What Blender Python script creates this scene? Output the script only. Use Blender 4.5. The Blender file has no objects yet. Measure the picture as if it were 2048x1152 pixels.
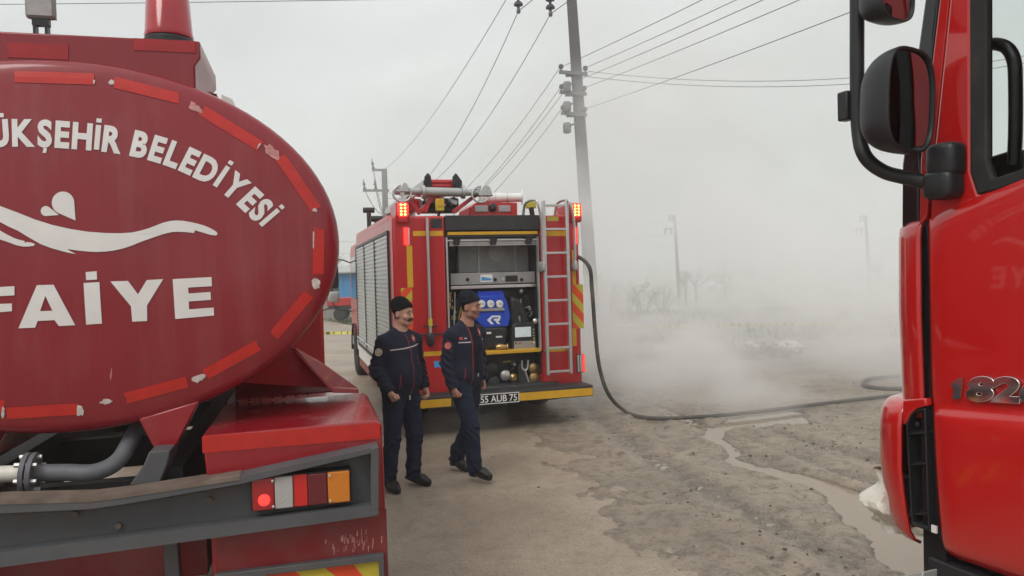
import bpy, bmesh, math, random
import numpy as np
from mathutils import Vector, Matrix
from mathutils.bvhtree import BVHTree
from mathutils.geometry import tessellate_polygon

SC = bpy.context.scene
COL = SC.collection
random.seed(7)
RNG = np.random.default_rng(11)

# ------------------------------------------------------------------ camera
FPX = 1500.0                       # focal length in pixels of the 2048 wide photograph
PITCH = math.radians(1.03)
ROLL = math.radians(1.6)
CAMH = 2.0
_fw = np.array([0, math.cos(PITCH), -math.sin(PITCH)])
_u0 = np.array([0, math.sin(PITCH), math.cos(PITCH)])
_r0 = np.array([1.0, 0, 0])
_R = _r0 * math.cos(ROLL) - _u0 * math.sin(ROLL)
_U = _u0 * math.cos(ROLL) + _r0 * math.sin(ROLL)
_C = np.array([0, 0, CAMH])
cd = bpy.data.cameras.new('camera')
cd.sensor_width = 36.0
cd.lens = FPX / 2048.0 * 36.0
cd.clip_start = 0.05
cd.clip_end = 5000
cam = bpy.data.objects.new('camera', cd)
COL.objects.link(cam)
cam.matrix_world = Matrix(((_R[0], _U[0], -_fw[0], 0), (_R[1], _U[1], -_fw[1], 0), (_R[2], _U[2], -_fw[2], CAMH), (0, 0, 0, 1)))
SC.camera = cam

# ------------------------------------------------------------------ sky, sun, exposure
SUN_EL, SUN_AZ = math.radians(48), math.radians(-150)
world = bpy.data.worlds.new('World')
SC.world = world
world.use_nodes = True
wn, wl = world.node_tree.nodes, world.node_tree.links
wn.clear()
w_out = wn.new('ShaderNodeOutputWorld')
w_bg = wn.new('ShaderNodeBackground')
w_bg.inputs['Strength'].default_value = 0.1
w_sky = wn.new('ShaderNodeTexSky')
w_sky.sky_type = 'NISHITA'
w_sky.sun_disc = False
w_sky.sun_elevation = SUN_EL
w_sky.sun_rotation = SUN_AZ
w_sky.dust_density = 4.0
w_sky.air_density = 1.5
w_tc = wn.new('ShaderNodeTexCoord')
w_map = wn.new('ShaderNodeMapping')
w_map.inputs['Scale'].default_value = (1.0, 1.0, 2.6)
w_noise = wn.new('ShaderNodeTexNoise')
w_noise.inputs['Scale'].default_value = 2.1
w_noise.inputs['Detail'].default_value = 5
w_noise.inputs['Roughness'].default_value = 0.5
w_ramp = wn.new('ShaderNodeValToRGB')
w_ramp.color_ramp.elements[0].position = 0.3
w_ramp.color_ramp.elements[0].color = (5.2, 5.38, 5.35, 1)
w_ramp.color_ramp.elements[1].position = 0.72
w_ramp.color_ramp.elements[1].color = (7.2, 7.4, 7.32, 1)
w_mix = wn.new('ShaderNodeMixRGB')
w_mix.inputs[0].default_value = 0.93
wl.new(w_tc.outputs['Generated'], w_map.inputs['Vector'])
wl.new(w_map.outputs[0], w_noise.inputs['Vector'])
wl.new(w_noise.outputs['Fac'], w_ramp.inputs[0])
wl.new(w_sky.outputs[0], w_mix.inputs[1])
wl.new(w_ramp.outputs[0], w_mix.inputs[2])
# an overcast sky is somewhat brighter overhead than along the horizon
w_sep = wn.new('ShaderNodeSeparateXYZ')
w_el = wn.new('ShaderNodeMapRange')
w_el.inputs['From Min'].default_value = 0.0; w_el.inputs['From Max'].default_value = 1.0
w_el.inputs['To Min'].default_value = 1.0; w_el.inputs['To Max'].default_value = 1.5
w_mul = wn.new('ShaderNodeVectorMath'); w_mul.operation = 'SCALE'
wl.new(w_tc.outputs['Generated'], w_sep.inputs[0])
wl.new(w_sep.outputs['Z'], w_el.inputs['Value'])
wl.new(w_mix.outputs[0], w_mul.inputs[0]); wl.new(w_el.outputs[0], w_mul.inputs['Scale'])
wl.new(w_mul.outputs[0], w_bg.inputs['Color'])
wl.new(w_bg.outputs[0], w_out.inputs['Surface'])
sd = bpy.data.lights.new('sun', 'SUN')
sd.energy = 1.2
sd.angle = math.radians(25)
sd.color = (1.0, 0.97, 0.92)
sun = bpy.data.objects.new('sun', sd)
COL.objects.link(sun)
_sv = Vector((math.sin(SUN_AZ) * math.cos(SUN_EL), math.cos(SUN_AZ) * math.cos(SUN_EL), math.sin(SUN_EL)))
sun.rotation_euler = _sv.to_track_quat('Z', 'Y').to_euler()
SC.view_settings.view_transform = 'Standard'
SC.view_settings.look = 'None'
SC.view_settings.gamma = 1.0
SC.view_settings.exposure = 0.22
SC.view_settings.use_curve_mapping = False
SC.cycles.use_denoising = True
SC.cycles.max_bounces = 8
SC.cycles.volume_bounces = 5
SC.cycles.transparent_max_bounces = 12
SC.cycles.volume_step_rate = 2.6
SC.cycles.volume_max_steps = 128
SC.cycles.caustics_reflective = False
SC.cycles.caustics_refractive = False
SC.cycles.sample_clamp_indirect = 6.0

# ------------------------------------------------------------------ pixel -> place
def ray(x, y):
    return FPX * _fw + (x - 1024) * _R + (576 - y) * _U
def ground(x, y, z=0.0):
    d = ray(x, y)
    return _C + d * ((z - CAMH) / d[2])
def at_depth(x, y, Y):
    d = ray(x, y)
    return _C + d * (Y / d[1])
class Frame:
    """a vehicle's own axes: x right, y forward, z up"""
    def __init__(s, o, deg):
        a = math.radians(deg)
        s.rot = a
        s.o = np.array([o[0], o[1], 0.0])
        s.ax = np.array([math.cos(a), math.sin(a), 0]); s.ay = np.array([-math.sin(a), math.cos(a), 0])
        d = _C - s.o
        s.c = np.array([d @ s.ax, d @ s.ay, d[2]])
    def _l(s, x, y):
        d = ray(x, y)
        return np.array([d @ s.ax, d @ s.ay, d[2]])
    def Y(s, x, y, w=0.0):          # pixel on the plane y = w
        l = s._l(x, y)
        return s.c + l * ((w - s.c[1]) / l[1])
    def X(s, x, y, w=0.0):          # pixel on the plane x = w
        l = s._l(x, y)
        return s.c + l * ((w - s.c[0]) / l[0])
    def Z(s, x, y, w=0.0):
        l = s._l(x, y)
        return s.c + l * ((w - s.c[2]) / l[2])
    def rect(s, x0, y0, x1, y1, w=0.0):    # u0,u1,z0,z1 on plane y=w
        xm, ym = (x0 + x1) / 2, (y0 + y1) / 2
        return s.Y(x0, ym, w)[0], s.Y(x1, ym, w)[0], s.Y(xm, y1, w)[2], s.Y(xm, y0, w)[2]

# ------------------------------------------------------------------ materials
MATS = {}
def mat(name, col, rough=0.5, metal=0.0, coat=0.0, var=0.0, vscale=8.0, dirt=None, dirt_amt=0.0, dirt_scale=3.0,
        bump=0.0, bscale=60.0, emit=None, estr=0.0, spec=0.5, trans=0.0, alpha=1.0, rvar=0.0, ior=1.45, streak=None, streak_amt=0.3):
    m = bpy.data.materials.new(name)
    m.use_nodes = True
    nt = m.node_tree
    N, L = nt.nodes, nt.links
    b = N['Principled BSDF']
    b.inputs['Base Color'].default_value = (*col, 1)
    b.inputs['Roughness'].default_value = rough
    b.inputs['Metallic'].default_value = metal
    b.inputs['Coat Weight'].default_value = coat
    b.inputs['Coat Roughness'].default_value = 0.06
    b.inputs['Specular IOR Level'].default_value = spec
    b.inputs['Transmission Weight'].default_value = trans
    b.inputs['IOR'].default_value = ior
    b.inputs['Alpha'].default_value = alpha
    if emit:
        b.inputs['Emission Color'].default_value = (*emit, 1)
        b.inputs['Emission Strength'].default_value = estr
    tc = N.new('ShaderNodeTexCoord')
    cur = None
    def noise(scale, detail=5, rough_=0.55, vec=None):
        n = N.new('ShaderNodeTexNoise')
        n.inputs['Scale'].default_value = scale
        n.inputs['Detail'].default_value = detail
        n.inputs['Roughness'].default_value = rough_
        L.new(vec or tc.outputs['Object'], n.inputs['Vector'])
        return n
    if var > 0:
        n = noise(vscale)
        mr = N.new('ShaderNodeMapRange')
        mr.inputs['From Min'].default_value = 0.3; mr.inputs['From Max'].default_value = 0.7
        mr.inputs['To Min'].default_value = 1 - var; mr.inputs['To Max'].default_value = 1 + var
        L.new(n.outputs['Fac'], mr.inputs['Value'])
        mx = N.new('ShaderNodeVectorMath'); mx.operation = 'SCALE'
        mx.inputs[0].default_value = col
        L.new(mr.outputs[0], mx.inputs['Scale'])
        cur = mx.outputs[0]
    if dirt and dirt_amt > 0:
        n = noise(dirt_scale, 8, 0.65)
        mr = N.new('ShaderNodeMapRange')
        mr.inputs['From Min'].default_value = 0.62 - 0.3 * dirt_amt; mr.inputs['From Max'].default_value = 0.85
        mr.inputs['To Max'].default_value = min(1.0, dirt_amt * 1.3)
        L.new(n.outputs['Fac'], mr.inputs['Value'])
        mx = N.new('ShaderNodeMixRGB')
        mx.inputs[1].default_value = (*col, 1); mx.inputs[2].default_value = (*dirt, 1)
        if cur: L.new(cur, mx.inputs[1])
        L.new(mr.outputs[0], mx.inputs[0])
        cur = mx.outputs[0]
        mr2 = N.new('ShaderNodeMapRange')
        mr2.inputs['To Min'].default_value = rough; mr2.inputs['To Max'].default_value = min(1, rough + 0.45)
        L.new(mr.outputs[0], mr2.inputs['Value'])
        L.new(mr2.outputs[0], b.inputs['Roughness'])
    if streak:                       # rain-washed dust running down the sheet metal
        mp = N.new('ShaderNodeMapping'); mp.inputs['Scale'].default_value = (11, 11, 0.7)
        L.new(tc.outputs['Object'], mp.inputs['Vector'])
        n = noise(1.0, 7, 0.65, mp.outputs[0]); n2 = noise(1.3, 4)
        mm = N.new('ShaderNodeMath'); mm.operation = 'MULTIPLY'
        L.new(n.outputs['Fac'], mm.inputs[0]); L.new(n2.outputs['Fac'], mm.inputs[1])
        mr = N.new('ShaderNodeMapRange')
        mr.inputs['From Min'].default_value = 0.25; mr.inputs['From Max'].default_value = 0.42; mr.inputs['To Max'].default_value = streak_amt
        L.new(mm.outputs[0], mr.inputs['Value'])
        mx = N.new('ShaderNodeMixRGB'); mx.inputs[1].default_value = (*col, 1); mx.inputs[2].default_value = (*streak, 1)
        if cur: L.new(cur, mx.inputs[1])
        L.new(mr.outputs[0], mx.inputs[0]); cur = mx.outputs[0]
    if cur: L.new(cur, b.inputs['Base Color'])
    if rvar > 0 and not dirt:
        n = noise(5.0)
        mr = N.new('ShaderNodeMapRange')
        mr.inputs['From Min'].default_value = 0.3; mr.inputs['From Max'].default_value = 0.7
        mr.inputs['To Min'].default_value = max(0.02, rough - rvar); mr.inputs['To Max'].default_value = rough + rvar
        L.new(n.outputs['Fac'], mr.inputs['Value']); L.new(mr.outputs[0], b.inputs['Roughness'])
    if bump > 0:
        n = noise(bscale, 4)
        bp = N.new('ShaderNodeBump')
        bp.inputs['Strength'].default_value = bump
        bp.inputs['Distance'].default_value = 0.01
        L.new(n.outputs['Fac'], bp.inputs['Height']); L.new(bp.outputs[0], b.inputs['Normal'])
    MATS[name] = m
    return m
MUDC = (0.20, 0.165, 0.13)
mat('tank_paint', (0.235, 0.0072, 0.016), 0.42, coat=0.5, var=0.07, vscale=2.0, dirt=(0.22, 0.035, 0.04), dirt_amt=0.2, dirt_scale=2.2, spec=0.3, bump=0.05, bscale=2.2, streak=(0.30, 0.075, 0.078), streak_amt=0.42)
MATS['tank_paint'].node_tree.nodes['Principled BSDF'].inputs['Coat Roughness'].default_value = 0.13
MATS['tank_paint'].node_tree.nodes['Principled BSDF'].inputs['Coat IOR'].default_value = 1.6
mat('box_paint', (0.28, 0.009, 0.016), 0.22, coat=0.35, var=0.08, vscale=3.0, dirt=(0.22, 0.09, 0.08), dirt_amt=0.35, dirt_scale=4, bump=0.03, bscale=5)
mat('worn_paint', (0.22, 0.012, 0.016), 0.4, var=0.1, vscale=3.0, dirt=(0.16, 0.10, 0.085), dirt_amt=0.75, dirt_scale=3.0, bump=0.05, bscale=9)
mat('engine_red', (0.44, 0.014, 0.017), 0.3, coat=0.2, var=0.06, vscale=2.0, dirt=(0.24, 0.08, 0.07), dirt_amt=0.18, dirt_scale=2.5)
mat('cab_red', (0.50, 0.008, 0.007), 0.25, coat=1.0, var=0.05, vscale=1.5, spec=0.5, bump=0.012, bscale=4, streak=(0.42, 0.06, 0.045), streak_amt=0.22)
MATS['cab_red'].node_tree.nodes['Principled BSDF'].inputs['Coat Roughness'].default_value = 0.03
mat('tape_red', (0.50, 0.018, 0.012), 0.3, var=0.12, vscale=14, dirt=(0.25, 0.03, 0.03), dirt_amt=0.3, dirt_scale=18, spec=0.6)
mat('tape_faded', (0.34, 0.016, 0.022), 0.4, var=0.1, vscale=12)
mat('peel_white', (0.60, 0.55, 0.52), 0.7, var=0.2, vscale=40, dirt=(0.35, 0.12, 0.12), dirt_amt=0.45, dirt_scale=30)
mat('peel_pink', (0.52, 0.22, 0.22), 0.6, var=0.3, vscale=50, dirt=(0.55, 0.42, 0.30), dirt_amt=0.6, dirt_scale=35)
mat('decal_white', (0.74, 0.73, 0.72), 0.5, var=0.05, vscale=8, dirt=(0.5, 0.42, 0.42), dirt_amt=0.15, dirt_scale=9)
mat('steel_grey', (0.085, 0.09, 0.098), 0.5, var=0.12, vscale=6, dirt=(0.12, 0.09, 0.07), dirt_amt=0.45, dirt_scale=5, bump=0.08, bscale=30)
mat('steel_dirty', (0.15, 0.115, 0.09), 0.75, var=0.25, vscale=9, dirt=(0.09, 0.06, 0.045), dirt_amt=0.6, dirt_scale=14, bump=0.15, bscale=40)
mat('pipe_grey', (0.12, 0.125, 0.14), 0.5, var=0.15, vscale=12, dirt=(0.16, 0.13, 0.10), dirt_amt=0.4, dirt_scale=9, bump=0.1, bscale=40)
mat('black_plastic', (0.016, 0.017, 0.019), 0.42, rvar=0.08, dirt=(0.05, 0.045, 0.04), dirt_amt=0.15, dirt_scale=6)
mat('black_gloss', (0.010, 0.010, 0.012), 0.12, coat=0.3)
mat('black_rubber', (0.018, 0.018, 0.019), 0.75, dirt=(0.10, 0.08, 0.065), dirt_amt=0.45, dirt_scale=5, bump=0.1)
mat('dark_metal', (0.03, 0.03, 0.032), 0.55, metal=0.2, var=0.2, dirt=(0.08, 0.065, 0.05), dirt_amt=0.4)
mat('alu', (0.52, 0.52, 0.51), 0.38, metal=0.75, var=0.08, dirt=(0.28, 0.26, 0.24), dirt_amt=0.3)
mat('alu_bright', (0.66, 0.66, 0.65), 0.3, metal=0.8, var=0.05)
mat('alu_pale', (0.42, 0.43, 0.42), 0.5, metal=0.3, var=0.08, dirt=(0.25, 0.23, 0.2), dirt_amt=0.3, dirt_scale=4)
mat('shutter', (0.56, 0.56, 0.56), 0.33, metal=0.7, var=0.05, dirt=(0.22, 0.2, 0.18), dirt_amt=0.25)
mat('chrome', (0.75, 0.75, 0.76), 0.07, metal=1.0)
mat('yellow_tape', (0.62, 0.34, 0.015), 0.4, var=0.1, dirt=(0.3, 0.2, 0.1), dirt_amt=0.25, dirt_scale=6)
mat('yellow_refl', (0.50, 0.42, 0.04), 0.4, var=0.1)
mat('orange_refl', (0.72, 0.07, 0.02), 0.4, var=0.08)
mat('panel_grey', (0.33, 0.32, 0.31), 0.45, metal=0.25, var=0.06)
mat('tank_inner', (0.30, 0.31, 0.30), 0.6, var=0.12, vscale=5)
mat('blue_plastic', (0.012, 0.06, 0.48), 0.35, coat=0.2, var=0.06)
mat('white_plastic', (0.72, 0.72, 0.70), 0.4, var=0.05)
mat('screen', (0.45, 0.5, 0.5), 0.2, var=0.1, vscale=30, emit=(0.6, 0.68, 0.7), estr=0.25)
mat('brass', (0.45, 0.30, 0.12), 0.35, metal=0.9, var=0.2)
mat('sticker_blue', (0.06, 0.28, 0.6), 0.5)
mat('lamp_red_lit', (0.6, 0.01, 0.01), 0.3, emit=(1.0, 0.02, 0.015), estr=3.5)
mat('lamp_hot', (0.9, 0.3, 0.05), 0.3, emit=(1.0, 0.32, 0.06), estr=9.0)
mat('lens_red', (0.35, 0.008, 0.012), 0.12, coat=0.5, bump=0.3, bscale=90, spec=0.6)
mat('lens_dark', (0.13, 0.006, 0.012), 0.12, coat=0.5, bump=0.3, bscale=90)
mat('lens_amber', (0.62, 0.20, 0.012), 0.12, coat=0.5, bump=0.3, bscale=90)
mat('lens_clear', (0.42, 0.42, 0.41), 0.1, coat=0.5, bump=0.4, bscale=120)
mat('reflex_red', (0.62, 0.02, 0.02), 0.2, coat=0.3)
mat('lens_beacon', (0.52, 0.02, 0.03), 0.15, coat=0.4, trans=0.35, var=0.1)
mat('floodlight_glass', (0.36, 0.35, 0.36), 0.15, var=0.15, vscale=25)
mat('mirror_glass', (0.30, 0.31, 0.32), 0.02, metal=1.0)
mat('tinted_glass', (0.02, 0.024, 0.026), 0.04, coat=0.4, spec=0.6)
mat('clear_glass', (0.92, 0.95, 0.94), 0.0, trans=1.0, ior=1.02, spec=0.6)
mat('interior', (0.025, 0.02, 0.022), 0.7, var=0.2)
mat('interior_red', (0.10, 0.012, 0.015), 0.6, var=0.2)
mat('handle_grey', (0.26, 0.27, 0.27), 0.45)
mat('plastic_sheet', (0.66, 0.64, 0.56), 0.35, var=0.1, vscale=12, dirt=(0.3, 0.24, 0.17), dirt_amt=0.35, dirt_scale=9, bump=0.3, bscale=25)
mat('navy_cloth', (0.014, 0.017, 0.033), 0.85, var=0.2, vscale=7, bump=0.25, bscale=45, spec=0.25)
mat('navy_trouser', (0.0125, 0.018, 0.038), 0.85, var=0.2, vscale=9, bump=0.3, bscale=35, spec=0.2)
mat('tshirt', (0.010, 0.012, 0.022), 0.9, var=0.2, spec=0.2)
mat('knit_black', (0.006, 0.006, 0.007), 0.95, bump=0.5, bscale=160, spec=0.15)
mat('knit_navy', (0.011, 0.013, 0.02), 0.95, bump=0.5, bscale=160, spec=0.15)
mat('shoe_black', (0.009, 0.009, 0.009), 0.45, bump=0.1, bscale=50)
mat('shoe_sole', (0.02, 0.019, 0.018), 0.7)
def skin(name, c):
    m = mat(name, c, 0.5, var=0.12, vscale=14, spec=0.35, bump=0.05, bscale=120)
    m.node_tree.nodes['Principled BSDF'].inputs['Subsurface Weight'].default_value = 0.08
skin('skin_fair', (0.50, 0.285, 0.21)); skin('skin_tan', (0.40, 0.20, 0.14))
skin('stubble_fair', (0.42, 0.245, 0.185)); skin('stubble_tan', (0.32, 0.168, 0.122)); skin('lip', (0.30, 0.11, 0.09))
mat('hair_dark', (0.012, 0.009, 0.007), 0.7)
mat('eye_white', (0.55, 0.52, 0.5), 0.2)
mat('piping_red', (0.22, 0.012, 0.022), 0.6)
mat('piping_light', (0.55, 0.45, 0.45), 0.5)
mat('badge_cream', (0.52, 0.48, 0.40), 0.6)
mat('badge_red', (0.45, 0.05, 0.04), 0.6)
mat('badge_orange', (0.55, 0.16, 0.06), 0.6)
mat('concrete_pole', (0.13, 0.13, 0.127), 0.85, var=0.12, vscale=3, bump=0.1, bscale=30)
mat('wood_pole', (0.13, 0.11, 0.095), 0.9, var=0.15)
mat('galv', (0.16, 0.165, 0.17), 0.6, metal=0.4, var=0.15)
mat('porcelain', (0.07, 0.075, 0.09), 0.25, var=0.1)
mat('wire', (0.11, 0.11, 0.115), 0.6)
mat('hose', (0.045, 0.045, 0.045), 0.6, dirt=(0.20, 0.165, 0.125), dirt_amt=0.7, dirt_scale=4)
mat('car_white', (0.70, 0.70, 0.68), 0.3, coat=0.4, var=0.03)
mat('sign_white', (0.66, 0.66, 0.64), 0.6, var=0.05)
mat('building_blue', (0.06, 0.28, 0.55), 0.7, var=0.12, vscale=1.0, dirt=(0.12, 0.16, 0.2), dirt_amt=0.3)
mat('building_wall', (0.30, 0.28, 0.25), 0.9, var=0.15, vscale=1.0)
mat('bark', (0.10, 0.085, 0.07), 0.9, var=0.2)
mat('twig', (0.13, 0.105, 0.085), 0.9)
mat('bush_leaf', (0.13, 0.125, 0.075), 0.8, var=0.25, vscale=2)
mat('grass_blade', (0.085, 0.115, 0.04), 0.8, var=0.35, vscale=0.8)
mat('hill', (0.10, 0.115, 0.075), 0.95, var=0.25, vscale=0.02)
mat('clod', (0.13, 0.105, 0.082), 0.85, var=0.25, vscale=9, bump=0.4, bscale=30)
mat('rubble', (0.30, 0.28, 0.25), 0.9, var=0.2, vscale=7, bump=0.3)
mat('bag_white', (0.68, 0.67, 0.66), 0.5, var=0.1, bump=0.4, bscale=14)
mat('bag_pink', (0.55, 0.36, 0.33), 0.5, var=0.1, bump=0.4, bscale=14)

# ------------------------------------------------------------------ mesh building
class MB:
    def __init__(s): s.v = []; s.f = []
    def add(s, vs, fs):
        o = len(s.v)
        s.v += [tuple(map(float, p)) for p in vs]
        s.f += [tuple(i + o for i in f) for f in fs]
        return s
    def box(s, x0, x1, y0, y1, z0, z1):
        return s.add([(x0, y0, z0), (x1, y0, z0), (x1, y1, z0), (x0, y1, z0), (x0, y0, z1), (x1, y0, z1), (x1, y1, z1), (x0, y1, z1)],
                     [(0, 3, 2, 1), (4, 5, 6, 7), (0, 1, 5, 4), (1, 2, 6, 5), (2, 3, 7, 6), (3, 0, 4, 7)])
    def bar(s, p, q, w, h, up=(0, 0, 1)):     # rectangular bar between two points
        p, q = Vector(p), Vector(q)
        d = (q - p).normalized()
        a = d.cross(Vector(up))
        if a.length < 1e-4: a = d.cross(Vector((1, 0, 0)))
        a.normalize(); b = a.cross(d).normalized()
        vs = []
        for c in (p, q):
            for i, j in ((-1, -1), (1, -1), (1, 1), (-1, 1)):
                vs.append(c + a * (i * w / 2) + b * (j * h / 2))
        return s.add(vs, [(3, 2, 1, 0), (4, 5, 6, 7), (0, 1, 5, 4), (1, 2, 6, 5), (2, 3, 7, 6), (3, 0, 4, 7)])
    def tube(s, pts, r, n=10, closed=False):
        pts = [Vector(p) for p in pts]
        m = len(pts)
        rs = r if isinstance(r, (list, tuple)) else [r] * m
        vs, fs = [], []
        prev = None
        for i, p in enumerate(pts):
            if closed: d = pts[(i + 1) % m] - pts[i - 1]
            else: d = pts[min(i + 1, m - 1)] - pts[max(i - 1, 0)]
            d.normalize()
            if prev is None:
                a = d.cross(Vector((0, 0, 1)))
                if a.length < 1e-3: a = d.cross(Vector((1, 0, 0)))
            else:
                a = prev - d * prev.dot(d)
            a.normalize(); prev = a
            b = d.cross(a)
            for k in range(n):
                t = 2 * math.pi * k / n
                vs.append(p + (a * math.cos(t) + b * math.sin(t)) * rs[i])
        for i in range(m if closed else m - 1):
            j = (i + 1) % m
            for k in range(n):
                l = (k + 1) % n
                fs.append((i * n + k, i * n + l, j * n + l, j * n + k))
        if not closed:
            fs.append(tuple(range(n - 1, -1, -1))); fs.append(tuple(range((m - 1) * n, m * n)))
        return s.add(vs, fs)
    def lathe(s, prof, c=(0, 0, 0), axis=(0, 0, 1), n=24):   # prof: (radius, height)
        ax = Vector(axis).normalized()
        a = ax.cross(Vector((0, 0, 1)))
        if a.length < 1e-3: a = Vector((1, 0, 0))
        a.normalize(); b = ax.cross(a); c = Vector(c)
        vs, fs = [], []
        for r, h in prof:
            for k in range(n):
                t = 2 * math.pi * k / n
                vs.append(c + ax * h + (a * math.cos(t) + b * math.sin(t)) * max(r, 1e-4))
        m = len(prof)
        for i in range(m - 1):
            for k in range(n):
                l = (k + 1) % n
                fs.append((i * n + k, i * n + l, (i + 1) * n + l, (i + 1) * n + k))
        fs.append(tuple(range(n - 1, -1, -1))); fs.append(tuple(range((m - 1) * n, m * n)))
        return s.add(vs, fs)
    def prism(s, poly, axis, a, b):      # poly 2D, extruded along axis 'x','y' or 'z' from a to b
        def P(p, t): return {'x': (t, p[0], p[1]), 'y': (p[0], t, p[1]), 'z': (p[0], p[1], t)}[axis]
        n = len(poly)
        vs = [P(p, a) for p in poly] + [P(p, b) for p in poly]
        tris = tessellate_polygon([[Vector((p[0], p[1], 0)) for p in poly]])
        fs = [tuple(t) for t in tris] + [tuple(i + n for i in reversed(t)) for t in tris]
        fs += [(i, (i + 1) % n, (i + 1) % n + n, i + n) for i in range(n)]
        return s.add(vs, fs)
    def frame(s, outer, inner, axis, a, b):   # outline with an opening (same point count)
        def P(p, t): return {'x': (t, p[0], p[1]), 'y': (p[0], t, p[1]), 'z': (p[0], p[1], t)}[axis]
        n = len(outer)
        vs = [P(p, a) for p in outer] + [P(p, a) for p in inner] + [P(p, b) for p in outer] + [P(p, b) for p in inner]
        fs = []
        for i in range(n):
            j = (i + 1) % n
            fs += [(i, j, j + n, i + n), (i + 2 * n, i + 3 * n, j + 3 * n, j + 2 * n), (i, i + 2 * n, j + 2 * n, j), (i + n, j + n, j + 3 * n, i + 3 * n)]
        return s.add(vs, fs)
    def grid(s, fn, nu, nv, wrap_u=False):
        vs = [fn(i / (nu if wrap_u else nu - 1), j / (nv - 1)) for i in range(nu) for j in range(nv)]
        fs = []
        for i in range(nu if wrap_u else nu - 1):
            for j in range(nv - 1):
                k = (i + 1) % nu
                fs.append((i * nv + j, k * nv + j, k * nv + j + 1, i * nv + j + 1))
        return s.add(vs, fs)
    def superell(s, c, r, e1=0.5, e2=0.5, nu=28, nv=15, M=None):
        c = Vector(c)
        def pw(x, e): return math.copysign(abs(x) ** e, x)
        def fn(u, v):
            a = 2 * math.pi * u; b = math.pi * (v - 0.5) * 0.9999
            p = Vector((r[0] * pw(math.cos(b), e1) * pw(math.cos(a), e2), r[1] * pw(math.cos(b), e1) * pw(math.sin(a), e2), r[2] * pw(math.sin(b), e1)))
            return c + (M @ p if M else p)
        return s.grid(fn, nu, nv, True)
    def build(s, name, m, parent=None, smooth=35, bevel=0.0, seg=2, normals=True):
        me = bpy.data.meshes.new(name)
        me.from_pydata(s.v, [], s.f)
        if normals:
            bm = bmesh.new(); bm.from_mesh(me)
            bmesh.ops.recalc_face_normals(bm, faces=bm.faces)
            bm.to_mesh(me); bm.free()
        if smooth:
            me.shade_smooth(); me.set_sharp_from_angle(angle=math.radians(smooth))
        o = bpy.data.objects.new(name, me)
        COL.objects.link(o)
        for mm in (m if isinstance(m, (list, tuple)) else [m]):
            me.materials.append(MATS[mm])
        if parent: o.parent = parent
        if bevel:
            md = o.modifiers.new('bevel', 'BEVEL')
            md.width = bevel; md.segments = seg; md.limit_method = 'ANGLE'; md.angle_limit = math.radians(40)
            md.harden_normals = False
        return o
def tag(o, label=None, cat=None, group=None, kind=None):
    if label: o['label'] = label
    if cat: o['category'] = cat
    if group: o['group'] = group
    if kind: o['kind'] = kind
    return o
def thing(name, label, cat, loc=(0, 0, 0), rz=0.0, group=None):
    o = bpy.data.objects.new(name, None)
    o.empty_display_size = 0.2
    COL.objects.link(o)
    o.location = loc; o.rotation_euler = (0, 0, rz)
    return tag(o, label, cat, group)
def copy_tree(o, parent=None):
    c = o.copy(); COL.objects.link(c); c.parent = parent
    for ch in o.children: copy_tree(ch, c)
    return c
def text_mesh(s, bold=0.0, extrude=0.0, bevel=0.0, res=4):
    cu = bpy.data.curves.new('text', 'FONT')
    cu.body = s; cu.size = 1.0; cu.offset = bold; cu.extrude = extrude; cu.bevel_depth = bevel; cu.resolution_u = res
    o = bpy.data.objects.new('text', cu)
    COL.objects.link(o)
    bpy.context.view_layer.update()
    me = bpy.data.meshes.new_from_object(o.evaluated_get(bpy.context.evaluated_depsgraph_get()))
    v = [tuple(p.co) for p in me.vertices]
    f = [tuple(p.vertices) for p in me.polygons]
    bpy.data.objects.remove(o); bpy.data.curves.remove(cu); bpy.data.meshes.remove(me)
    return v, f
def bezier(pts, n=8):
    """Catmull-Rom through points"""
    P = [Vector(p) for p in pts]
    P = [P[0] * 2 - P[1]] + P + [P[-1] * 2 - P[-2]]
    out = []
    for i in range(1, len(P) - 2):
        for k in range(n):
            t = k / n
            out.append(0.5 * ((2 * P[i]) + (P[i + 1] - P[i - 1]) * t + (2 * P[i - 1] - 5 * P[i] + 4 * P[i + 1] - P[i + 2]) * t * t
                              + (3 * P[i] - P[i - 1] - 3 * P[i + 1] + P[i + 2]) * t ** 3))
    out.append(P[-2])
    return out
def wheel(parent, c, r, w, side):     # axle along x; side = +1 faces +x
    t = MB()
    t.lathe([(r * 0.6, -w / 2), (r * 0.86, -w / 2), (r * 0.97, -w * 0.42), (r, -w * 0.3), (r, -w * 0.1), (r * 0.975, -w * 0.08), (r * 0.975, -w * 0.04), (r, -w * 0.02), (r, w * 0.3),
             (r * 0.97, w * 0.42), (r * 0.86, w / 2), (r * 0.6, w / 2)], c, (1, 0, 0), 36)
    wh = MB()
    wh.lathe([(r * 0.6, -w * 0.46), (r * 0.6, w * 0.46), (r * 0.52, w * 0.47), (r * 0.48, w * 0.2), (r * 0.25, w * 0.15), (r * 0.22, w * 0.45), (r * 0.12, w * 0.5), (0, w * 0.5)], c, (side, 0, 0), 24)
    for k in range(8):
        a = k * math.pi / 4
        wh.lathe([(0.018, 0), (0.018, w * 0.22), (0, w * 0.23)], (c[0], c[1] + math.cos(a) * r * 0.36, c[2] + math.sin(a) * r * 0.36), (side, 0, 0), 6)
    o = wh.build('wheel', 'dark_metal', parent)
    t.build('tyre', 'black_rubber', o)
    return o

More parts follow.
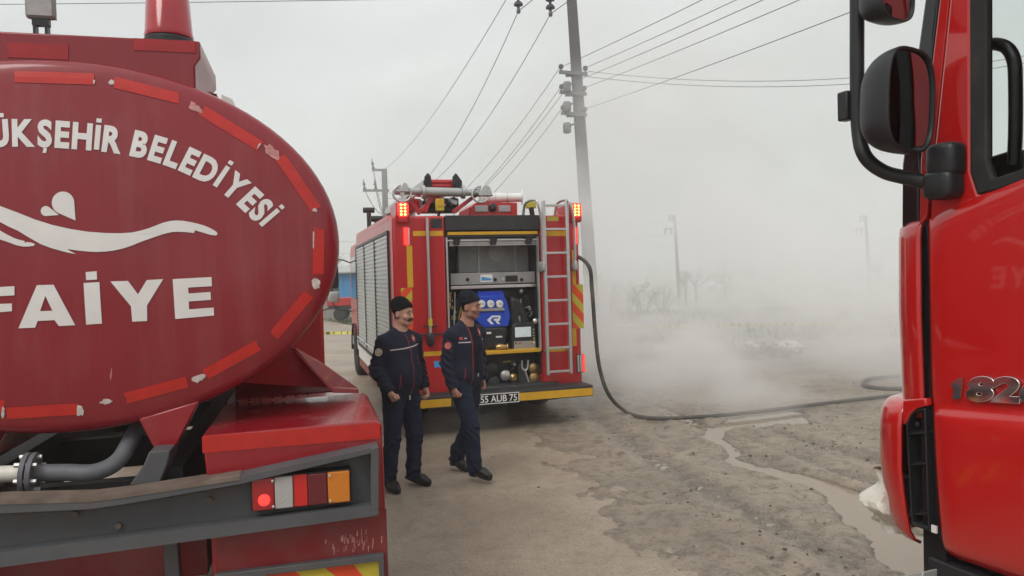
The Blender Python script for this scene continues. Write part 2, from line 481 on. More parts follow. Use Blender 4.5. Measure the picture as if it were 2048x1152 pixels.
# ================================================================== GROUND
def vnoise(x, y, seed=0):
    """smooth value noise, numpy"""
    xi = np.floor(x).astype(int); yi = np.floor(y).astype(int)
    xf = x - xi; yf = y - yi
    def h(a, b):
        n = (a * 374761393 + b * 668265263 + seed * 1442695041) & 0x7fffffff
        n = ((n ^ (n >> 13)) * 1274126177) & 0x7fffffff
        return ((n ^ (n >> 16)) & 0xffff) / 65535.0
    u = xf * xf * (3 - 2 * xf); v = yf * yf * (3 - 2 * yf)
    return (h(xi, yi) * (1 - u) + h(xi + 1, yi) * u) * (1 - v) + (h(xi, yi + 1) * (1 - u) + h(xi + 1, yi + 1) * u) * v
def fbm(x, y, oct=4, seed=0):
    a, s, t = 0.5, 0.0, 0.0
    for k in range(oct):
        s = s + a * vnoise(x * 2 ** k, y * 2 ** k, seed + k); t += a; a *= 0.55
    return s / t
def inside(px, py, poly):
    r = np.zeros(px.shape, bool)
    n = len(poly)
    for i in range(n):
        x0, y0 = poly[i]; x1, y1 = poly[(i + 1) % n]
        c = ((y0 > py) != (y1 > py)) & (px < (x1 - x0) * (py - y0) / (y1 - y0 + 1e-12) + x0)
        r ^= c
    return r
def poly_dist(px, py, poly):
    d = np.full(px.shape, 1e9)
    n = len(poly)
    for i in range(n):
        x0, y0 = poly[i]; x1, y1 = poly[(i + 1) % n]
        vx, vy = x1 - x0, y1 - y0
        t = np.clip(((px - x0) * vx + (py - y0) * vy) / (vx * vx + vy * vy + 1e-12), 0, 1)
        d = np.minimum(d, np.hypot(px - x0 - t * vx, py - y0 - t * vy))
    return np.where(inside(px, py, poly), -d, d)
def q3(x, y):                       # pixel in an enlarged crop of the photograph -> ground point
    g = ground(1160 + x / 2.549, 700 + y / 2.549)
    return (g[0], g[1])
STREAM = [q3(*p) for p in [(580, 432), (640, 450), (700, 480), (745, 522), (748, 562), (795, 586), (860, 604), (920, 628), (1000, 645), (1050, 668), (1150, 695),
    (1220, 725), (1270, 772), (1350, 842), (1350, 882), (1420, 920), (1500, 960), (1510, 1060), (1560, 1090), (1620, 1130), (1700, 1180), (1900, 1180), (1900, 1000), (1640, 905), (1500, 850), (1485, 770),
    (1420, 718), (1330, 688), (1250, 658), (1150, 636), (1060, 620), (960, 597), (890, 582), (825, 555), (806, 528), (755, 486), (722, 455), (690, 426)]]
POOL = [q3(*p) for p in [(640, 424), (690, 388), (730, 360), (800, 340), (900, 325), (1050, 310), (1115, 313), (1135, 345), (1175, 372), (1050, 378), (900, 384), (790, 394), (725, 414), (690, 430)]]
def road_edge_r(y):                 # right edge of the tarmac as a function of depth
    return np.interp(y, [-30, 0, 5, 10, 15, 20, 28, 40, 60, 110], [4, 2.0, 1.35, 0.75, -0.6, -2.2, -5.0, -10.5, -21, -50])
def road_edge_l(y):
    return np.interp(y, [-30, 0, 5, 10, 15, 20, 28, 40, 60, 110], [-3, -4.6, -5.2, -5.9, -7, -8.4, -11, -16.5, -28, -58])
def terrain(x, y):
    """large shapes: flat by the road, the field falls away gently"""
    d = np.clip((y - 18) / 90.0, 0, 1)
    s = d * d * (3 - 2 * d)
    side = np.clip((x + 6 + (y - 20) * 0.35) / 12.0, 0, 1)
    return -2.0 * s * side
def height(x, y):
    z = terrain(x, y)
    e = x - road_edge_r(y)
    mud = np.clip((e + 1.0 + 0.7 * (fbm(x * 1.1, y * 1.1, 3, 31) - 0.5)) / 0.9, 0, 1) * np.clip((24 - y) / 6, 0, 1)
    n = fbm(x * 2.1, y * 2.1, 4, 3) - 0.5
    # tyre ruts running along the road and out to the right
    r1 = x - (1.9 + 0.25 * np.sin(y * 0.5)) + (y - 6) * 0.13
    r2 = x - 2.6 + (y - 6) * 0.30
    ruts = 0
    for r, w, k in ((r1, 0.16, 0), (r1 - 1.1, 0.14, 1), (r2 - 0.9, 0.15, 2), (r2 - 1.5, 0.12, 4)):
        g = np.exp(-(r / w) ** 2)
        ridge = np.exp(-((np.abs(r) - w * 1.7) / (w * 0.55)) ** 2)
        tread = 0.5 + 0.5 * np.sin((y * 1.0 + np.abs(r) * 1.3) * 42)
        ruts = ruts - 0.020 * g * (0.6 + 0.5 * tread) + 0.016 * ridge * (0.5 + fbm(x * 9, y * 9, 2, 8))
    fine = (fbm(x * 11, y * 11, 3, 5) - 0.5)
    clod = np.clip(fbm(x * 7, y * 7, 3, 9) - 0.60, 0, 1) * 0.10
    far = np.clip((x - 9) / 12, 0, 1) + np.clip((y - 20) / 15, 0, 1)
    z = z + mud * (0.014 + 0.032 * n + 0.017 * fine + 1.25 * ruts + 0.8 * clod) + (1 - mud) * (-0.012 + 0.006 * n) + 0.10 * np.clip(far, 0, 1) * (fbm(x * 0.35, y * 0.35, 3, 4) - 0.5)
    near = (y < 13) & (x > 0) & (x < 7)
    if near.any():
        xx, yy = x[near], y[near]
        wob = 0.10 * (fbm(xx * 3.2, yy * 3.2, 4, 21) - 0.5) + 0.07 * (fbm(xx * 14, yy * 14, 2, 25) - 0.5)
        d = np.minimum(poly_dist(xx, yy, STREAM), poly_dist(xx, yy, POOL)) + wob
        zz = z[near]
        k = np.clip((0.09 - d) / 0.14, 0, 1); k = k * k * (3 - 2 * k)
        z[near] = zz * (1 - k) + (-0.040 + zz * 0.35) * k
    return z
def axis_pts(a, b, step, lo, hi, grow=1.16):
    c = list(np.arange(a, b + 1e-6, step))
    s, p = step, c[-1]
    right = []
    while p < hi:
        s *= grow; p += s; right.append(min(p, hi))
    s, p = step, c[0]
    left = []
    while p > lo:
        s *= grow; p -= s; left.append(max(p, lo))
    return np.array(left[::-1] + c + right)
gx = axis_pts(-2.0, 6.0, 0.035, -1500, 1500)
gy = axis_pts(3.6, 12.5, 0.035, -60, 2500)
GX, GY = np.meshgrid(gx, gy, indexing='ij')
GZ = height(GX.ravel(), GY.ravel())
nx, ny = len(gx), len(gy)
gv = np.stack([GX.ravel(), GY.ravel(), GZ], 1)
ii, jj = np.meshgrid(np.arange(nx - 1), np.arange(ny - 1), indexing='ij')
a0 = (ii * ny + jj).ravel()
gf = np.stack([a0, a0 + ny, a0 + ny + 1, a0 + 1], 1)
me = bpy.data.meshes.new('ground')
me.vertices.add(len(gv)); me.vertices.foreach_set('co', gv.ravel())
me.loops.add(gf.size); me.loops.foreach_set('vertex_index', gf.ravel())
me.polygons.add(len(gf)); me.polygons.foreach_set('loop_start', np.arange(0, gf.size, 4)); me.polygons.foreach_set('loop_total', np.full(len(gf), 4))
me.update(calc_edges=True); me.validate(); me.shade_smooth()
ground_o = bpy.data.objects.new('ground', me)
COL.objects.link(ground_o)
tag(ground_o, kind='structure')

def ground_material(wet=True):
    m = bpy.data.materials.new('ground_mud')
    m.use_nodes = True
    N, L = m.node_tree.nodes, m.node_tree.links
    b = N['Principled BSDF']
    geo = N.new('ShaderNodeNewGeometry')
    def noise(sc, det=6, ro=0.6):
        n = N.new('ShaderNodeTexNoise'); n.inputs['Scale'].default_value = sc; n.inputs['Detail'].default_value = det; n.inputs['Roughness'].default_value = ro
        L.new(geo.outputs['Position'], n.inputs['Vector']); return n.outputs['Fac']
    def rng(v, a, c, d=0.0, e=1.0):
        r = N.new('ShaderNodeMapRange'); r.inputs['From Min'].default_value = a; r.inputs['From Max'].default_value = c
        r.inputs['To Min'].default_value = d; r.inputs['To Max'].default_value = e
        L.new(v, r.inputs['Value']); return r.outputs[0]
    def mix(f, c1, c2):
        x = N.new('ShaderNodeMixRGB')
        for i, c in ((1, c1), (2, c2)):
            if isinstance(c, tuple): x.inputs[i].default_value = (*c, 1)
            else: L.new(c, x.inputs[i])
        if isinstance(f, float): x.inputs[0].default_value = f
        else: L.new(f, x.inputs[0])
        return x.outputs[0]
    def math_(op, a, c):
        x = N.new('ShaderNodeMath'); x.operation = op
        for i, v in ((0, a), (1, c)):
            if isinstance(v, (int, float)): x.inputs[i].default_value = v
            else: L.new(v, x.inputs[i])
        return x.outputs[0]
    base = mix(rng(noise(1.1), 0.35, 0.65), (0.25, 0.198, 0.147), (0.37, 0.303, 0.23))
    base = mix(rng(noise(6.0, 10, 0.8), 0.48, 0.62, 0.0, 0.85), base, (0.115, 0.088, 0.063))
    sepz = N.new('ShaderNodeSeparateXYZ'); L.new(geo.outputs['Position'], sepz.inputs[0])
    hv = math_('ADD', sepz.outputs['Z'], math_('MULTIPLY', math_('SUBTRACT', noise(5.0, 6, 0.7), 0.5), 0.02))
    if wet: base = mix(rng(hv, -0.018, 0.014, 0.62, 0.0), base, (0.085, 0.064, 0.045))      # water-soaked hollows
    base = mix(rng(noise(38.0, 5, 0.7), 0.54, 0.70), base, (0.09, 0.07, 0.052))
    base = mix(rng(noise(120.0, 3, 0.6), 0.60, 0.72, 0, 0.6), base, (0.42, 0.37, 0.31))
    # field: grass beyond the yard, and bare earth patches in it
    sep = N.new('ShaderNodeSeparateXYZ'); L.new(geo.outputs['Position'], sep.inputs[0])
    yv = math_('ADD', sep.outputs['Y'], math_('MULTIPLY', noise(0.3, 4), 9.0))
    gr = mix(rng(noise(0.35, 6), 0.4, 0.6), (0.10, 0.125, 0.06), (0.155, 0.16, 0.085))
    gr = mix(rng(noise(4.0, 6, 0.7), 0.5, 0.7), gr, (0.20, 0.18, 0.12))
    xv = math_('ADD', sep.outputs['X'], math_('MULTIPLY', math_('SUBTRACT', sep.outputs['Y'], 20.0), 0.5))
    f = rng(yv, 24.0, 30.0)
    base = mix(f, base, gr)
    L.new(base, b.inputs['Base Color'])
    rr = math_('MULTIPLY', rng(noise(2.2, 5), 0.35, 0.65, 0.30, 0.62), rng(hv, -0.012, 0.012, 0.35, 1.0))
    L.new(rr, b.inputs['Roughness'])
    bp = N.new('ShaderNodeBump'); bp.inputs['Strength'].default_value = 0.9; bp.inputs['Distance'].default_value = 0.02
    L.new(noise(45.0, 6, 0.65), bp.inputs['Height'])
    bp2 = N.new('ShaderNodeBump'); bp2.inputs['Strength'].default_value = 0.4; bp2.inputs['Distance'].default_value = 0.004
    L.new(noise(210.0, 3, 0.6), bp2.inputs['Height']); L.new(bp.outputs[0], bp2.inputs['Normal'])
    L.new(bp2.outputs[0], b.inputs['Normal'])
    return m
me.materials.append(ground_material())

# road: a worn tarmac strip smeared with mud, a sheet just over the ground
def road_material():
    m = ground_material(False); m.name = 'road_tarmac'
    N, L = m.node_tree.nodes, m.node_tree.links
    b = N['Principled BSDF']
    geo = N.new('ShaderNodeNewGeometry')
    def noise(sc, det=6, ro=0.6):
        n = N.new('ShaderNodeTexNoise'); n.inputs['Scale'].default_value = sc; n.inputs['Detail'].default_value = det; n.inputs['Roughness'].default_value = ro
        L.new(geo.outputs['Position'], n.inputs['Vector']); return n.outputs['Fac']
    r1 = N.new('ShaderNodeValToRGB')
    r1.color_ramp.elements[0].position = 0.36; r1.color_ramp.elements[0].color = (0.295, 0.232, 0.169, 1)
    r1.color_ramp.elements[1].position = 0.66; r1.color_ramp.elements[1].color = (0.41, 0.332, 0.25, 1)
    L.new(noise(0.9, 7, 0.6), r1.inputs[0])
    mx = N.new('ShaderNodeMixRGB'); mx.inputs[2].default_value = (0.17, 0.132, 0.098, 1)
    mr = N.new('ShaderNodeMapRange'); mr.inputs['From Min'].default_value = 0.50; mr.inputs['From Max'].default_value = 0.66; mr.inputs['To Max'].default_value = 0.8
    L.new(noise(48.0, 6, 0.8), mr.inputs['Value']); L.new(mr.outputs[0], mx.inputs[0]); L.new(r1.outputs[0], mx.inputs[1])
    mx2 = N.new('ShaderNodeMixRGB'); mx2.inputs[2].default_value = (0.48, 0.41, 0.33, 1)
    mr2 = N.new('ShaderNodeMapRange'); mr2.inputs['From Min'].default_value = 0.56; mr2.inputs['From Max'].default_value = 0.75; mr2.inputs['To Max'].default_value = 0.65
    L.new(noise(150.0, 3, 0.6), mr2.inputs['Value']); L.new(mr2.outputs[0], mx2.inputs[0]); L.new(mx.outputs[0], mx2.inputs[1])
    mx3 = N.new('ShaderNodeMixRGB'); mx3.inputs[2].default_value = (0.165, 0.128, 0.094, 1)
    mr4 = N.new('ShaderNodeMapRange'); mr4.inputs['From Min'].default_value = 0.48; mr4.inputs['From Max'].default_value = 0.64; mr4.inputs['To Max'].default_value = 0.42
    L.new(noise(6.0, 10, 0.8), mr4.inputs['Value']); L.new(mr4.outputs[0], mx3.inputs[0]); L.new(mx2.outputs[0], mx3.inputs[1])
    L.new(mx3.outputs[0], b.inputs['Base Color'])
    mr3 = N.new('ShaderNodeMapRange'); mr3.inputs['From Min'].default_value = 0.38; mr3.inputs['From Max'].default_value = 0.62
    mr3.inputs['To Min'].default_value = 0.28; mr3.inputs['To Max'].default_value = 0.62
    L.new(noise(0.55, 5), mr3.inputs['Value']); L.new(mr3.outputs[0], b.inputs['Roughness'])
    for n in N:
        if n.type == 'BUMP': n.inputs['Strength'].default_value *= 0.6
    return m
MATS['road_tarmac'] = road_material()
rb = MB()
ys = np.concatenate([np.arange(-8, 14, 0.25), np.arange(14, 40, 1.0), np.arange(40, 111, 5.0)])
def road_pt(u, v):
    y = ys[int(round(u * (len(ys) - 1)))]
    xl, xr = road_edge_l(y), road_edge_r(y)
    x = xl + (xr - xl) * v
    if v > 0.99: x += 0.9 * (float(fbm(np.array([y * 2.3]), np.array([0.5]), 3, 2)[0]) - 0.5)
    return (x, y, 0.004 + float(terrain(np.array([x]), np.array([y]))[0]) + 0.02 * min(1, max(0, (y - 18) / 10)))
rb.grid(road_pt, len(ys), 14)
road = rb.build('road', 'road_tarmac', smooth=60)
tag(road, kind='structure')

# muddy water standing in the hollows
def water_material():
    m = bpy.data.materials.new('muddy_water'); m.use_nodes = True
    N, L = m.node_tree.nodes, m.node_tree.links
    b = N['Principled BSDF']
    b.inputs['Base Color'].default_value = (0.27, 0.212, 0.15, 1)
    b.inputs['Roughness'].default_value = 0.04
    b.inputs['Specular IOR Level'].default_value = 0.55
    geo = N.new('ShaderNodeNewGeometry')
    n = N.new('ShaderNodeTexNoise'); n.inputs['Scale'].default_value = 9; n.inputs['Detail'].default_value = 3
    L.new(geo.outputs['Position'], n.inputs['Vector'])
    bp = N.new('ShaderNodeBump'); bp.inputs['Strength'].default_value = 0.12; bp.inputs['Distance'].default_value = 0.01
    L.new(n.outputs['Fac'], bp.inputs['Height']); L.new(bp.outputs[0], b.inputs['Normal'])
    MATS['muddy_water'] = m
water_material()
wb = MB()
wb.grid(lambda u, v: (1.1 + 6.4 * u, 3.7 + 7.9 * v, -0.0165), 12, 12)
tag(wb.build('puddle', 'muddy_water', smooth=0), kind='structure')

# loose clods of earth and pebbles on the mud
cl = MB()
ico_v = []
t_ = (1 + 5 ** 0.5) / 2
for a in (-1, 1):
    for b in (-t_, t_):
        ico_v += [(0, a, b), (a, b, 0), (b, 0, a)]
bm = bmesh.new(); bmesh.ops.create_icosphere(bm, subdivisions=1, radius=1.0)
ICO_V = [tuple(v.co) for v in bm.verts]; ICO_F = [tuple(v.index for v in f.verts) for f in bm.faces]
bm.free()
cx_, cy_, cs_ = [], [], []
for k in range(9000):
    y = 3.8 + (random.random() ** 1.4) * 13
    x = random.uniform(-3, 6.5 + (y - 4) * 0.5)
    e = x - float(road_edge_r(y))
    if e < 0.2 and random.random() < 0.90: continue
    if e > 3.5 and random.random() < 0.5: continue
    if random.random() > 0.25 + 1.6 * max(0, math.sin(x * 1.7 + y * 0.9) * 0.5): continue
    cx_.append(x); cy_.append(y); cs_.append(0.003 + 0.013 * random.random() ** 5)
ca = np.array(cx_); cb = np.array(cy_)
cz = np.maximum(height(ca.copy(), cb.copy()), -0.006)
dp = np.minimum(poly_dist(ca, cb, STREAM), poly_dist(ca, cb, POOL))
for x, y, s, z, d in zip(cx_, cy_, cs_, cz, dp):
    if d < 0.05: continue
    j = [(0.7 + 0.6 * random.random()) for _ in ICO_V]
    a = random.random() * 6.28
    ca_, sa_ = math.cos(a), math.sin(a)
    z0 = max(z, 0.005) if x < float(road_edge_r(y)) else z
    cl.add([(x + s * q * (v[0] * ca_ * 1.3 - v[1] * sa_), y + s * q * (v[0] * sa_ * 1.3 + v[1] * ca_), z0 + s * 0.35 + s * q * v[2] * 0.7) for v, q in zip(ICO_V, j)], ICO_F)
clo = cl.build('mud_clods', 'clod', smooth=80, normals=False)
tag(clo, 'small dark clods of earth strewn over the mud', 'mud', kind='stuff')

# ================================================================== WATER TANKER (left)
TK = Frame((-0.603 * 3.29, 3.29), 15)
tanker = thing('water_tanker', 'dark red water tanker with white lettering on the end of its oval tank', 'truck', (TK.o[0], TK.o[1], 0), TK.rot)
TA, TB_, TZ = 1.205, 0.83, 2.178       # ellipse half width, half height, centre height
_ds = [0, 0.3, 0.6, 0.8, 0.9, 0.96, 0.985, 1.0]
_dy = [-0.020, -0.018, -0.008, 0.006, 0.016, 0.026, 0.038, 0.065]
def dish_y(u, z):
    s = math.hypot(u / TA, (z - TZ) / TB_)
    return float(np.interp(s, _ds, _dy))
def dish(px, py, off=-0.004):
    w = 0.0
    for _ in range(5):
        p = TK.Y(px, py, w)
        w = dish_y(p[0], p[2]) + off
    return (p[0], w, p[2])
t = MB()
NS = 96
def ring(s, y):
    return [(TA * s * math.cos(2 * math.pi * k / NS), y, TZ + TB_ * s * math.sin(2 * math.pi * k / NS)) for k in range(NS)]
prof = [(0.02, -0.02), (0.15, -0.0195), (0.3, -0.018), (0.45, -0.0135), (0.6, -0.008), (0.7, -0.002), (0.8, 0.006), (0.86, 0.0115), (0.91, 0.0175), (0.95, 0.024), (0.975, 0.032), (0.99, 0.043), (1.0, 0.065), (1.0, 0.2), (1.0, 5.3), (0.97, 5.4), (0.7, 5.5), (0.02, 5.53)]
vs, fs = [], []
for s_, y_ in prof: vs += ring(s_, y_)
for i in range(len(prof) - 1):
    for k in range(NS):
        fs.append((i * NS + k, i * NS + (k + 1) % NS, (i + 1) * NS + (k + 1) % NS, (i + 1) * NS + k))
fs += [tuple(range(NS)), tuple(range((len(prof) - 1) * NS, len(prof) * NS))]
t.add(vs, fs)
tank = t.build('tank', 'tank_paint', tanker, smooth=60)
# a welded band around the shell
for yb in (1.6, 3.2, 4.8):
    b = MB(); vs, fs = [], []
    for y_, s_ in ((yb - 0.03, 1.0), (yb - 0.03, 1.008), (yb + 0.03, 1.008), (yb + 0.03, 1.0)): vs += ring(s_, y_)
    for i in range(3):
        for k in range(NS): fs.append((i * NS + k, i * NS + (k + 1) % NS, (i + 1) * NS + (k + 1) % NS, (i + 1) * NS + k))
    b.add(vs, fs); b.build('tank_band', 'tank_paint', tank)

def dish_faces(verts2, faces, name, m, off, parent, cuts=2, mapper=None):
    """flat shape -> laid on the dished end"""
    bm = bmesh.new()
    bv = [bm.verts.new((v[0], 0, v[1])) for v in verts2]
    for f in faces:
        try: bm.faces.new([bv[i] for i in f])
        except ValueError: pass
    bmesh.ops.triangulate(bm, faces=bm.faces)
    if cuts: bmesh.ops.subdivide_edges(bm, edges=[e for e in bm.edges if e.calc_length() > 0.05], cuts=cuts, use_grid_fill=True)
    bmesh.ops.triangulate(bm, faces=bm.faces)
    for v in bm.verts: v.co.y = dish_y(v.co.x, v.co.z) + off
    for f in bm.faces:
        f.normal_update()
        if f.normal.y > 0: f.normal_flip()
    me = bpy.data.meshes.new(name); bm.to_mesh(me); bm.free()
    o = bpy.data.objects.new(name, me); COL.objects.link(o); me.materials.append(MATS[m]); o.parent = parent
    return o
def dish_px(pts, name, m, off=-0.004, parent=None, cuts=2):
    P = [dish(x, y) for x, y in pts]
    P2 = [(p[0], p[2]) for p in P]
    tri = tessellate_polygon([[Vector((p[0], p[1], 0)) for p in P2]])
    return dish_faces(P2, [tuple(t) for t in tri], name, m, off, parent or tank, cuts)
def r2(x, y): return (x / 2.844, 400 + y / 2.844)
# emblem: waves and drops
main = [(0, 412), (35, 425), (70, 439), (105, 450), (141, 458), (176, 463.5), (211, 466), (240, 466.5), (264, 465), (282, 461), (299, 456), (327, 445), (340, 442), (352, 441), (366, 441.5), (380, 444), (394, 447), (408, 451), (420, 456), (429, 461),
        (433, 464), (435, 467), (434, 470), (431, 471), (423, 470), (415, 468), (402, 464), (390, 460.5), (388, 466), (380, 465), (369, 464), (356, 463.5), (344, 464), (327, 468), (309, 474), (281, 484), (264, 491), (246, 497), (228, 501), (211, 503), (193, 504), (176, 503), (155, 501), (135, 498),
        (140, 502), (152, 508), (137, 505.5), (123, 502), (102, 496), (81, 488), (58, 475), (35, 461), (17, 453), (0, 444), (-30, 430), (-62, 408), (-80, 398), (-50, 396), (-25, 402)]
dish_px(main, 'emblem_wave', 'decal_white')
dish_px([(0, 461), (14, 469), (28, 476), (40, 480), (49, 482), (50, 486), (53, 484), (62, 485), (69, 487.5), (69.5, 490), (66, 492), (56, 493), (46, 493), (33, 490.5), (21, 486), (10, 482), (0, 479), (-22, 466), (-40, 452), (-20, 453)], 'emblem_wave', 'decal_white')
def drop(cx, cy, r, tx, ty, n=18):
    a0 = math.atan2(ty - cy, tx - cx)
    d = math.hypot(tx - cx, ty - cy); h = math.acos(r / d)
    return [(cx + r * math.cos(a0 + h + (2 * math.pi - 2 * h) * k / n), cy + r * math.sin(a0 + h + (2 * math.pi - 2 * h) * k / n)) for k in range(n + 1)] + [(tx, ty)]
dish_px(drop(126, 405.5, 22.5, 151, 441), 'emblem_drop', 'decal_white', cuts=1)
dish_px(drop(91.5, 422, 10, 118, 430), 'emblem_drop', 'decal_white', cuts=1)
# block letters
LET = {
 'A': [[(105, 730), (210, 484), (258, 483), (258, 545), (228, 632), (298, 630), (258, 545), (258, 483), (305, 482), (428, 712), (335, 717), (310, 683), (214, 688), (200, 726)]],
 'I': [[(475, 472), (565, 467), (580, 703), (490, 709)], [(487, 410), (550, 405), (552, 452), (490, 456)]],
 'Y': [[(628, 463), (728, 460), (785, 537), (835, 455), (928, 450), (836, 600), (837, 688), (752, 692), (745, 605)]],
 'E': [[(982, 450), (1203, 438), (1205, 490), (1070, 498), (1072, 532), (1197, 523), (1200, 568), (1074, 577), (1075, 622), (1215, 612), (1218, 657), (997, 677)]],
 'F': [[(-118, 502), (82, 490), (82, 542), (-22, 548), (-20, 592), (68, 588), (68, 632), (-18, 640), (-14, 735), (-108, 741)]],
 'T': [[(-420, 520), (-165, 506), (-163, 560), (-245, 564), (-238, 750), (-338, 756), (-342, 570), (-418, 574)]],
 'I2': [[(-570, 528), (-468, 522), (-460, 765), (-562, 772)], [(-560, 462), (-488, 457), (-486, 505), (-558, 510)]]}
for k, polys in LET.items():
    for p in polys:
        dish_px([r2(*q) for q in p], 'letter', 'decal_white', cuts=2)
# arched line of letters
base_px = [(-190, 330), (-140, 313), (-90, 301), (-40, 293.5), (0, 291), (50, 290.5), (100, 292), (150, 295.5), (200, 300), (250, 307), (300, 318.5), (350, 335), (400, 358), (427, 371), (446, 384), (470, 403), (496, 427), (524, 454), (560, 496)]
base = [dish(x, y) for x, y in base_px]
B2 = [Vector((p[0], p[1])) for p in bezier([(p[0], p[2], 0) for p in base], 10)]
cum = [0.0]
for i in range(1, len(B2)): cum.append(cum[-1] + (B2[i] - B2[i - 1]).length)
def on_base(s):
    i = max(1, min(len(cum) - 1, int(np.searchsorted(cum, s))))
    t_ = (s - cum[i - 1]) / (cum[i] - cum[i - 1])
    return B2[i - 1].lerp(B2[i], t_), (B2[min(i + 2, len(B2) - 1)] - B2[max(i - 3, 0)]).normalized()
def s_at(px):
    u = dish(*px)
    return min(range(len(B2)), key=lambda i: (B2[i] - Vector((u[0], u[2]))).length)
sK, sEnd = cum[s_at((23, 290))], cum[s_at((526, 455))]
def glyph(ch):
    plain = {'İ': 'I', 'Ş': 'S', 'Ü': 'U'}.get(ch, ch)
    v, f = text_mesh(plain, bold=0.044)
    v = [(p[0], p[1]) for p in v]
    lo, hi = min(p[0] for p in v), max(p[0] for p in v)
    v = [((p[0] - lo) * 0.9, p[1]) for p in v]; hi = (hi - lo) * 0.9
    f = list(f)
    def quad(q):
        o = len(v); v.extend(q); f.append(tuple(range(o, o + len(q))))
    if plain == 'I' :
        lo2, hi2 = 0.0, 0.135
        v[:] = [(0, 0), (0.16, 0), (0.16, 0.70), (0, 0.70)]; f[:] = [(0, 1, 2, 3)]; hi = 0.16
    if ch == 'İ': quad([(0.0, 0.775), (0.16, 0.775), (0.16, 0.89), (0, 0.89)])
    if ch == 'Ş': quad([(hi * 0.42, -0.06), (hi * 0.66, -0.06), (hi * 0.60, -0.20), (hi * 0.36, -0.20)])
    if ch == 'Ü':
        quad([(hi * 0.18, 0.775), (hi * 0.42, 0.775), (hi * 0.42, 0.89), (hi * 0.18, 0.89)]); quad([(hi * 0.58, 0.775), (hi * 0.82, 0.775), (hi * 0.82, 0.89), (hi * 0.58, 0.89)])
    return v, f, hi
GAP = 0.07
line = [(c, glyph(c) if c != ' ' else None) for c in 'BÜYÜKŞEHİR BELEDİYESİ']
adv = [(g[2] if g else 0.13) + GAP for c, g in line]
pre = sum(adv[:4]); tot = sum(adv[4:]) - GAP
k_s = (sEnd - sK) / tot
x = -pre
CAP = 0.110
for (c, g), a in zip(line, adv):
    if g:
        vv = []
        for (lx, ly) in g[0]:
            p, d = on_base(sK + (x + g[2] / 2) * k_s)
            nrm = Vector((-d.y, d.x))
            q = p + d * ((lx - g[2] / 2) * k_s) + nrm * (ly / 0.70 * CAP)
            vv.append((q.x, q.y))
        dish_faces(vv, g[1], 'letter', 'decal_white', -0.004, tank, cuts=0)
    x += a
# reflective tape round the rim
def dish_strip(p0, p1, w, name, m, off=-0.0035, sag=0.0):
    a, b = dish(*p0), dish(*p1)
    A, B = Vector((a[0], a[2])), Vector((b[0], b[2]))
    d = (B - A).normalized(); n = Vector((-d.y, d.x))
    vv, ff = [], []
    K = 7
    for i in range(K):
        for s_ in (-1, 0, 1):
            q = A.lerp(B, i / (K - 1)) + n * (s_ * w / 2)
            if i in (0, K - 1): q += d * random.uniform(-0.006, 0.006)
            vv.append((q.x, q.y))
    for i in range(K - 1):
        for j in range(2): ff.append((i * 3 + j, i * 3 + j + 1, i * 3 + j + 4, i * 3 + j + 3))
    return dish_faces(vv, ff, name, m, off, tank, cuts=0)
TAPES = [((30, 153), (190, 158)), ((228, 164), (357, 196)), ((403, 220), (520, 292)), ((560, 313), (632, 418)), ((638, 456), (636, 549)), ((619, 587), (548, 671)), ((516, 691), (412, 748)), ((373, 764), (250, 797)), ((12, 827), (153, 818))]
for a, b in TAPES: dish_strip(a, b, 0.052, 'reflective_tape', 'tape_red')
for a, b in TAPES[2:8]:      # the same ring goes on round the other side of the tank end
    for nm in ('reflective_tape',):
        A, B = dish(*a), dish(*b)
        vv = []; d = (Vector((B[0], B[2])) - Vector((A[0], A[2]))).normalized(); n = Vector((-d.y, d.x))
        ff = []
        for i in range(5):
            for s_ in (-1, 1):
                q = Vector((A[0], A[2])).lerp(Vector((B[0], B[2])), i / 4) + n * s_ * 0.026
                vv.append((-q.x + 0.01, q.y))
        for i in range(4): ff.append((2 * i, 2 * i + 1, 2 * i + 3, 2 * i + 2))
        dish_faces(vv, ff, nm, 'tape_red', -0.0035, tank, cuts=0)
def peel(cx, cy, rx, ry, ang, m, n=16):
    pts = []
    for k in range(n):
        a = 2 * math.pi * k / n; r = 0.65 + 0.5 * random.random()
        x_, y_ = rx * r * math.cos(a), ry * r * math.sin(a)
        c_, s_ = math.cos(math.radians(ang)), math.sin(math.radians(ang))
        pts.append((cx + x_ * c_ - y_ * s_, cy + x_ * s_ + y_ * c_))
    dish_px(pts, 'peeled_patch', m, off=-0.0045, cuts=0)
for a in ((222, 165, 6, 6, 15, 'peel_white'), (391, 215, 17, 8, 28, 'peel_pink'), (544, 304, 20, 11, 42, 'peel_pink'), (630, 420, 5, 4, 0, 'peel_white'), (632, 566, 9, 12, 0, 'peel_white'), (627, 480, 1.6, 22, 0, 'peel_white'),
          (398, 756, 14, 8, -20, 'peel_white'), (213, 803, 13, 6, -15, 'peel_white'), (160, 821, 7, 13, 0, 'peel_white'), (222, 750, 1.5, 14, 6, 'peel_pink'), (518, 291, 2, 7, 30, 'peel_white'), (188, 164, 2, 5, 0, 'peel_white'), (6, 826, 4, 12, 0, 'peel_white')):
    peel(*a)

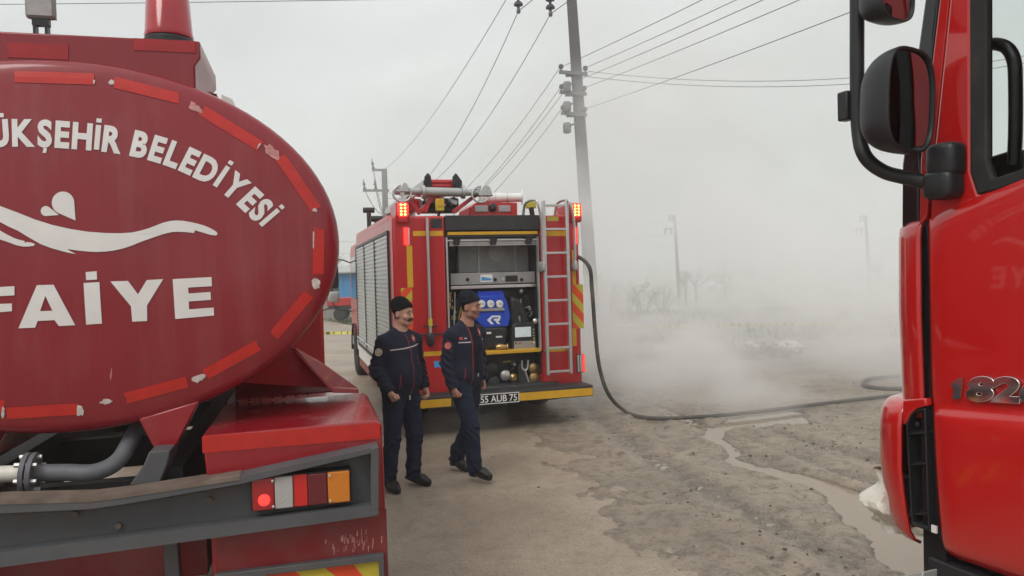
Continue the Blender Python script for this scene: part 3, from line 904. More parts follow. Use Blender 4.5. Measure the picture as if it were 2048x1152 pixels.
# coaming box along the top of the tank, with its tape
u1, zt = TK.Y(398, 78, 0.1)[0], TK.Y(398, 78, 0.1)[2]
zn = TK.Y(396, 112, 0.1)[2]; u2 = TK.Y(388, 128, 0.1)[0]; zn2 = TK.Y(388, 128, 0.1)[2]
zl = 2.80
co = MB()
co.prism([(-u1, zl), (u2, zl), (u2, zn2), (u1, zn), (u1, zt), (-u1, zt)], 'y', 0.13, 0.75)
coam = co.build('coaming', 'tank_paint', tanker, bevel=0.008)
for x0, y0, x1, y1 in ((14, 87, 136, 117), (267, 79, 391, 103)):
    a = TK.rect(x0, y0, x1, y1, 0.126)
    MB().box(a[0], a[1], 0.126, 0.1295, a[2], a[3]).build('reflective_tape', 'tape_faded', coam)
# pale side rail plate running forward beside the coaming
sr = MB()
sr.prism([(u2 + 0.015, 2.78), (u1 + 0.12, 2.74), (u1 + 0.07, zt - 0.09), (u1 + 0.01, zt - 0.06)], 'y', 0.9, 4.6)
sr.build('side_rail', 'white_plastic', tanker, bevel=0.006)
sr = MB(); sr.box(-u1, u1, 0.75, 4.6, zt - 0.16, zt - 0.1); sr.build('walkway', 'tank_paint', tanker)
# beacon
bc = TK.Y(338, 66, 0.26)
rb_ = TK.Y(386, 66, 0.26)[0] - bc[0]
b = MB(); b.lathe([(rb_ * 1.05, 0), (rb_ * 1.05, 0.03), (rb_ * 0.95, 0.045)], (bc[0], 0.26, zt - 0.003), (0, 0, 1), 36)
beacon = b.build('beacon', 'black_plastic', tanker)
b = MB(); b.lathe([(rb_ * 1.0, 0.04), (rb_ * 1.03, 0.05), (rb_ * 0.99, 0.065), (rb_ * 0.90, 0.23), (rb_ * 0.7, 0.27), (0, 0.28)], (bc[0], 0.26, zt), (0, 0, 1), 36)
b.build('beacon_lens', 'lens_beacon', beacon)
b = MB(); b.box(bc[0] - 0.025, bc[0] + 0.025, 0.235, 0.285, zt + 0.045, zt + 0.2); b.build('beacon_lamp', 'lens_dark', beacon)
# square work lamp on a bracket
wl0 = TK.Y(82, 62, 0.2); ww = TK.Y(113, 20, 0.2)[0] - TK.Y(51, 20, 0.2)[0]
zlb = TK.Y(82, 38, 0.2)[2]; ux = wl0[0]
b = MB(); b.box(ux - ww / 2, ux + ww / 2, 0.19, 0.23, zlb, zlb + ww); lamp = b.build('work_lamp', 'handle_grey', tanker, bevel=0.018, seg=3)
for k in range(5):
    MB().box(ux - ww * 0.42, ux + ww * 0.42, 0.232, 0.25, zlb + ww * (0.1 + 0.18 * k), zlb + ww * (0.16 + 0.18 * k)).build('cooling_fin', 'black_plastic', lamp)
MB().box(ux - ww * 0.4, ux + ww * 0.4, 0.186, 0.19, zlb + ww * 0.1, zlb + ww * 0.9).build('lamp_glass', 'floodlight_glass', lamp)
b = MB(); b.box(ux - 0.035, ux + 0.035, 0.195, 0.225, zlb - 0.03, zlb + 0.002).box(ux - 0.03, ux - 0.018, 0.19, 0.23, zt - 0.002, zlb - 0.028).box(ux + 0.018, ux + 0.03, 0.19, 0.23, zt - 0.002, zlb - 0.028)
b.box(ux - 0.05, ux + 0.05, 0.18, 0.24, zt - 0.004, zt + 0.012); b.build('bracket', 'black_plastic', lamp)

# rear wing box at the right, with tape along its edge
WB = -0.16
fl = TK.Y(403, 872, WB); fr = TK.Y(764, 836, WB)
zb = (fl[2] + fr[2]) / 2
U0, U1 = fl[0], fr[0]
bk = TK.Z(722, 786, zb)             # back right corner of the top
YB = bk[1]
b = MB()
zbot = TK.Y(775, 1150, WB)[2] - 0.3
b.prism([(U0, zb - 0.01), (U1 - 0.03, zb), (U1, zb - 0.02), (U1 + 0.01, zbot), (U0 + 0.03, zbot), (U0 + 0.02, zb - 0.25)], 'y', WB, YB)
wing = b.build('wing_box', 'box_paint', tanker, bevel=0.012, seg=3)
za = TK.Y(580, 897 - 26, WB)[2]
b = MB(); b.box(U0 + 0.002, U1 - 0.012, WB - 0.0035, WB - 0.0005, zb - 0.085, zb - 0.012)
b.build('reflective_tape', 'tape_red', wing)
b = MB(); b.box(U0 + 0.05, U1 + 0.0065, WB - 0.006, WB - 0.0005, zbot, TK.Y(600, 1035, WB)[2]); b.build('worn_panel', 'worn_paint', wing)
sc_ = MB()
for k in range(46):
    px_ = random.gauss(712, 26); py_ = random.gauss(1086, 10)
    if px_ > 764 or px_ < 640: continue
    p = TK.Y(px_, py_, WB - 0.0075); w_ = random.uniform(0.001, 0.004); h_ = random.uniform(0.004, 0.018)
    sc_.add([(p[0] - w_, WB - 0.0072, p[2] - h_), (p[0] + w_ * 0.6, WB - 0.0072, p[2] - h_ * 0.8), (p[0] + w_, WB - 0.0072, p[2] + h_), (p[0] - w_ * 0.4, WB - 0.0072, p[2] + h_ * 0.9)], [(0, 1, 2, 3)])
tag(sc_.build('scuffs', 'peel_pink', wing, smooth=0), kind='stuff')
# same on the left for the whole truck
b = MB(); b.prism([(-U0, zb - 0.01), (-U1 + 0.03, zb), (-U1, zb - 0.02), (-U1 - 0.01, zbot), (-U0, zbot)], 'y', WB, YB)
b.build('wing_box', 'box_paint', tanker, bevel=0.012)
# gusset plates between the tank and the wing box
g0, g1, g2_ = TK.Y(585, 697, 0.45), TK.Y(716, 781, 0.45), TK.Y(430, 812, 0.2)
pl = MB()
A = Vector(TK.Y(583, 694, 0.42)); B = Vector(TK.Y(716, 780, YB - 0.05)); Cc = Vector((fl[0] + 0.06, YB - 0.02, zb + 0.01)); D = Vector(TK.Y(470, 765, 0.30))
pl.add([A, B, Cc, D, A + Vector((0, 0.01, 0)), B + Vector((0, 0.012, 0)), Cc + Vector((0, 0.012, 0)), D + Vector((0, 0.012, 0))],
       [(0, 1, 2, 3), (7, 6, 5, 4), (0, 4, 5, 1), (1, 5, 6, 2), (2, 6, 7, 3), (3, 7, 4, 0)])
gus = pl.build('gusset_plate', 'box_paint', tanker)
nrm = (B - A).cross(Cc - A).normalized()
if nrm.y > 0: nrm = -nrm
for k in range(9):
    px_ = 428 + k * 23.4; py_ = 809 - k * 2.6
    # point on plate plane
    c0 = Vector(TK.c); l = Vector(TK._l(px_, py_))
    tt = (A - c0).dot(nrm) / l.dot(nrm)
    p = c0 + l * tt
    MB().lathe([(0.0075, -0.003), (0.0075, 0.0015)], p, nrm, 12).build('hole', 'black_gloss', gus)
pl = MB()        # sloping mudguard flap behind it
M0, M1, M2, M3 = Vector(TK.Y(588, 693, 0.44)), Vector(TK.Y(640, 722, 0.75)), Vector(TK.Y(718, 777, 0.62)), Vector(TK.Y(664, 775, 0.40))
up = Vector((0, 0.0, 0.03))
pl.add([M0, M1, M2, M3, M0 - up, M1 - up, M2 - up, M3 - up], [(0, 1, 2, 3), (7, 6, 5, 4), (0, 4, 5, 1), (1, 5, 6, 2), (2, 6, 7, 3), (3, 7, 4, 0)])
pl.build('mudguard', 'box_paint', tanker, bevel=0.006)
b = MB(); b.box(U0 + 0.03, U1 - 0.06, YB - 0.02, YB + 0.9, zb - 0.25, zb - 0.03); b.build('mudguard', 'box_paint', tanker, bevel=0.01)
for sx in (-1, 1):
    b = MB()
    Y0 = 1.6
    def mg(u, v, sx=sx):
        a = math.pi * (0.05 + 0.9 * u); return (sx * (0.72 + 0.58 * v), Y0 + 0.68 * math.cos(a), 0.52 + 0.66 * math.sin(a))
    b.grid(mg, 16, 2); o = b.build('mudguard', 'box_paint', tanker); md = o.modifiers.new('t', 'SOLIDIFY'); md.thickness = 0.02
# tank saddle and its grey foot
b = MB()
q = [TK.Y(x, y, 0.02) for x, y in ((278, 838), (398, 802), (352, 893), (308, 896))]
b.prism([(p[0], p[2]) for p in q], 'y', 0.015, 0.16); sad = b.build('saddle', 'box_paint', tanker, bevel=0.006)
q = [TK.Y(x, y, 0.0) for x, y in ((309, 892), (349, 890), (346, 912), (330, 953), (271, 957), (300, 915))]
b = MB(); b.prism([(p[0], p[2]) for p in q], 'y', -0.12, 0.12); b.build('saddle_foot', 'steel_grey', sad, bevel=0.006)
b = MB(); b.prism([(-p[0], p[2]) for p in q], 'y', -0.12, 0.12); b.build('saddle_foot', 'steel_grey', sad, bevel=0.006)
b = MB(); q = [TK.Y(x, y, 0.02) for x, y in ((278, 838), (398, 802), (352, 893), (308, 896))]
b.prism([(-p[0], p[2]) for p in q], 'y', 0.015, 0.16); b.build('saddle', 'box_paint', tanker, bevel=0.006)
# discharge pipe with flange
pz = lambda x, y, w: Vector(TK.Y(x, y, w))
P0, P1, P2, P3 = pz(-260, 958, -0.02), pz(62, 946, -0.02), pz(205, 944, -0.02), pz(262, 880, 0.14)
rp = (TK.Y(130, 966, -0.02)[2] - TK.Y(130, 932, -0.02)[2]) / -2
b = MB(); pts = [P1] + list(bezier([tuple(P1.lerp(P2, 0.5)), tuple(P2 - (P2 - P1).normalized() * 0.03), tuple(P2.lerp(P3, 0.35) + Vector((0.018, 0, -0.006))), tuple(P3), tuple(P3 + Vector((0.03, 0.3, 0.12)))], 6))
b.tube(pts, rp, 20); pipe = b.build('pipe', 'pipe_grey', tanker, smooth=50)
b = MB(); b.tube([P0, P1], rp * 0.95, 18); b.build('pipe', 'plastic_sheet', pipe)
dr = (P2 - P1).normalized()
for k_, s_ in ((-0.016, 1.0), (0.010, 1.0)):
    b = MB(); b.lathe([(0, -0.010), (0.088, -0.010), (0.088, 0.010), (0, 0.010)], P1 + dr * k_, dr, 28); fl_ = b.build('flange', 'pipe_grey', pipe, bevel=0.002)
for k in range(6):
    a = k * math.pi / 3 + 0.3
    off = Vector((0, math.cos(a) * 0.068, math.sin(a) * 0.068))
    MB().lathe([(0, -0.045), (0.011, -0.045), (0.011, 0.04), (0, 0.04)], P1 + off, dr, 6).build('bolt', 'alu', pipe)
# bumper channel: web, flanges, bent upper lip, end plate
WW, WF = -0.17, -0.27
def row(pts, w): return [Vector(TK.Y(x, y, w)) for x, y in pts]
XS = [-420, -200, 0, 60, 120, 180, 240, 300, 360, 420, 480, 540, 600, 660, 720, 750]
def ytop(x): return float(np.interp(x, [-420, 0, 185, 260, 480, 757], [1030, 1003, 998, 988, 954, 893]))
def ytopw(x): return ytop(x) + float(np.interp(x, [0, 480, 757], [24, 14, 10]))
def ybot(x): return float(np.interp(x, [-420, 0, 757], [1185, 1135, 1031]))
def yweb(x): return float(np.interp(x, [-420, 0, 757], [1150, 1095, 999]))
b = MB()
F1 = row([(x, ytop(x)) for x in XS], WF)          # top front edge
F1b = row([(x, ytopw(x)) for x in XS], WF)
W1 = row([(x, ytopw(x) + 2) for x in XS], WW)
W2 = row([(x, yweb(x)) for x in XS], WW)
F2 = row([(x, yweb(x) + 10) for x in XS], WF)
F2b = row([(x, ybot(x)) for x in XS], WF)
Bk1 = [p + Vector((0, 0.14, 0.0)) for p in F1]
Bk2 = [Vector((p.x, WW + 0.02, p.z)) for p in F2b]
rows = [Bk1, F1, F1b, W1, W2, F2, F2b, Bk2]
n = len(XS)
vs = [p for r_ in rows for p in r_]
fs = [(i * n + k, i * n + k + 1, ((i + 1) % 8) * n + k + 1, ((i + 1) % 8) * n + k) for i in range(8) for k in range(n - 1)]
b.add(vs, fs)
bump_o = b.build('bumper_beam', 'steel_grey', tanker, smooth=25)
# dirt-caked top face of the bent lip
b = MB(); TT = [p + Vector((0, 0, 0.003)) for p in F1[:11]]; TT2 = [p + Vector((0, 0.135, 0.004)) for p in F1[:11]]
lip = [p + Vector((0, -0.003, -0.012)) for p in F1[:11]]
m_ = len(TT)
b.add(TT + TT2 + lip, [(k, k + 1, m_ + k + 1, m_ + k) for k in range(m_ - 1)] + [(2 * m_ + k, 2 * m_ + k + 1, k + 1, k) for k in range(m_ - 1)])
b.build('worn_lip', 'steel_dirty', bump_o, smooth=40)
e = row([(742, 897), (757, 892), (757, 1031), (742, 1034)], WF)
b = MB(); b.prism([(p.x, p.z) for p in e], 'y', WF - 0.004, WW + 0.02); b.build('end_plate', 'steel_grey', bump_o, bevel=0.004)
for (x, y) in ((238, 1050), (420, 998), (152, 1027)):
    p = TK.Y(x, y, WW); MB().lathe([(0.014, 0), (0.014, 0.016), (0, 0.017)], (p[0], WW - 0.001, p[2]), (0, -1, 0), 6).build('bolt', 'steel_dirty', bump_o)
# tail lamp cluster
WL = -0.235
q = [TK.Y(x, y, WL) for x, y in ((503, 960), (699, 936), (699, 1001), (507, 1024))]
b = MB()
Lp = Vector((q[0][0], 0, (q[0][2] + q[3][2]) / 2)); Rp = Vector((q[1][0], 0, (q[1][2] + q[2][2]) / 2))
hh = (q[0][2] - q[3][2]) / 2
zc = (Lp.z + Rp.z) / 2
LX, RX = Lp.x, Rp.x
b.box(LX - 0.006, RX + 0.006, WL + 0.004, WW + 0.004, zc - hh - 0.006, zc + hh + 0.006)
tl = b.build('tail_lamp', 'black_plastic', tanker, bevel=0.008)
cuts = [0.0, 0.225, 0.415, 0.56, 0.765, 1.0]
for i, mm in enumerate(('lens_red', 'lens_clear', 'reflex_red', 'lens_dark', 'lens_amber')):
    x0, x1 = LX + (RX - LX) * cuts[i], LX + (RX - LX) * cuts[i + 1]
    d = 0.014 if mm != 'reflex_red' else 0.004
    b = MB(); b.box(x0 + 0.001, x1 - 0.001, WL - d, WL + 0.006, zc - hh, zc + hh)
    b.build('lens', mm, tl, bevel=0.006 if mm != 'reflex_red' else 0.002, seg=3)
xl = LX + (RX - LX) * 0.12
MB().superell((xl, WL - 0.013, zc - hh * 0.35), (0.026, 0.004, 0.026), 1, 1, 20, 9).build('lit_bulb', 'lamp_red_lit', tl)
for cx_ in (0.21, 0.79):
    for sz in (-0.8, 0.8):
        MB().lathe([(0.006, 0), (0.006, 0.006), (0.002, 0.008)], (LX + (RX - LX) * cx_, WL - 0.013, zc + hh * sz), (0, -1, 0), 10).build('screw', 'alu_bright', tl)
# lower frame with striped board
q = TK.rect(455, 1108, 768, 1200, WB - 0.02)
FX0, FX1, FZ1 = q[0] - 0.05, q[1], TK.Y(660, 1118, WB - 0.02)[2]
b = MB(); b.frame([(FX0, FZ1), (FX1, FZ1), (FX1, FZ1 - 0.24), (FX0, FZ1 - 0.24)], [(FX0 + 0.03, FZ1 - 0.03), (FX1 - 0.022, FZ1 - 0.03), (FX1 - 0.022, FZ1 - 0.21), (FX0 + 0.03, FZ1 - 0.21)], 'y', WB - 0.045, WB - 0.007)
lf = b.build('board_frame', 'steel_grey', tanker, bevel=0.003)
b = MB(); bx0, bx1, bz0, bz1 = FX0 + 0.03, FX1 - 0.022, FZ1 - 0.21, FZ1 - 0.03
MB().box(bx0, bx1, WB - 0.016, WB - 0.007, bz0, bz1).build('striped_board', 'orange_refl', lf)
for k in range(6):
    xa = bx1 - 0.12 - k * 0.26
    xs_ = [xa, xa + 0.13, xa + 0.13 - 0.18, xa - 0.18]
    poly = [(max(bx0, min(bx1, v)), z) for v, z in ((xa, bz1), (xa + 0.13, bz1), (xa + 0.13 + 0.18, bz0), (xa + 0.18, bz0))]
    if poly[1][0] - poly[0][0] < 0.01 and poly[2][0] - poly[3][0] < 0.01: continue
    MB().prism(poly, 'y', WB - 0.0185, WB - 0.0165).build('yellow_stripe', 'yellow_refl', lf)
# underframe, axle, wheels, rear struts
b = MB()
for sx in (-0.42, 0.42): b.box(sx - 0.05, sx + 0.05, 0.02, 6.9, 0.88, 1.16)
for yy in (0.1, 1.2, 2.4, 3.6, 5.0): b.box(-0.4, 0.4, yy, yy + 0.08, 0.92, 1.1)
b.build('chassis', 'dark_metal', tanker)
b = MB()
for sx in (-0.42, 0.42): b.bar((sx, -0.05, 0.95), (sx * 1.05, -0.05, 0.3), 0.07, 0.06)
b.box(-1.0, 1.0, -0.08, 0.0, 0.42, 0.54); b.build('underrun_bar', 'steel_grey', tanker, bevel=0.005)
for sx in (-1, 1):
    wheel(tanker, (sx * 1.02, 1.6, 0.5), 0.5, 0.28, sx); wheel(tanker, (sx * 0.72, 1.6, 0.5), 0.5, 0.26, -sx); wheel(tanker, (sx * 1.05, 6.2, 0.5), 0.5, 0.28, sx)
MB().tube([(-1.0, 1.6, 0.5), (1.0, 1.6, 0.5)], 0.09, 12).build('axle', 'dark_metal', tanker)
b = MB(); b.box(-0.55, 0.55, 0.1, 0.5, 0.62, 0.9); b.build('mud_tray', 'worn_paint', tanker)
# cab
b = MB(); b.prism([(5.75, 0.75), (7.55, 0.75), (7.6, 1.6), (7.35, 2.75), (7.2, 2.9), (5.75, 2.9)], 'x', -1.2, 1.2); cab0 = b.build('cab', 'engine_red', tanker, bevel=0.04)
for sx in (-1, 1):
    MB().prism([(6.15, 1.75), (7.2, 1.75), (7.05, 2.6), (6.15, 2.6)], 'x', sx * 1.203, sx * 1.208).build('side_window', 'tinted_glass', cab0)
MB().add([(-1.1, 7.572, 1.75), (1.1, 7.572, 1.75), (1.1, 7.39, 2.6), (-1.1, 7.39, 2.6), (-1.1, 7.585, 1.75), (1.1, 7.585, 1.75), (1.1, 7.405, 2.6), (-1.1, 7.405, 2.6)],
         [(0, 1, 2, 3), (7, 6, 5, 4), (0, 4, 5, 1), (1, 5, 6, 2), (2, 6, 7, 3), (3, 7, 4, 0)]).build('windscreen', 'tinted_glass', cab0)

# ================================================================== FIRE ENGINE (middle)
_m = at_depth(983, 650, 9.75)
FE = Frame((_m[0], 9.75), 16.5)
engine = thing('fire_engine', 'red fire engine with open pump bay and ladder at its rear, standing in smoke', 'truck', (FE.o[0], FE.o[1], 0), FE.rot)
HW = 1.25
def fbox(px, y0, y1, w=None):            # box from a pixel rectangle on the rear face
    a = FE.rect(*px, y0 if w is None else w)
    return (a[0], a[1], y0, y1, a[2], a[3])
ZT = FE.Y(985, 431)[2]                   # roof line
OL, OR = FE.Y(896, 590)[0], FE.Y(1078, 590)[0]     # rear opening
OT, OB = FE.Y(985, 474)[2], FE.Y(1000, 706)[2]
LOWZ = FE.Y(985, 782)[2]
BL = 5.3                                 # body length
b = MB()
b.box(-HW, OL - 0.012, 0, BL, LOWZ, ZT)
b.box(OR + 0.03, HW, 0, BL, LOWZ, ZT)
b.box(OL - 0.012, OR + 0.03, 0.62, BL, 0.6, ZT - 0.004)
body = b.build('body', 'engine_red', engine, bevel=0.035, seg=3)
b = MB(); b.box(OL - 0.008, OR + 0.026, 0.01, 0.62, OT + 0.1, ZT + 0.002); b.build('header', 'black_plastic', body, bevel=0.01)
b = MB(); b.box(OL - 0.01, OR + 0.028, -0.012, 0.02, FE.Y(985, 460)[2], ZT + 0.004); b.build('header_panel', 'dark_metal', body, bevel=0.006)
b = MB(); b.box(*fbox((895, 463, 1075, 469), -0.016, -0.0125)); b.build('yellow_stripe', 'yellow_tape', body)
b = MB(); b.box(OL - 0.008, OR + 0.026, -0.006, 0.03, OT, FE.Y(985, 469)[2] - 0.003); b.build('shutter_housing', 'dark_metal', body)
# opening frame
MB().box(OL - 0.01, OL + 0.012, -0.01, 0.05, OB, OT).build('opening_frame', 'alu_bright', body); MB().box(OR - 0.008, OR + 0.014, -0.01, 0.05, OB, OT).build('opening_frame', 'alu_bright', body)
b = MB(); b.box(OL, OR, 0.58, 0.615, OB - 0.3, OT + 0.09); b.box(OL - 0.011, OL + 0.004, 0.051, 0.6, OB - 0.3, OT + 0.09); b.box(OR + 0.012, OR + 0.029, 0.051, 0.6, OB - 0.3, OT + 0.09); b.build('bay_lining', 'dark_metal', body)
# raised roller shutter with rail and brackets
b = MB(); b.box(*fbox((899, 477, 1072, 488), 0.06, 0.09)); b.box(*fbox((899, 488.5, 1072, 491), 0.055, 0.1)); b.build('shutter_end', 'alu', body)
z = FE.Y(985, 480)[2]; b = MB(); b.tube([(OL, 0.03, z), (OR + 0.02, 0.03, z)], 0.012, 10); b.build('shutter_rail', 'alu_bright', body)
for px in (914, 988, 1059):
    u = FE.Y(px, 480)[0]; MB().prism([(u - 0.06, z + 0.05), (u + 0.06, z + 0.05), (u + 0.03, z - 0.06), (u - 0.03, z - 0.06)], 'y', 0.012, 0.055).build('shutter_bracket', 'black_plastic', body)
# pale tank end behind, with a round stamp
a = fbox((916, 490, 1058, 546), 0.42, 0.57, 0.42)
b = MB(); b.box(*a); ti = b.build('inner_tank', 'tank_inner', engine, bevel=0.02)
for px in (957, 1030):
    u = FE.Y(px, 520, 0.42)[0]; MB().box(u - 0.012, u + 0.012, 0.405, 0.42, a[4], a[5]).build('tank_rib', 'alu_pale', ti)
p = FE.Y(993, 506, 0.41); MB().lathe([(0, 0), (0.118, 0), (0.118, 0.012), (0, 0.012)], (p[0], 0.42, p[2]), (0, -1, 0), 32).build('tank_lid', 'panel_grey', ti)
# instrument shelf
a = fbox((901, 545, 1070, 568), 0.16, 0.42, 0.16)
b = MB(); b.box(*a); sh = b.build('instrument_shelf', 'panel_grey', engine, bevel=0.006)
for px, r in ((935, 0.024), (990, 0.024), (1043, 0.024)):
    p = FE.Y(px, 559, 0.16); MB().lathe([(0, 0), (r, 0), (r * 0.9, 0.02), (0, 0.02)], (p[0], 0.161, p[2]), (0, -1, 0), 16).build('knob', 'black_plastic', sh)
p = FE.Y(1006, 558, 0.16); MB().lathe([(0, 0), (0.022, 0), (0.022, 0.006), (0, 0.006)], (p[0], 0.161, p[2]), (0, -1, 0), 16).build('socket', 'alu', sh)
MB().box(*fbox((961, 549, 985, 564), 0.156, 0.1595, 0.157)).build('sticker', 'white_plastic', sh)
c_ = fbox((963, 553, 983, 561), 0.1535, 0.1555, 0.155)
MB().prism([(c_[0], c_[5]), (c_[1], c_[4] + (c_[5] - c_[4]) * 0.45), (c_[1], c_[4]), (c_[0], c_[4])], 'y', 0.1535, 0.1555).build('sticker_wave', 'sticker_blue', sh)
MB().box(*fbox((1011, 551, 1035, 563), 0.152, 0.1595, 0.157)).build('lock_plate', 'black_plastic', sh)
MB().box(*fbox((901, 570, 1071, 576), 0.14, 0.18, 0.16)).build('shelf_lip', 'alu_bright', sh, bevel=0.004)
# pump: dark moulded housing, blue gauge head, display
def fpoly(pts, y0, y1, name, m, parent, bevel=0.0, w=None):
    q = [FE.Y(x, y, y0 if w is None else w) for x, y in pts]
    return MB().prism([(p[0], p[2]) for p in q], 'y', y0, y1).build(name, m, parent, bevel=bevel)
pump = fpoly([(905, 600), (930, 582), (1066, 580), (1072, 610), (1074, 700), (908, 704)], 0.34, 0.56, 'pump_housing', 'black_plastic', engine, 0.02, 0.34)
fpoly([(965, 650), (1018, 652), (1014, 690), (1000, 702), (972, 702)], 0.12, 0.40, 'pump_cover', 'black_plastic', pump, 0.05)
fpoly([(1022, 592), (1046, 600), (1062, 640), (1060, 650), (1020, 652)], 0.18, 0.40, 'pump_cover', 'black_plastic', pump, 0.04)
gh = fpoly([(950, 592), (1008, 590), (1016, 606), (1022, 632), (1019, 652), (966, 655), (950, 640)], 0.12, 0.36, 'gauge_head', 'blue_plastic', pump, 0.02)
fpoly([(955, 583), (1006, 581), (1010, 591), (954, 592)], 0.18, 0.36, 'gauge_hood', 'blue_plastic', pump, 0.01)
fpoly([(957, 618), (1008, 615), (1010, 621), (957, 623)], 0.10, 0.13, 'gauge_tray', 'panel_grey', gh, 0.003)
for px in (963, 981, 999):
    p = FE.Y(px, 608, 0.118)
    gg = MB().lathe([(0, 0), (0.052, 0), (0.052, 0.012), (0.044, 0.016), (0.044, 0.012), (0, 0.012)], (p[0], 0.121, p[2]), (0, -1, 0), 24).build('gauge', 'alu_bright', gh)
    MB().lathe([(0, 0), (0.043, 0), (0.043, 0.002), (0, 0.002)], (p[0], 0.109, p[2]), (0, -1, 0), 24).build('gauge_dial', 'white_plastic', gg)
    MB().box(p[0] - 0.003, p[0] + 0.028, 0.1045, 0.1065, p[2] - 0.004, p[2] + 0.004).build('needle', 'black_plastic', gg)
# the emblem on the blue head
fpoly([(974, 640), (984, 631), (1000, 631), (1000.5, 634.5), (986, 634.5), (981, 640), (988, 648.5), (982, 648.5)], 0.1165, 0.1195, 'emblem', 'white_plastic', gh)
fpoly([(988, 637.5), (996.5, 637), (1000, 631), (1001.5, 634), (999.5, 641), (996, 642), (1001, 648), (995, 648), (990, 641), (987, 641)], 0.1140, 0.1160, 'emblem', 'white_plastic', gh)
ds = fpoly([(1024, 652), (1032, 646), (1072, 644), (1076, 698), (1022, 700)], 0.10, 0.36, 'control_console', 'black_plastic', pump, 0.015)
MB().box(*fbox((1030, 654, 1062, 674), 0.092, 0.0985, 0.096)).build('display', 'screen', ds, bevel=0.002)
MB().box(*fbox((1028, 682, 1071, 697), 0.092, 0.0985, 0.096)).build('key_panel', 'panel_grey', ds, bevel=0.002)
for i, (px, py, mm) in enumerate(((1032, 686, 'grass_blade'), (1040, 686, 'reflex_red'), (1034, 692, 'yellow_refl'), (1062, 685, 'yellow_refl'), (1068, 685, 'white_plastic'), (1067, 659, 'panel_grey'), (1067, 665, 'panel_grey'), (1067, 671, 'panel_grey'), (1068, 677, 'yellow_refl'))):
    p = FE.Y(px, py, 0.092); MB().lathe([(0, 0), (0.014, 0), (0.012, 0.008), (0, 0.008)], (p[0], 0.0915, p[2]), (0, -1, 0), 10).build('button', mm, ds)
for px, py in ((903, 595), (906, 602), (903, 610), (907, 616), (905, 588)):
    p = FE.Y(px, py, 0.2); MB().lathe([(0, 0), (0.02, 0), (0.024, 0.03), (0, 0.035)], (p[0] , 0.33, p[2]), (0, -1, 0), 10).build('coupling', 'brass', pump)
MB().box(*fbox((903, 631, 912, 640), 0.33, 0.339, 0.33)).build('sticker', 'yellow_refl', pump)
p = FE.Y(1043, 582, 0.2); MB().superell((p[0], 0.22, p[2]), (0.035, 0.035, 0.035), 1, 1, 14, 9).build('bay_lamp', 'alu_bright', body); MB().tube([(p[0], 0.22, p[2]), (p[0], 0.5, p[2] + 0.1)], 0.01, 6).build('bay_lamp_arm', 'dark_metal', body)
p = FE.Y(1070, 642, 0.08); MB().lathe([(0, 0), (0.03, 0.0), (0.035, 0.04), (0.015, 0.06), (0, 0.06)], (p[0], 0.1, p[2]), (0, -1, 0), 14).build('valve_knob', 'alu_bright', pump)
p = FE.Y(1003, 694, 0.1); MB().lathe([(0.03, -0.08), (0.05, -0.04), (0.05, 0.0), (0.035, 0.05), (0.05, 0.06), (0.05, 0.08)], (p[0], 0.08, p[2]), (1, -0.2, 0), 16).build('outlet', 'brass', pump)
# cables, pipes and labels inside the bay
rq = random.Random(9)
for i in range(7):
    x0_ = 905 + i * 5; ps = [tuple(FE.Y(x0_ + rq.uniform(-3, 3), 584 + k * 28, 0.26 + rq.uniform(-0.02, 0.05))) for k in range(5)]
    MB().tube(bezier(ps, 5), rq.uniform(0.007, 0.016), 8).build('cable', ('black_rubber', 'alu', 'black_rubber', 'yellow_tape', 'brass')[i % 5], pump)
for i in range(6):
    px_, py_ = rq.uniform(1024, 1066), rq.uniform(586, 640); p = FE.Y(px_, py_, 0.17)
    MB().tube(bezier([tuple(p), (p[0] + rq.uniform(-0.1, 0.1), 0.22, p[2] - 0.12), (p[0] + rq.uniform(-0.15, 0.15), 0.36, p[2] - 0.2)], 5), rq.uniform(0.008, 0.02), 8).build('cable', ('black_rubber', 'alu_pale')[i % 2], pump)
for (x0_, y0_, x1_, y1_) in ((908, 622, 914, 626), (1050, 610, 1056, 616), (905, 655, 913, 661), (970, 664, 982, 668), (992, 672, 1004, 675)):
    MB().box(*fbox((x0_, y0_, x1_, y1_), 0.10, 0.117, 0.11) if x0_ > 960 and x0_ < 1010 else fbox((x0_, y0_, x1_, y1_), 0.33, 0.339, 0.335)).build('label', 'white_plastic', pump)
# sill with yellow edge
a = fbox((896, 702, 1082, 709), -0.02, 0.5)
MB().box(*a).build('sill', 'yellow_tape', body, bevel=0.006)
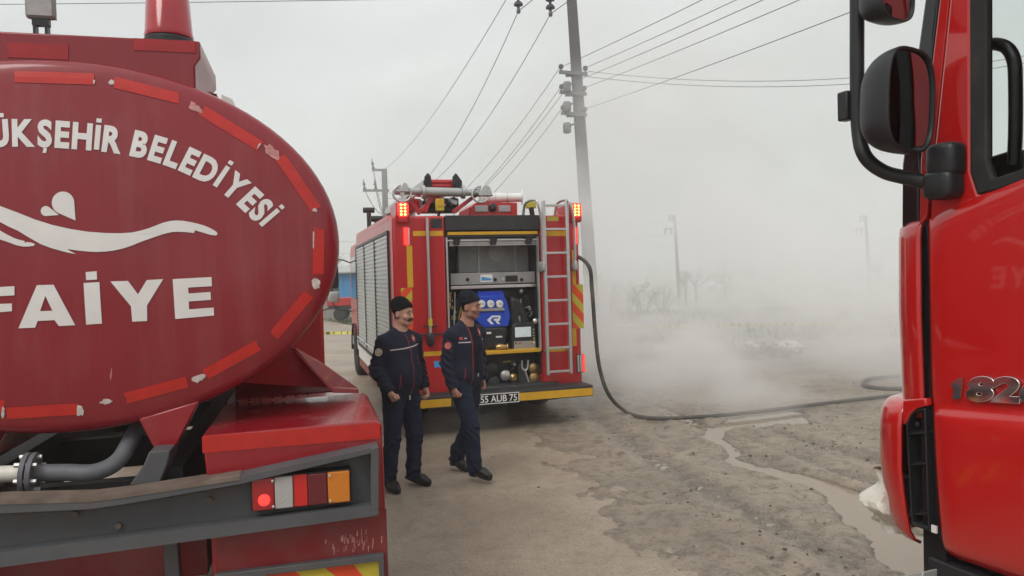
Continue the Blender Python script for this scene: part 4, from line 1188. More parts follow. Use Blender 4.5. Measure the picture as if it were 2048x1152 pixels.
# lower plumbing bay
b = MB(); b.box(OL - 0.01, OR + 0.03, 0.3, 0.6, LOWZ - 0.02, OB - 0.04); pl_ = b.build('plumbing_bay', 'dark_metal', engine)
def knob(px, py, r, y, m, name='valve'):
    p = FE.Y(px, py, y); return MB().lathe([(0, 0), (r * 0.5, 0), (r * 0.5, 0.3 - y - 0.06 if False else 0.06), (r, 0.07), (r, 0.11), (r * 0.6, 0.13), (0, 0.13)], (p[0], y + 0.13, p[2]), (0, -1, 0), 16).build(name, m, pl_)
for px, py, r, y, m in ((1013, 752, 0.07, 0.1, 'alu'), (1030, 757, 0.06, 0.12, 'brass'), (1030, 729, 0.03, 0.15, 'alu_bright'), (1047, 750, 0.035, 0.1, 'alu_bright'), (1070, 738, 0.075, 0.1, 'brass'), (1072, 757, 0.08, 0.1, 'brass'), (1062, 770, 0.05, 0.1, 'dark_metal'), (985, 740, 0.09, 0.1, 'black_plastic'), (990, 765, 0.08, 0.12, 'dark_metal')):
    p = FE.Y(px, py, y); b = MB(); b.lathe([(0, 0), (r * 0.6, 0), (r * 0.6, 0.10), (r, 0.11), (r, 0.16), (r * 0.55, 0.18), (0, 0.18)], (p[0], y + 0.2, p[2]), (0, -1, 0), 16); b.build('valve', m, pl_)
    MB().tube([(p[0], y + 0.19, p[2]), (p[0] + 0.03, 0.32, p[2] + 0.05)], r * 0.5, 10).build('pipe_stub', 'dark_metal', pl_)
for x0, y0, x1, y1 in ((1006, 722, 1022, 725), (1025, 735, 1041, 738), (1004, 741, 1019, 744), (1061, 737, 1068, 740)):
    MB().box(*fbox((x0, y0, x1, y1), 0.27, 0.302, 0.27)).build('tag', 'yellow_refl', pl_)
hp = [FE.Y(x, y, 0.1) for x, y in ((1044, 721), (1044, 735), (1050, 741), (1055, 735), (1056, 720))]
MB().tube(bezier([tuple(q) for q in hp], 5), 0.014, 8).build('hook', 'alu_bright', pl_)
hp = [FE.Y(x, y, 0.1) for x, y in ((1050, 741), (1056, 760), (1061, 778))]
MB().tube(bezier([tuple(q) for q in hp], 4), 0.014, 8).build('hook', 'alu', pl_)
MB().tube([(FE.Y(1050, 741, 0.1)[0], 0.1, FE.Y(1050, 741, 0.1)[2]), (FE.Y(1050, 741, 0.1)[0], 0.32, FE.Y(1050, 741, 0.1)[2])], 0.014, 8).build('hook', 'alu', pl_)
# stripes and markings on the rear columns
for r_ in ((826, 462, 852, 472), (859, 462, 886, 472), (1086, 462, 1131, 472)):
    MB().box(*fbox(r_, -0.0035, -0.0005)).build('yellow_stripe', 'yellow_tape', body)
for r_ in ((814, 491, 825.5, 575), (1144.5, 500, 1151.5, 571), (1145, 656, 1153, 692)):
    MB().box(*fbox(r_, -0.0035, -0.0005)).build('yellow_stripe', 'yellow_tape', body)
MB().box(*fbox((1094, 433, 1117, 442), -0.004, -0.0005)).build('yellow_label', 'yellow_refl', body)
MB().box(*fbox((835, 703, 890, 712), -0.0035, -0.0005)).build('yellow_stripe', 'yellow_tape', body); MB().box(*fbox((1097, 695, 1131, 703), -0.0035, -0.0005)).build('yellow_stripe', 'yellow_tape', body)
MB().box(*fbox((868, 722, 884, 735), -0.004, -0.0005)).build('blue_sticker', 'sticker_blue', body)
MB().box(*fbox((862, 437, 884, 456), -0.006, -0.0005)).build('vent_panel', 'dark_metal', body)
def chevrons(x0, y0, x1, y1, flip):
    a = fbox((x0, y0, x1, y1), -0.004, -0.0005)
    o = MB().box(*a).build('chevron_board', 'yellow_refl', body)
    u0, u1, z0, z1 = a[0] + 0.001, a[1] - 0.001, a[4] + 0.001, a[5] - 0.001
    w = u1 - u0; st = 0.26; k = z0 - w * 1.3
    while k < z1:
        za, zb_ = (k + w * 1.2, k) if flip else (k, k + w * 1.2)
        poly = [(u0, za), (u1, zb_), (u1, zb_ + st / 2), (u0, za + st / 2)]
        poly = [(p[0], max(z0, min(z1, p[1]))) for p in poly]
        if abs(poly[3][1] - poly[0][1]) + abs(poly[2][1] - poly[1][1]) > 0.03:
            # clip the slanted band properly
            pts = []
            for i in range(40):
                f_ = i / 39; lo = za + (zb_ - za) * f_; pts.append((u0 + w * f_, max(z0, min(z1, lo)), max(z0, min(z1, lo + st / 2))))
            b = MB()
            vs = [(p[0], -0.0065, p[1]) for p in pts] + [(p[0], -0.0065, p[2]) for p in pts]
            b.add(vs, [(i, i + 1, 41 + i, 40 + i) for i in range(39)]); b.build('red_chevron', 'orange_refl', o, smooth=0)
        k += st
chevrons(803, 576, 825.5, 660, False); chevrons(1145, 569, 1167, 657, True)
# pole strapped to the left column
u = FE.Y(856, 550)[0]
b = MB(); b.tube([(u, -0.05, FE.Y(855, 436)[2]), (u, -0.05, FE.Y(857, 676)[2])], 0.02, 12); pole_ = b.build('strapped_pole', 'alu', body)
z = FE.Y(857, 672)[2]; b = MB(); b.superell((u, -0.05, z - 0.04), (0.05, 0.045, 0.09), 0.8, 0.8, 14, 9); b.build('pole_socket', 'black_plastic', pole_)
MB().tube([(u - 0.09, -0.05, FE.Y(857, 652)[2]), (u + 0.09, -0.05, FE.Y(857, 652)[2])], 0.012, 8).build('pole_clip', 'black_plastic', pole_)
MB().tube([(u, -0.05, FE.Y(857, 652)[2]), (u, 0.02, FE.Y(857, 652)[2])], 0.015, 8).build('pole_clip', 'black_plastic', pole_)
MB().tube([(u, -0.05, FE.Y(855, 460)[2]), (u, 0.02, FE.Y(855, 460)[2])], 0.015, 8).build('pole_clip', 'black_plastic', pole_)
MB().box(u - 0.025, u + 0.025, -0.076, -0.068, FE.Y(857, 652)[2], FE.Y(857, 637)[2]).build('pole_tag', 'yellow_refl', pole_)
z = FE.Y(840, 670)[2]; MB().tube([(FE.Y(830, 672)[0], -0.03, z), (FE.Y(893, 670)[0], -0.03, z)], 0.012, 8).build('grab_bar', 'black_plastic', body); MB().tube([(FE.Y(832, 672)[0], -0.03, z), (FE.Y(832, 672)[0], 0.01, z)], 0.012, 8).build('grab_bar', 'black_plastic', body)
# rear lamps
for side, (x, y) in (('l', (805, 420)), ('r', (1151, 421))):
    p = FE.Y(x, y, -0.02)
    s_ = -1 if side == 'l' else 1
    uu = p[0]
    b = MB(); b.box(uu - 0.085, uu + 0.085, -0.05, 0.5, ZT - 0.1, p[2] + 0.1); hs = b.build('lamp_housing', 'engine_red', engine, bevel=0.03)
    b = MB(); b.superell((uu, -0.055, p[2]), (0.068, 0.02, 0.088), 0.5, 0.5, 24, 11); l = b.build('flashing_lamp', 'lamp_red_lit', hs)
    for i in range(2):
        for j in range(4):
            MB().superell((uu - 0.024 + 0.048 * i, -0.072, p[2] - 0.06 + 0.04 * j), (0.016, 0.008, 0.014), 1, 1, 10, 7).build('diode', 'lamp_hot', l)
for (x0, y0, x1, y1) in ((808, 455, 816.5, 490), (1148, 455, 1155, 488)):
    a = fbox((x0, y0, x1, y1), -0.015, 0.001); o = MB().box(*a).build('strip_lamp', 'lamp_red_lit', body, bevel=0.006)
    MB().box(a[1] + 0.004, a[1] + 0.02, -0.01, 0.001, a[4], a[5]).build('strip_trim', 'alu', o)
# ladder on the right
lu0, lu1 = FE.Y(1091, 580, -0.1)[0], FE.Y(1137, 580, -0.1)[0]
zt, zb_ = FE.Y(1112, 401, -0.1)[2], FE.Y(1116, 749, -0.1)[2]
lad = thing('ladder', None, None); lad.parent = engine
b = MB(); b.box(lu0 - 0.022, lu0 + 0.022, -0.13, -0.09, zb_, zt); lad_o = b.build('ladder', 'alu', engine, bevel=0.008); bpy.data.objects.remove(lad)
MB().box(lu1 - 0.022, lu1 + 0.022, -0.13, -0.09, zb_, zt).build('ladder_rail', 'alu', lad_o, bevel=0.008)
for k in range(8):
    z = FE.Y(1114, 411 + k * 47.4, -0.1)[2]
    MB().bar((lu0, -0.11, z), (lu1, -0.11, z), 0.032, 0.03).build('rung', 'alu', lad_o, bevel=0.004)
for uu in (lu0, lu1):
    for y in (500, 700): MB().bar((uu, -0.1, FE.Y(1112, y)[2]), (uu, 0.02, FE.Y(1112, y)[2]), 0.03, 0.03).build('ladder_bracket', 'alu', lad_o)
for uu, sgn in ((lu0 - 0.06, -1), (lu1 + 0.07, 1)):
    zz = [FE.Y(1085, y, -0.1)[2] for y in (530, 450, 410, 400, 404, 425)]
    pts = [(uu + 0.03, -0.11, zz[0]), (uu + 0.02, -0.14, zz[1]), (uu - 0.03, -0.16, zz[2]), (uu - 0.06, -0.10, zz[3]), (uu - 0.12, 0.1, zz[4]), (uu - 0.13, 0.2, ZT - 0.01)]
    MB().tube(bezier(pts, 5), 0.018, 10).build('handrail', 'alu', lad_o)
    MB().superell((uu + 0.03, -0.08, zz[0] - 0.02), (0.03, 0.09, 0.07), 0.6, 0.6, 12, 7).build('handrail_foot', 'alu_pale', lad_o)
# tail lights low down
for (x0, y0, x1, y1) in ((1154, 708, 1170, 745),):
    a = fbox((x0, y0, x1, y1), -0.012, 0.002); o = MB().box(*a).build('tail_light', 'black_plastic', body, bevel=0.004)
    w_ = a[1] - a[0]
    for i, mm in enumerate(('lens_clear', 'lens_clear', 'lamp_red_lit')):
        MB().box(a[0] + w_ * (0.05 + 0.32 * i), a[0] + w_ * (0.28 + 0.32 * i), -0.022, -0.012, a[4] + 0.01, a[5] - 0.01).build('tail_lens', mm, o, bevel=0.003)
    o2 = MB().box(-a[1], -a[0], -0.012, 0.002, a[4], a[5]).build('tail_light', 'black_plastic', body, bevel=0.004)
    for i, mm in enumerate(('lamp_red_lit', 'lens_clear', 'lens_clear')):
        MB().box(-a[1] + w_ * (0.05 + 0.32 * i), -a[1] + w_ * (0.28 + 0.32 * i), -0.022, -0.012, a[4] + 0.01, a[5] - 0.01).build('tail_lens', mm, o2, bevel=0.003)
# bumper / step and number plate
bt = FE.Y(1000, 783, -0.3); bz1 = FE.Y(1000, 783, -0.3)[2]; bz0 = FE.Y(1000, 806, -0.3)[2]
b = MB(); b.box(-HW - 0.02, HW + 0.02, -0.32, 0.05, bz0 + 0.0, bz1); step = b.build('rear_step', 'dark_metal', engine, bevel=0.012)
MB().box(-HW + 0.1, HW - 0.1, 0.0, 0.08, bz1 - 0.02, LOWZ + 0.01).build('step_back', 'dark_metal', step)
a = FE.rect(957, 786, 1037, 807, -0.33); PZ0, PZ1 = a[2], a[3]
for (u0, u1) in ((-HW, -HW + 0.62), (a[1] + 0.01, HW + 0.01)):
    MB().box(u0, u1, -0.3235, -0.3205, bz0 + 0.012, bz1 - 0.035).build('yellow_stripe', 'yellow_tape', step)
pc = (a[0] + a[1]) / 2
plate = MB().box(pc - 0.27, pc + 0.27, -0.338, -0.3245, PZ0, PZ1).build('number_plate', 'black_gloss', step, bevel=0.003)
hh = PZ1 - PZ0
MB().frame([(pc - 0.268, PZ0 + 0.002), (pc + 0.268, PZ0 + 0.002), (pc + 0.268, PZ1 - 0.002), (pc - 0.268, PZ1 - 0.002)], [(pc - 0.258, PZ0 + 0.012), (pc + 0.258, PZ0 + 0.012), (pc + 0.258, PZ1 - 0.012), (pc - 0.258, PZ1 - 0.012)], 'y', -0.3405, -0.3375).build('plate_border', 'white_plastic', plate)
v, f = text_mesh('55 AUB 75', bold=0.012)
x0 = min(p[0] for p in v); x1 = max(p[0] for p in v); sx_ = 0.475 / (x1 - x0); sz_ = hh * 0.62 / 0.69
MB().add([(pc - 0.2375 + (p[0] - x0) * sx_, -0.3415, PZ0 + hh * 0.19 + p[1] * sz_) for p in v], f).build('plate_text', 'white_plastic', plate, smooth=0)
# roof: gantry roller bar, ladders, monitor, floodlight box
def R(px, py, y): return Vector(FE.Y(px, py, y))
GY_ = 0.25
gan = MB()
gan.tube([R(789, 382, GY_), R(846, 383, GY_)], 0.046, 16); gan.tube([R(846, 383, GY_), R(926, 385, GY_)], 0.058, 16); gan.tube([R(926, 385, GY_), R(972, 384, GY_)], 0.046, 16)
gantry = gan.build('ladder_gantry', 'alu_pale', engine, smooth=50)
for px in (846, 926): MB().tube([R(px - 3, 384, GY_), R(px + 3, 384, GY_)], 0.09, 16).build('gantry_collar', 'alu', gantry)
for px, py in ((804, 387), (961, 389)):
    c = R(px, py, GY_ - 0.04)
    MB().tube([c + Vector((0.115 * math.cos(k * math.pi / 12), 0, 0.105 * math.sin(k * math.pi / 12))) for k in range(24)], 0.014, 8, closed=True).build('gantry_wheel', 'alu', gantry)
    w_ = MB()
    for k in range(3):
        a_ = k * 2 * math.pi / 3 + 0.5; w_.tube([c, c + Vector((0.11 * math.cos(a_), 0, 0.1 * math.sin(a_)))], 0.01, 6)
    w_.tube([c + Vector((0, -0.02, 0)), c + Vector((0, 0.06, 0))], 0.03, 10); w_.build('gantry_wheel_spokes', 'alu', gantry)
for px, py, w_, h_ in ((808, 375, 0.065, 0.065), (970, 381, 0.10, 0.075)):
    c = R(px, py, GY_ - 0.02); MB().prism([(c.x - w_, c.z - h_), (c.x + w_, c.z - h_), (c.x + w_ * 0.6, c.z + h_ * 0.6), (c.x - w_ * 0.1, c.z + h_), (c.x - w_ * 0.6, c.z + h_ * 0.6)], 'y', GY_ - 0.07, GY_ + 0.07).build('gantry_bracket', 'alu', gantry, bevel=0.01)
for p0, p1, w_ in (((835, 428), (874, 389), 0.05), ((905, 425), (952, 390), 0.06), ((838, 424), (815, 393), 0.05), ((850, 425), (862, 392), 0.06)):
    MB().bar(R(*p0, 0.3), R(*p1, 0.3), w_, 0.05).build('gantry_arm', 'engine_red', gantry, bevel=0.006)
for i in range(5):
    MB().bar(R(852 + i * 11, 400 + (i % 2) * 8, 0.36), R(866 + i * 12, 402 + (i % 3) * 5, 0.36), 0.05, 0.06).build('gantry_link', ('alu', 'dark_metal')[i % 2], gantry, bevel=0.006)
rq = random.Random(5)
for i in range(9):
    a0 = R(848 + i * 8, 398 + rq.random() * 14, 0.38); a1 = a0 + Vector((rq.uniform(-0.15, 0.15), rq.uniform(0, 0.3), rq.uniform(-0.12, 0.12)))
    MB().tube([a0, a0.lerp(a1, 0.5) + Vector((0, 0, 0.04)), a1], rq.uniform(0.012, 0.03), 8).build('gantry_fitting', ('dark_metal', 'alu', 'black_plastic')[i % 3], gantry)
MB().box(*fbox((846, 396, 918, 424), 0.42, 0.7, 0.42)).build('gantry_base', 'dark_metal', gantry, bevel=0.02)
for (px, py) in ((880, 410),):
    c = R(px, py, 0.12); y_ = MB().box(c.x - 0.055, c.x + 0.055, 0.1, 0.17, c.z - 0.08, c.z + 0.08).build('yellow_lamp', 'yellow_refl', gantry, bevel=0.015); MB().box(c.x - 0.045, c.x + 0.045, 0.092, 0.1, c.z - 0.02, c.z + 0.07).build('lamp_lens', 'yellow_tape', y_); MB().bar((c.x, 0.15, c.z - 0.07), (c.x, 0.3, ZT - 0.01), 0.03, 0.03).build('lamp_stay', 'dark_metal', y_)
# two ladders lying forward over the roof
for px0, px1, py in ((851, 906, 366), (849, 912, 374)):
    z = FE.Y(880, py, 0.5)[2]; a0, a1 = FE.Y(px0, py, 0.5)[0], FE.Y(px1, py, 0.5)[0]
    lo = MB().bar((a0, 0.35, z), (a0, 4.7, z), 0.045, 0.09).build('roof_ladder', 'alu', gantry, bevel=0.006)
    MB().bar((a1, 0.35, z), (a1, 4.7, z), 0.045, 0.09).build('ladder_rail', 'alu', lo, bevel=0.006)
    for k in range(15): MB().tube([(a0, 0.45 + k * 0.3, z), (a1, 0.45 + k * 0.3, z)], 0.03 if k else 0.042, 8).build('rung', 'engine_red', lo)
    for aa in (a0, a1): MB().prism([(aa - 0.05, z - 0.06), (aa + 0.05, z - 0.06), (aa + 0.04, z + 0.06), (aa, z + 0.11), (aa - 0.04, z + 0.06)], 'y', 0.3, 0.36).build('ladder_foot', 'dark_metal', lo, bevel=0.006)
MB().bar((-0.75, 4.3, ZT), (-0.75, 4.3, z - 0.03), 0.05, 0.05).build('ladder_rest', 'alu', gantry); MB().bar((-0.35, 4.3, ZT), (-0.35, 4.3, z - 0.03), 0.05, 0.05).build('ladder_rest', 'alu', gantry)
MB().bar((-0.85, 4.3, z - 0.05), (-0.25, 4.3, z - 0.05), 0.05, 0.05).build('ladder_rest', 'alu', gantry)
# monitor barrel
mo = MB(); A, B = R(968, 396, 1.0), R(1046, 395, 0.85)
mo.tube([A, A.lerp(B, 0.45), A.lerp(B, 0.46), A.lerp(B, 0.96), A.lerp(B, 0.961), A.lerp(B, 0.985), A.lerp(B, 0.986), B], [0.075, 0.072, 0.066, 0.062, 0.105, 0.105, 0.03, 0.025], 18)
mon = mo.build('water_monitor', 'white_plastic', engine, smooth=30)
for f_ in (0.3, 0.6): MB().tube([A.lerp(B, f_ - 0.006), A.lerp(B, f_ + 0.006)], 0.076, 18).build('monitor_band', 'alu', mon)
MB().tube([A.lerp(B, 0.66) + Vector((0, 0, -0.05)), (A.lerp(B, 0.66).x, A.lerp(B, 0.66).y, ZT)], 0.03, 10).build('monitor_foot', 'alu', mon)
MB().tube([A, (A.x - 0.1, A.y, ZT + 0.1), (A.x - 0.1, A.y, ZT - 0.02)], 0.07, 12).build('monitor_elbow', 'alu_pale', mon)
# floodlight box
q = [R(x, y, 0.7) for x, y in ((936, 430), (940, 414), (952, 405), (1035, 405), (1035, 430))]
fb = MB().prism([(p.x, p.z if i in (1, 2, 3) else ZT - 0.02) for i, p in enumerate(q)], 'y', 0.7, 1.4).build('floodlight_box', 'engine_red', engine, bevel=0.015)
for x0, x1 in ((950, 976), (997, 1021)):
    a = fbox((x0, 411, x1, 424), 0.685, 0.702, 0.69); MB().box(*a).build('floodlight', 'floodlight_glass', fb, bevel=0.008)
p = R(985, 415, 0.69); MB().superell((p.x, 0.69, p.z), (0.05, 0.03, 0.06), 0.6, 0.6, 12, 7).build('camera_eye', 'black_gloss', fb)
c = R(1062, 410, 0.2); yl = MB().box(c.x - 0.065, c.x + 0.065, 0.17, 0.24, c.z - 0.045, c.z + 0.045).build('work_lamp', 'yellow_refl', engine, bevel=0.01); MB().bar((c.x, 0.2, c.z - 0.03), (c.x + 0.02, 0.2, ZT - 0.02), 0.06, 0.05).build('lamp_stay', 'black_plastic', yl)
# roof rails
for sx in (-1, 1):
    MB().prism([(0.35, ZT - 0.03), (0.5, ZT + 0.05), (BL - 0.2, ZT + 0.09), (BL, ZT - 0.03)], 'x', sx * HW, sx * (HW - 0.16)).build('roof_rail', 'engine_red', body, bevel=0.02)
for yy, h_ in ((4.2, 0.45), (3.0, 0.2)):
    o = MB().tube([(-HW + 0.15, yy, ZT), (-HW + 0.15, yy, ZT + h_)], 0.04, 10).build('roof_fitting', 'dark_metal', body); MB().tube([(-HW + 0.05, yy, ZT + h_), (-HW + 0.25, yy, ZT + h_)], 0.05, 10).build('roof_fitting', 'dark_metal', body)
# side roller shutters: slats
for sx in (-1, 1):
    for k in range(3):
        y0 = 0.42 + k * 1.62; y1 = y0 + 1.52; z0, z1 = 0.78, ZT - 0.2
        b = MB(); n = 30; X = sx * (HW + 0.002)
        vs, fs = [], []
        for i in range(n):
            za = z0 + (z1 - z0) * i / n; h_ = (z1 - z0) / n
            for dz, dx in ((0.06, 0.0), (0.2, 0.012), (0.8, 0.012), (0.94, 0.0)):
                for yy in (y0, y1): vs.append((X + sx * dx, yy, za + h_ * dz))
        m_ = len(vs) // 2
        fs = [(2 * i, 2 * i + 1, 2 * i + 3, 2 * i + 2) for i in range(m_ - 1)]
        b.add(vs, fs); shu = b.build('roller_shutter', 'shutter', body, smooth=20)
        MB().frame([(y0 - 0.05, z0 - 0.04), (y1 + 0.05, z0 - 0.04), (y1 + 0.05, z1 + 0.04), (y0 - 0.05, z1 + 0.04)], [(y0, z0), (y1, z0), (y1, z1), (y0, z1)], 'x', X - sx * 0.001, X + sx * 0.02).build('shutter_frame', 'black_plastic', shu)
        MB().tube([(X + sx * 0.04, y0 + 0.1, z0 + 0.12), (X + sx * 0.04, y1 - 0.1, z0 + 0.12)], 0.014, 8).build('shutter_handle', 'alu_bright', shu)
    MB().box(sx * (HW + 0.001), sx * (HW + 0.008), 0.3, BL, 0.5, 0.72).build('white_band', 'white_plastic', body)
    MB().box(sx * (HW - 0.1), sx * (HW - 0.001), 0.1, BL, 0.34, LOWZ + 0.02).build('skirt', 'worn_paint', body)
# crew cab in front
CL = BL + 0.06
b = MB(); b.prism([(CL, 0.55), (CL + 1.95, 0.55), (CL + 2.05, 1.5), (CL + 1.85, ZT - 0.2), (CL + 1.65, ZT - 0.06), (CL, ZT - 0.06)], 'x', -HW + 0.03, HW - 0.03); ecab = b.build('cab', 'engine_red', engine, bevel=0.05, seg=3)
MB().box(-HW + 0.1, HW - 0.1, BL - 0.05, CL + 0.1, 0.6, ZT - 0.15).build('cab_joint', 'black_rubber', ecab)
for sx in (-1, 1):
    X = sx * (HW - 0.03)
    MB().prism([(CL + 0.5, 1.6), (CL + 1.75, 1.6), (CL + 1.62, 2.45), (CL + 0.5, 2.45)], 'x', X + sx * 0.001, X + sx * 0.006).build('side_window', 'tinted_glass', ecab)
    MB().box(X + sx * 0.001, X + sx * 0.008, CL + 0.1, CL + 1.9, 0.6, 0.78).build('white_band', 'white_plastic', ecab)
    MB().tube(bezier([(X, CL + 1.8, 2.35), (X + sx * 0.2, CL + 1.85, 2.42), (X + sx * 0.36, CL + 1.85, 2.35), (X + sx * 0.38, CL + 1.85, 1.45), (X, CL + 1.8, 1.3)], 5), 0.014, 8).build('mirror_arm', 'black_plastic', ecab)
    m_ = MB().superell((X + sx * 0.38, CL + 1.82, 2.06), (0.12, 0.07, 0.26), 0.4, 0.5, 20, 11).build('mirror', 'black_plastic', ecab)
    MB().superell((X + sx * 0.38, CL + 1.80, 1.62), (0.12, 0.06, 0.12), 0.5, 0.5, 20, 11).build('mirror', 'alu_pale', ecab)
    for yy in (1.55, CL + 1.15):
        wheel(engine, (sx * (HW - 0.17), yy, 0.5), 0.5, 0.30, sx)
        # arch
        b = MB(); b.grid(lambda u, v, yy=yy, sx=sx: (sx * (HW - 0.35 + 0.36 * v), yy + 0.62 * math.cos(math.pi * u), 0.48 + 0.6 * math.sin(math.pi * u)), 16, 2); b.build('wheel_arch', 'black_plastic', engine)
    wheel(engine, (sx * (HW - 0.50), 1.55, 0.5), 0.5, 0.28, -sx)
MB().add([(-1.1, CL + 2.045, 1.6), (1.1, CL + 2.045, 1.6), (1.05, CL + 1.875, 2.5), (-1.05, CL + 1.875, 2.5), (-1.1, CL + 2.06, 1.6), (1.1, CL + 2.06, 1.6), (1.05, CL + 1.89, 2.5), (-1.05, CL + 1.89, 2.5)],
         [(0, 1, 2, 3), (7, 6, 5, 4), (0, 4, 5, 1), (1, 5, 6, 2), (2, 6, 7, 3), (3, 7, 4, 0)]).build('windscreen', 'tinted_glass', ecab)
MB().box(-0.5, -0.38, 0.1, 7.0, 0.55, 0.8).box(0.38, 0.5, 0.1, 7.0, 0.55, 0.8).box(-0.4, 0.4, 1.4, 1.7, 0.4, 0.7).build('chassis', 'dark_metal', engine)
MB().tube([(-1.0, 1.55, 0.5), (1.0, 1.55, 0.5)], 0.1, 12).build('axle', 'dark_metal', engine)
MB().tube([(-1.0, CL + 1.15, 0.5), (1.0, CL + 1.15, 0.5)], 0.07, 12).build('axle', 'dark_metal', engine)
MB().box(-0.2, 0.9, -0.05, 0.5, 0.32, 0.56).build('exhaust_box', 'dark_metal', engine, bevel=0.03)

# hose from the engine's side to the fire
q0 = FE.Y(1168, 500, 0.35); q0 = np.array([HW + 0.02, 0.35, q0[2]])
def f2w(p): return FE.o + FE.ax * p[0] + FE.ay * p[1] + np.array([0, 0, p[2]])
hw_ = [f2w((HW - 0.03, 0.5, 2.33)), at_depth(1175, 528, 9.9), at_depth(1184, 580, 9.9), at_depth(1190, 660, 9.9), at_depth(1199, 735, 9.9), at_depth(1218, 790, 9.95)]
for x, y in ((1250, 822), (1290, 835), (1350, 836), (1450, 830), (1560, 818), (1660, 805), (1760, 794), (1860, 782)):
    g = ground(x, y, 0.05); hw_.append(np.array([g[0], g[1], 0.05]))
hose = MB().tube(bezier([tuple(p) for p in hw_], 8), 0.026, 12).build('hose', 'hose', smooth=60)
tag(hose, 'black hose running from the fire engine down and across the mud', 'hose')
lp = []
for x, y in ((1980, 790), (1850, 778), (1770, 777), (1728, 770), (1740, 758), (1800, 752), (1900, 750), (2000, 752)):
    g = ground(x, y, 0.05); lp.append((g[0], g[1], 0.05))
h2 = MB().tube(bezier(lp, 8), 0.032, 10).build('hose', 'hose', smooth=60)
tag(h2, 'flat loop of dark hose lying on the ground in smoke', 'hose')

# ================================================================== TRUCK AT THE RIGHT
_p = at_depth(1950, 640, 2.62)
RT = Frame((_p[0], _p[1]), 20.5)
rtruck = thing('fire_truck', 'glossy bright red truck cab with black door mirrors and chrome numerals', 'truck', (RT.o[0], RT.o[1], 0), RT.rot)
def D(px, py, x=0.0): return RT.X(px, py, x)
def yz(pts, x=0.0): return [(D(a, b, x)[1], D(a, b, x)[2]) for a, b in pts]
YBK = -1.15
def line_at(y, a, b, x=0.0):         # z of the line through two pixels, at depth y
    A, B = D(*a, x), D(*b, x)
    return A[2] + (B[2] - A[2]) * (y - A[1]) / (B[1] - A[1])
# --- door upper part with window opening
yW = D(1973, 200)[1]; yF = D(1939, 200)[1]
zWb = D(1990, 358)[2]
ZTOP = 3.06
oF = yz([(1853, 432), (1898, 0)])
sl = (oF[1][0] - oF[0][0]) / (oF[1][1] - oF[0][1])
yTop = oF[1][0] + sl * (ZTOP - oF[1][1])
def fr_y(z): return oF[0][0] + sl * (z - oF[0][1])
belt = lambda y: line_at(y, (1850, 440), (2048, 352))
wbot = lambda y: line_at(y, (1985, 362), (2048, 337))
r_ = 0.05
inner = [(yW - 0.10, wbot(yW - 0.10)), (yW - 0.02, wbot(yW) + 0.012), (yW, wbot(yW) + 0.08), (yW - 0.01, ZTOP - 0.13), (yW - 0.05, ZTOP - 0.10), (YBK + 0.22, ZTOP - 0.10), (YBK + 0.2, ZTOP - 0.16), (YBK + 0.2, wbot(YBK + 0.2) + 0.02)]
o_in = [(yF - 0.10, wbot(yF - 0.10) - 0.038), (yF - 0.025, wbot(yF) - 0.02), (yF, wbot(yF) + 0.06), (yF - 0.01, ZTOP - 0.09), (yF - 0.05, ZTOP - 0.06), (YBK + 0.18, ZTOP - 0.06), (YBK + 0.16, ZTOP - 0.12), (YBK + 0.16, wbot(YBK + 0.16) - 0.03)]
outer = [(yF - 0.10, belt(yF - 0.1) - 0.08), (fr_y(belt(0.2)) - 0.012, belt(fr_y(belt(0.2))) - 0.06), (fr_y(wbot(yF) + 0.1), wbot(yF) + 0.1), (fr_y(ZTOP - 0.05), ZTOP - 0.05), (fr_y(ZTOP), ZTOP), (YBK + 0.1, ZTOP), (YBK, ZTOP - 0.1), (YBK, belt(YBK) - 0.08)]
dr = MB().frame(outer, o_in, 'x', 0.0, 0.045).build('door', 'cab_red', rtruck, bevel=0.012, seg=3)
ws = MB().frame(o_in, inner, 'x', -0.006, 0.03).build('window_seal', 'black_rubber', dr, bevel=0.008, seg=3)
gl = MB(); gl.prism([(p[0] + 0.004, p[1] - 0.004) if False else p for p in inner], 'x', 0.016, 0.020); gl.build('window_pane', 'clear_glass', dr, smooth=0)
# --- pressed lower door skin
front_rows = [(1851, 437), (1852, 444), (1853, 470), (1855, 600), (1858, 740), (1860, 800), (1861, 814), (1862, 824), (1862, 836), (1863, 860), (1866, 930), (1872, 1010), (1878, 1080), (1884, 1102), (1892, 1110)]
right_rows = [(2048, 349), (2048, 357), (2048, 388), (2048, 560), (2048, 730), (2048, 808), (2048, 826), (2048, 840), (2048, 856), (2048, 884), (2048, 965), (2048, 1060), (2048, 1130), (2048, 1155), (2048, 1166)]
xo = [0.006, -0.008, -0.016, -0.021, -0.020, -0.016, -0.014, -0.026, -0.036, -0.040, -0.041, -0.038, -0.030, -0.018, 0.02]
NR, NC = len(front_rows), 30
vs, fs = [], []
for i in range(NR):
    A, B = D(*front_rows[i], xo[i]), D(*right_rows[i], xo[i])
    for k in range(NC):
        t_ = k / (NC - 1)
        y = A[1] + (YBK - A[1]) * t_
        z = A[2] + (B[2] - A[2]) * (y - A[1]) / (B[1] - A[1])
        e = max(0.0, 1 - (A[1] - y) / 0.02)
        vs.append((xo[i] + 0.012 * e * e, y, z))
for i in range(NR - 1):
    for k in range(NC - 1): fs.append((i * NC + k, i * NC + k + 1, (i + 1) * NC + k + 1, (i + 1) * NC + k))
o = MB().add(vs, fs).build('door_skin', 'cab_red', dr, smooth=60)
md = o.modifiers.new('s', 'SUBSURF'); md.levels = 2; md.render_levels = 2
md = o.modifiers.new('t', 'SOLIDIFY'); md.thickness = 0.02; md.offset = -1 if o.data.polygons[0].normal.x < 0 else 1
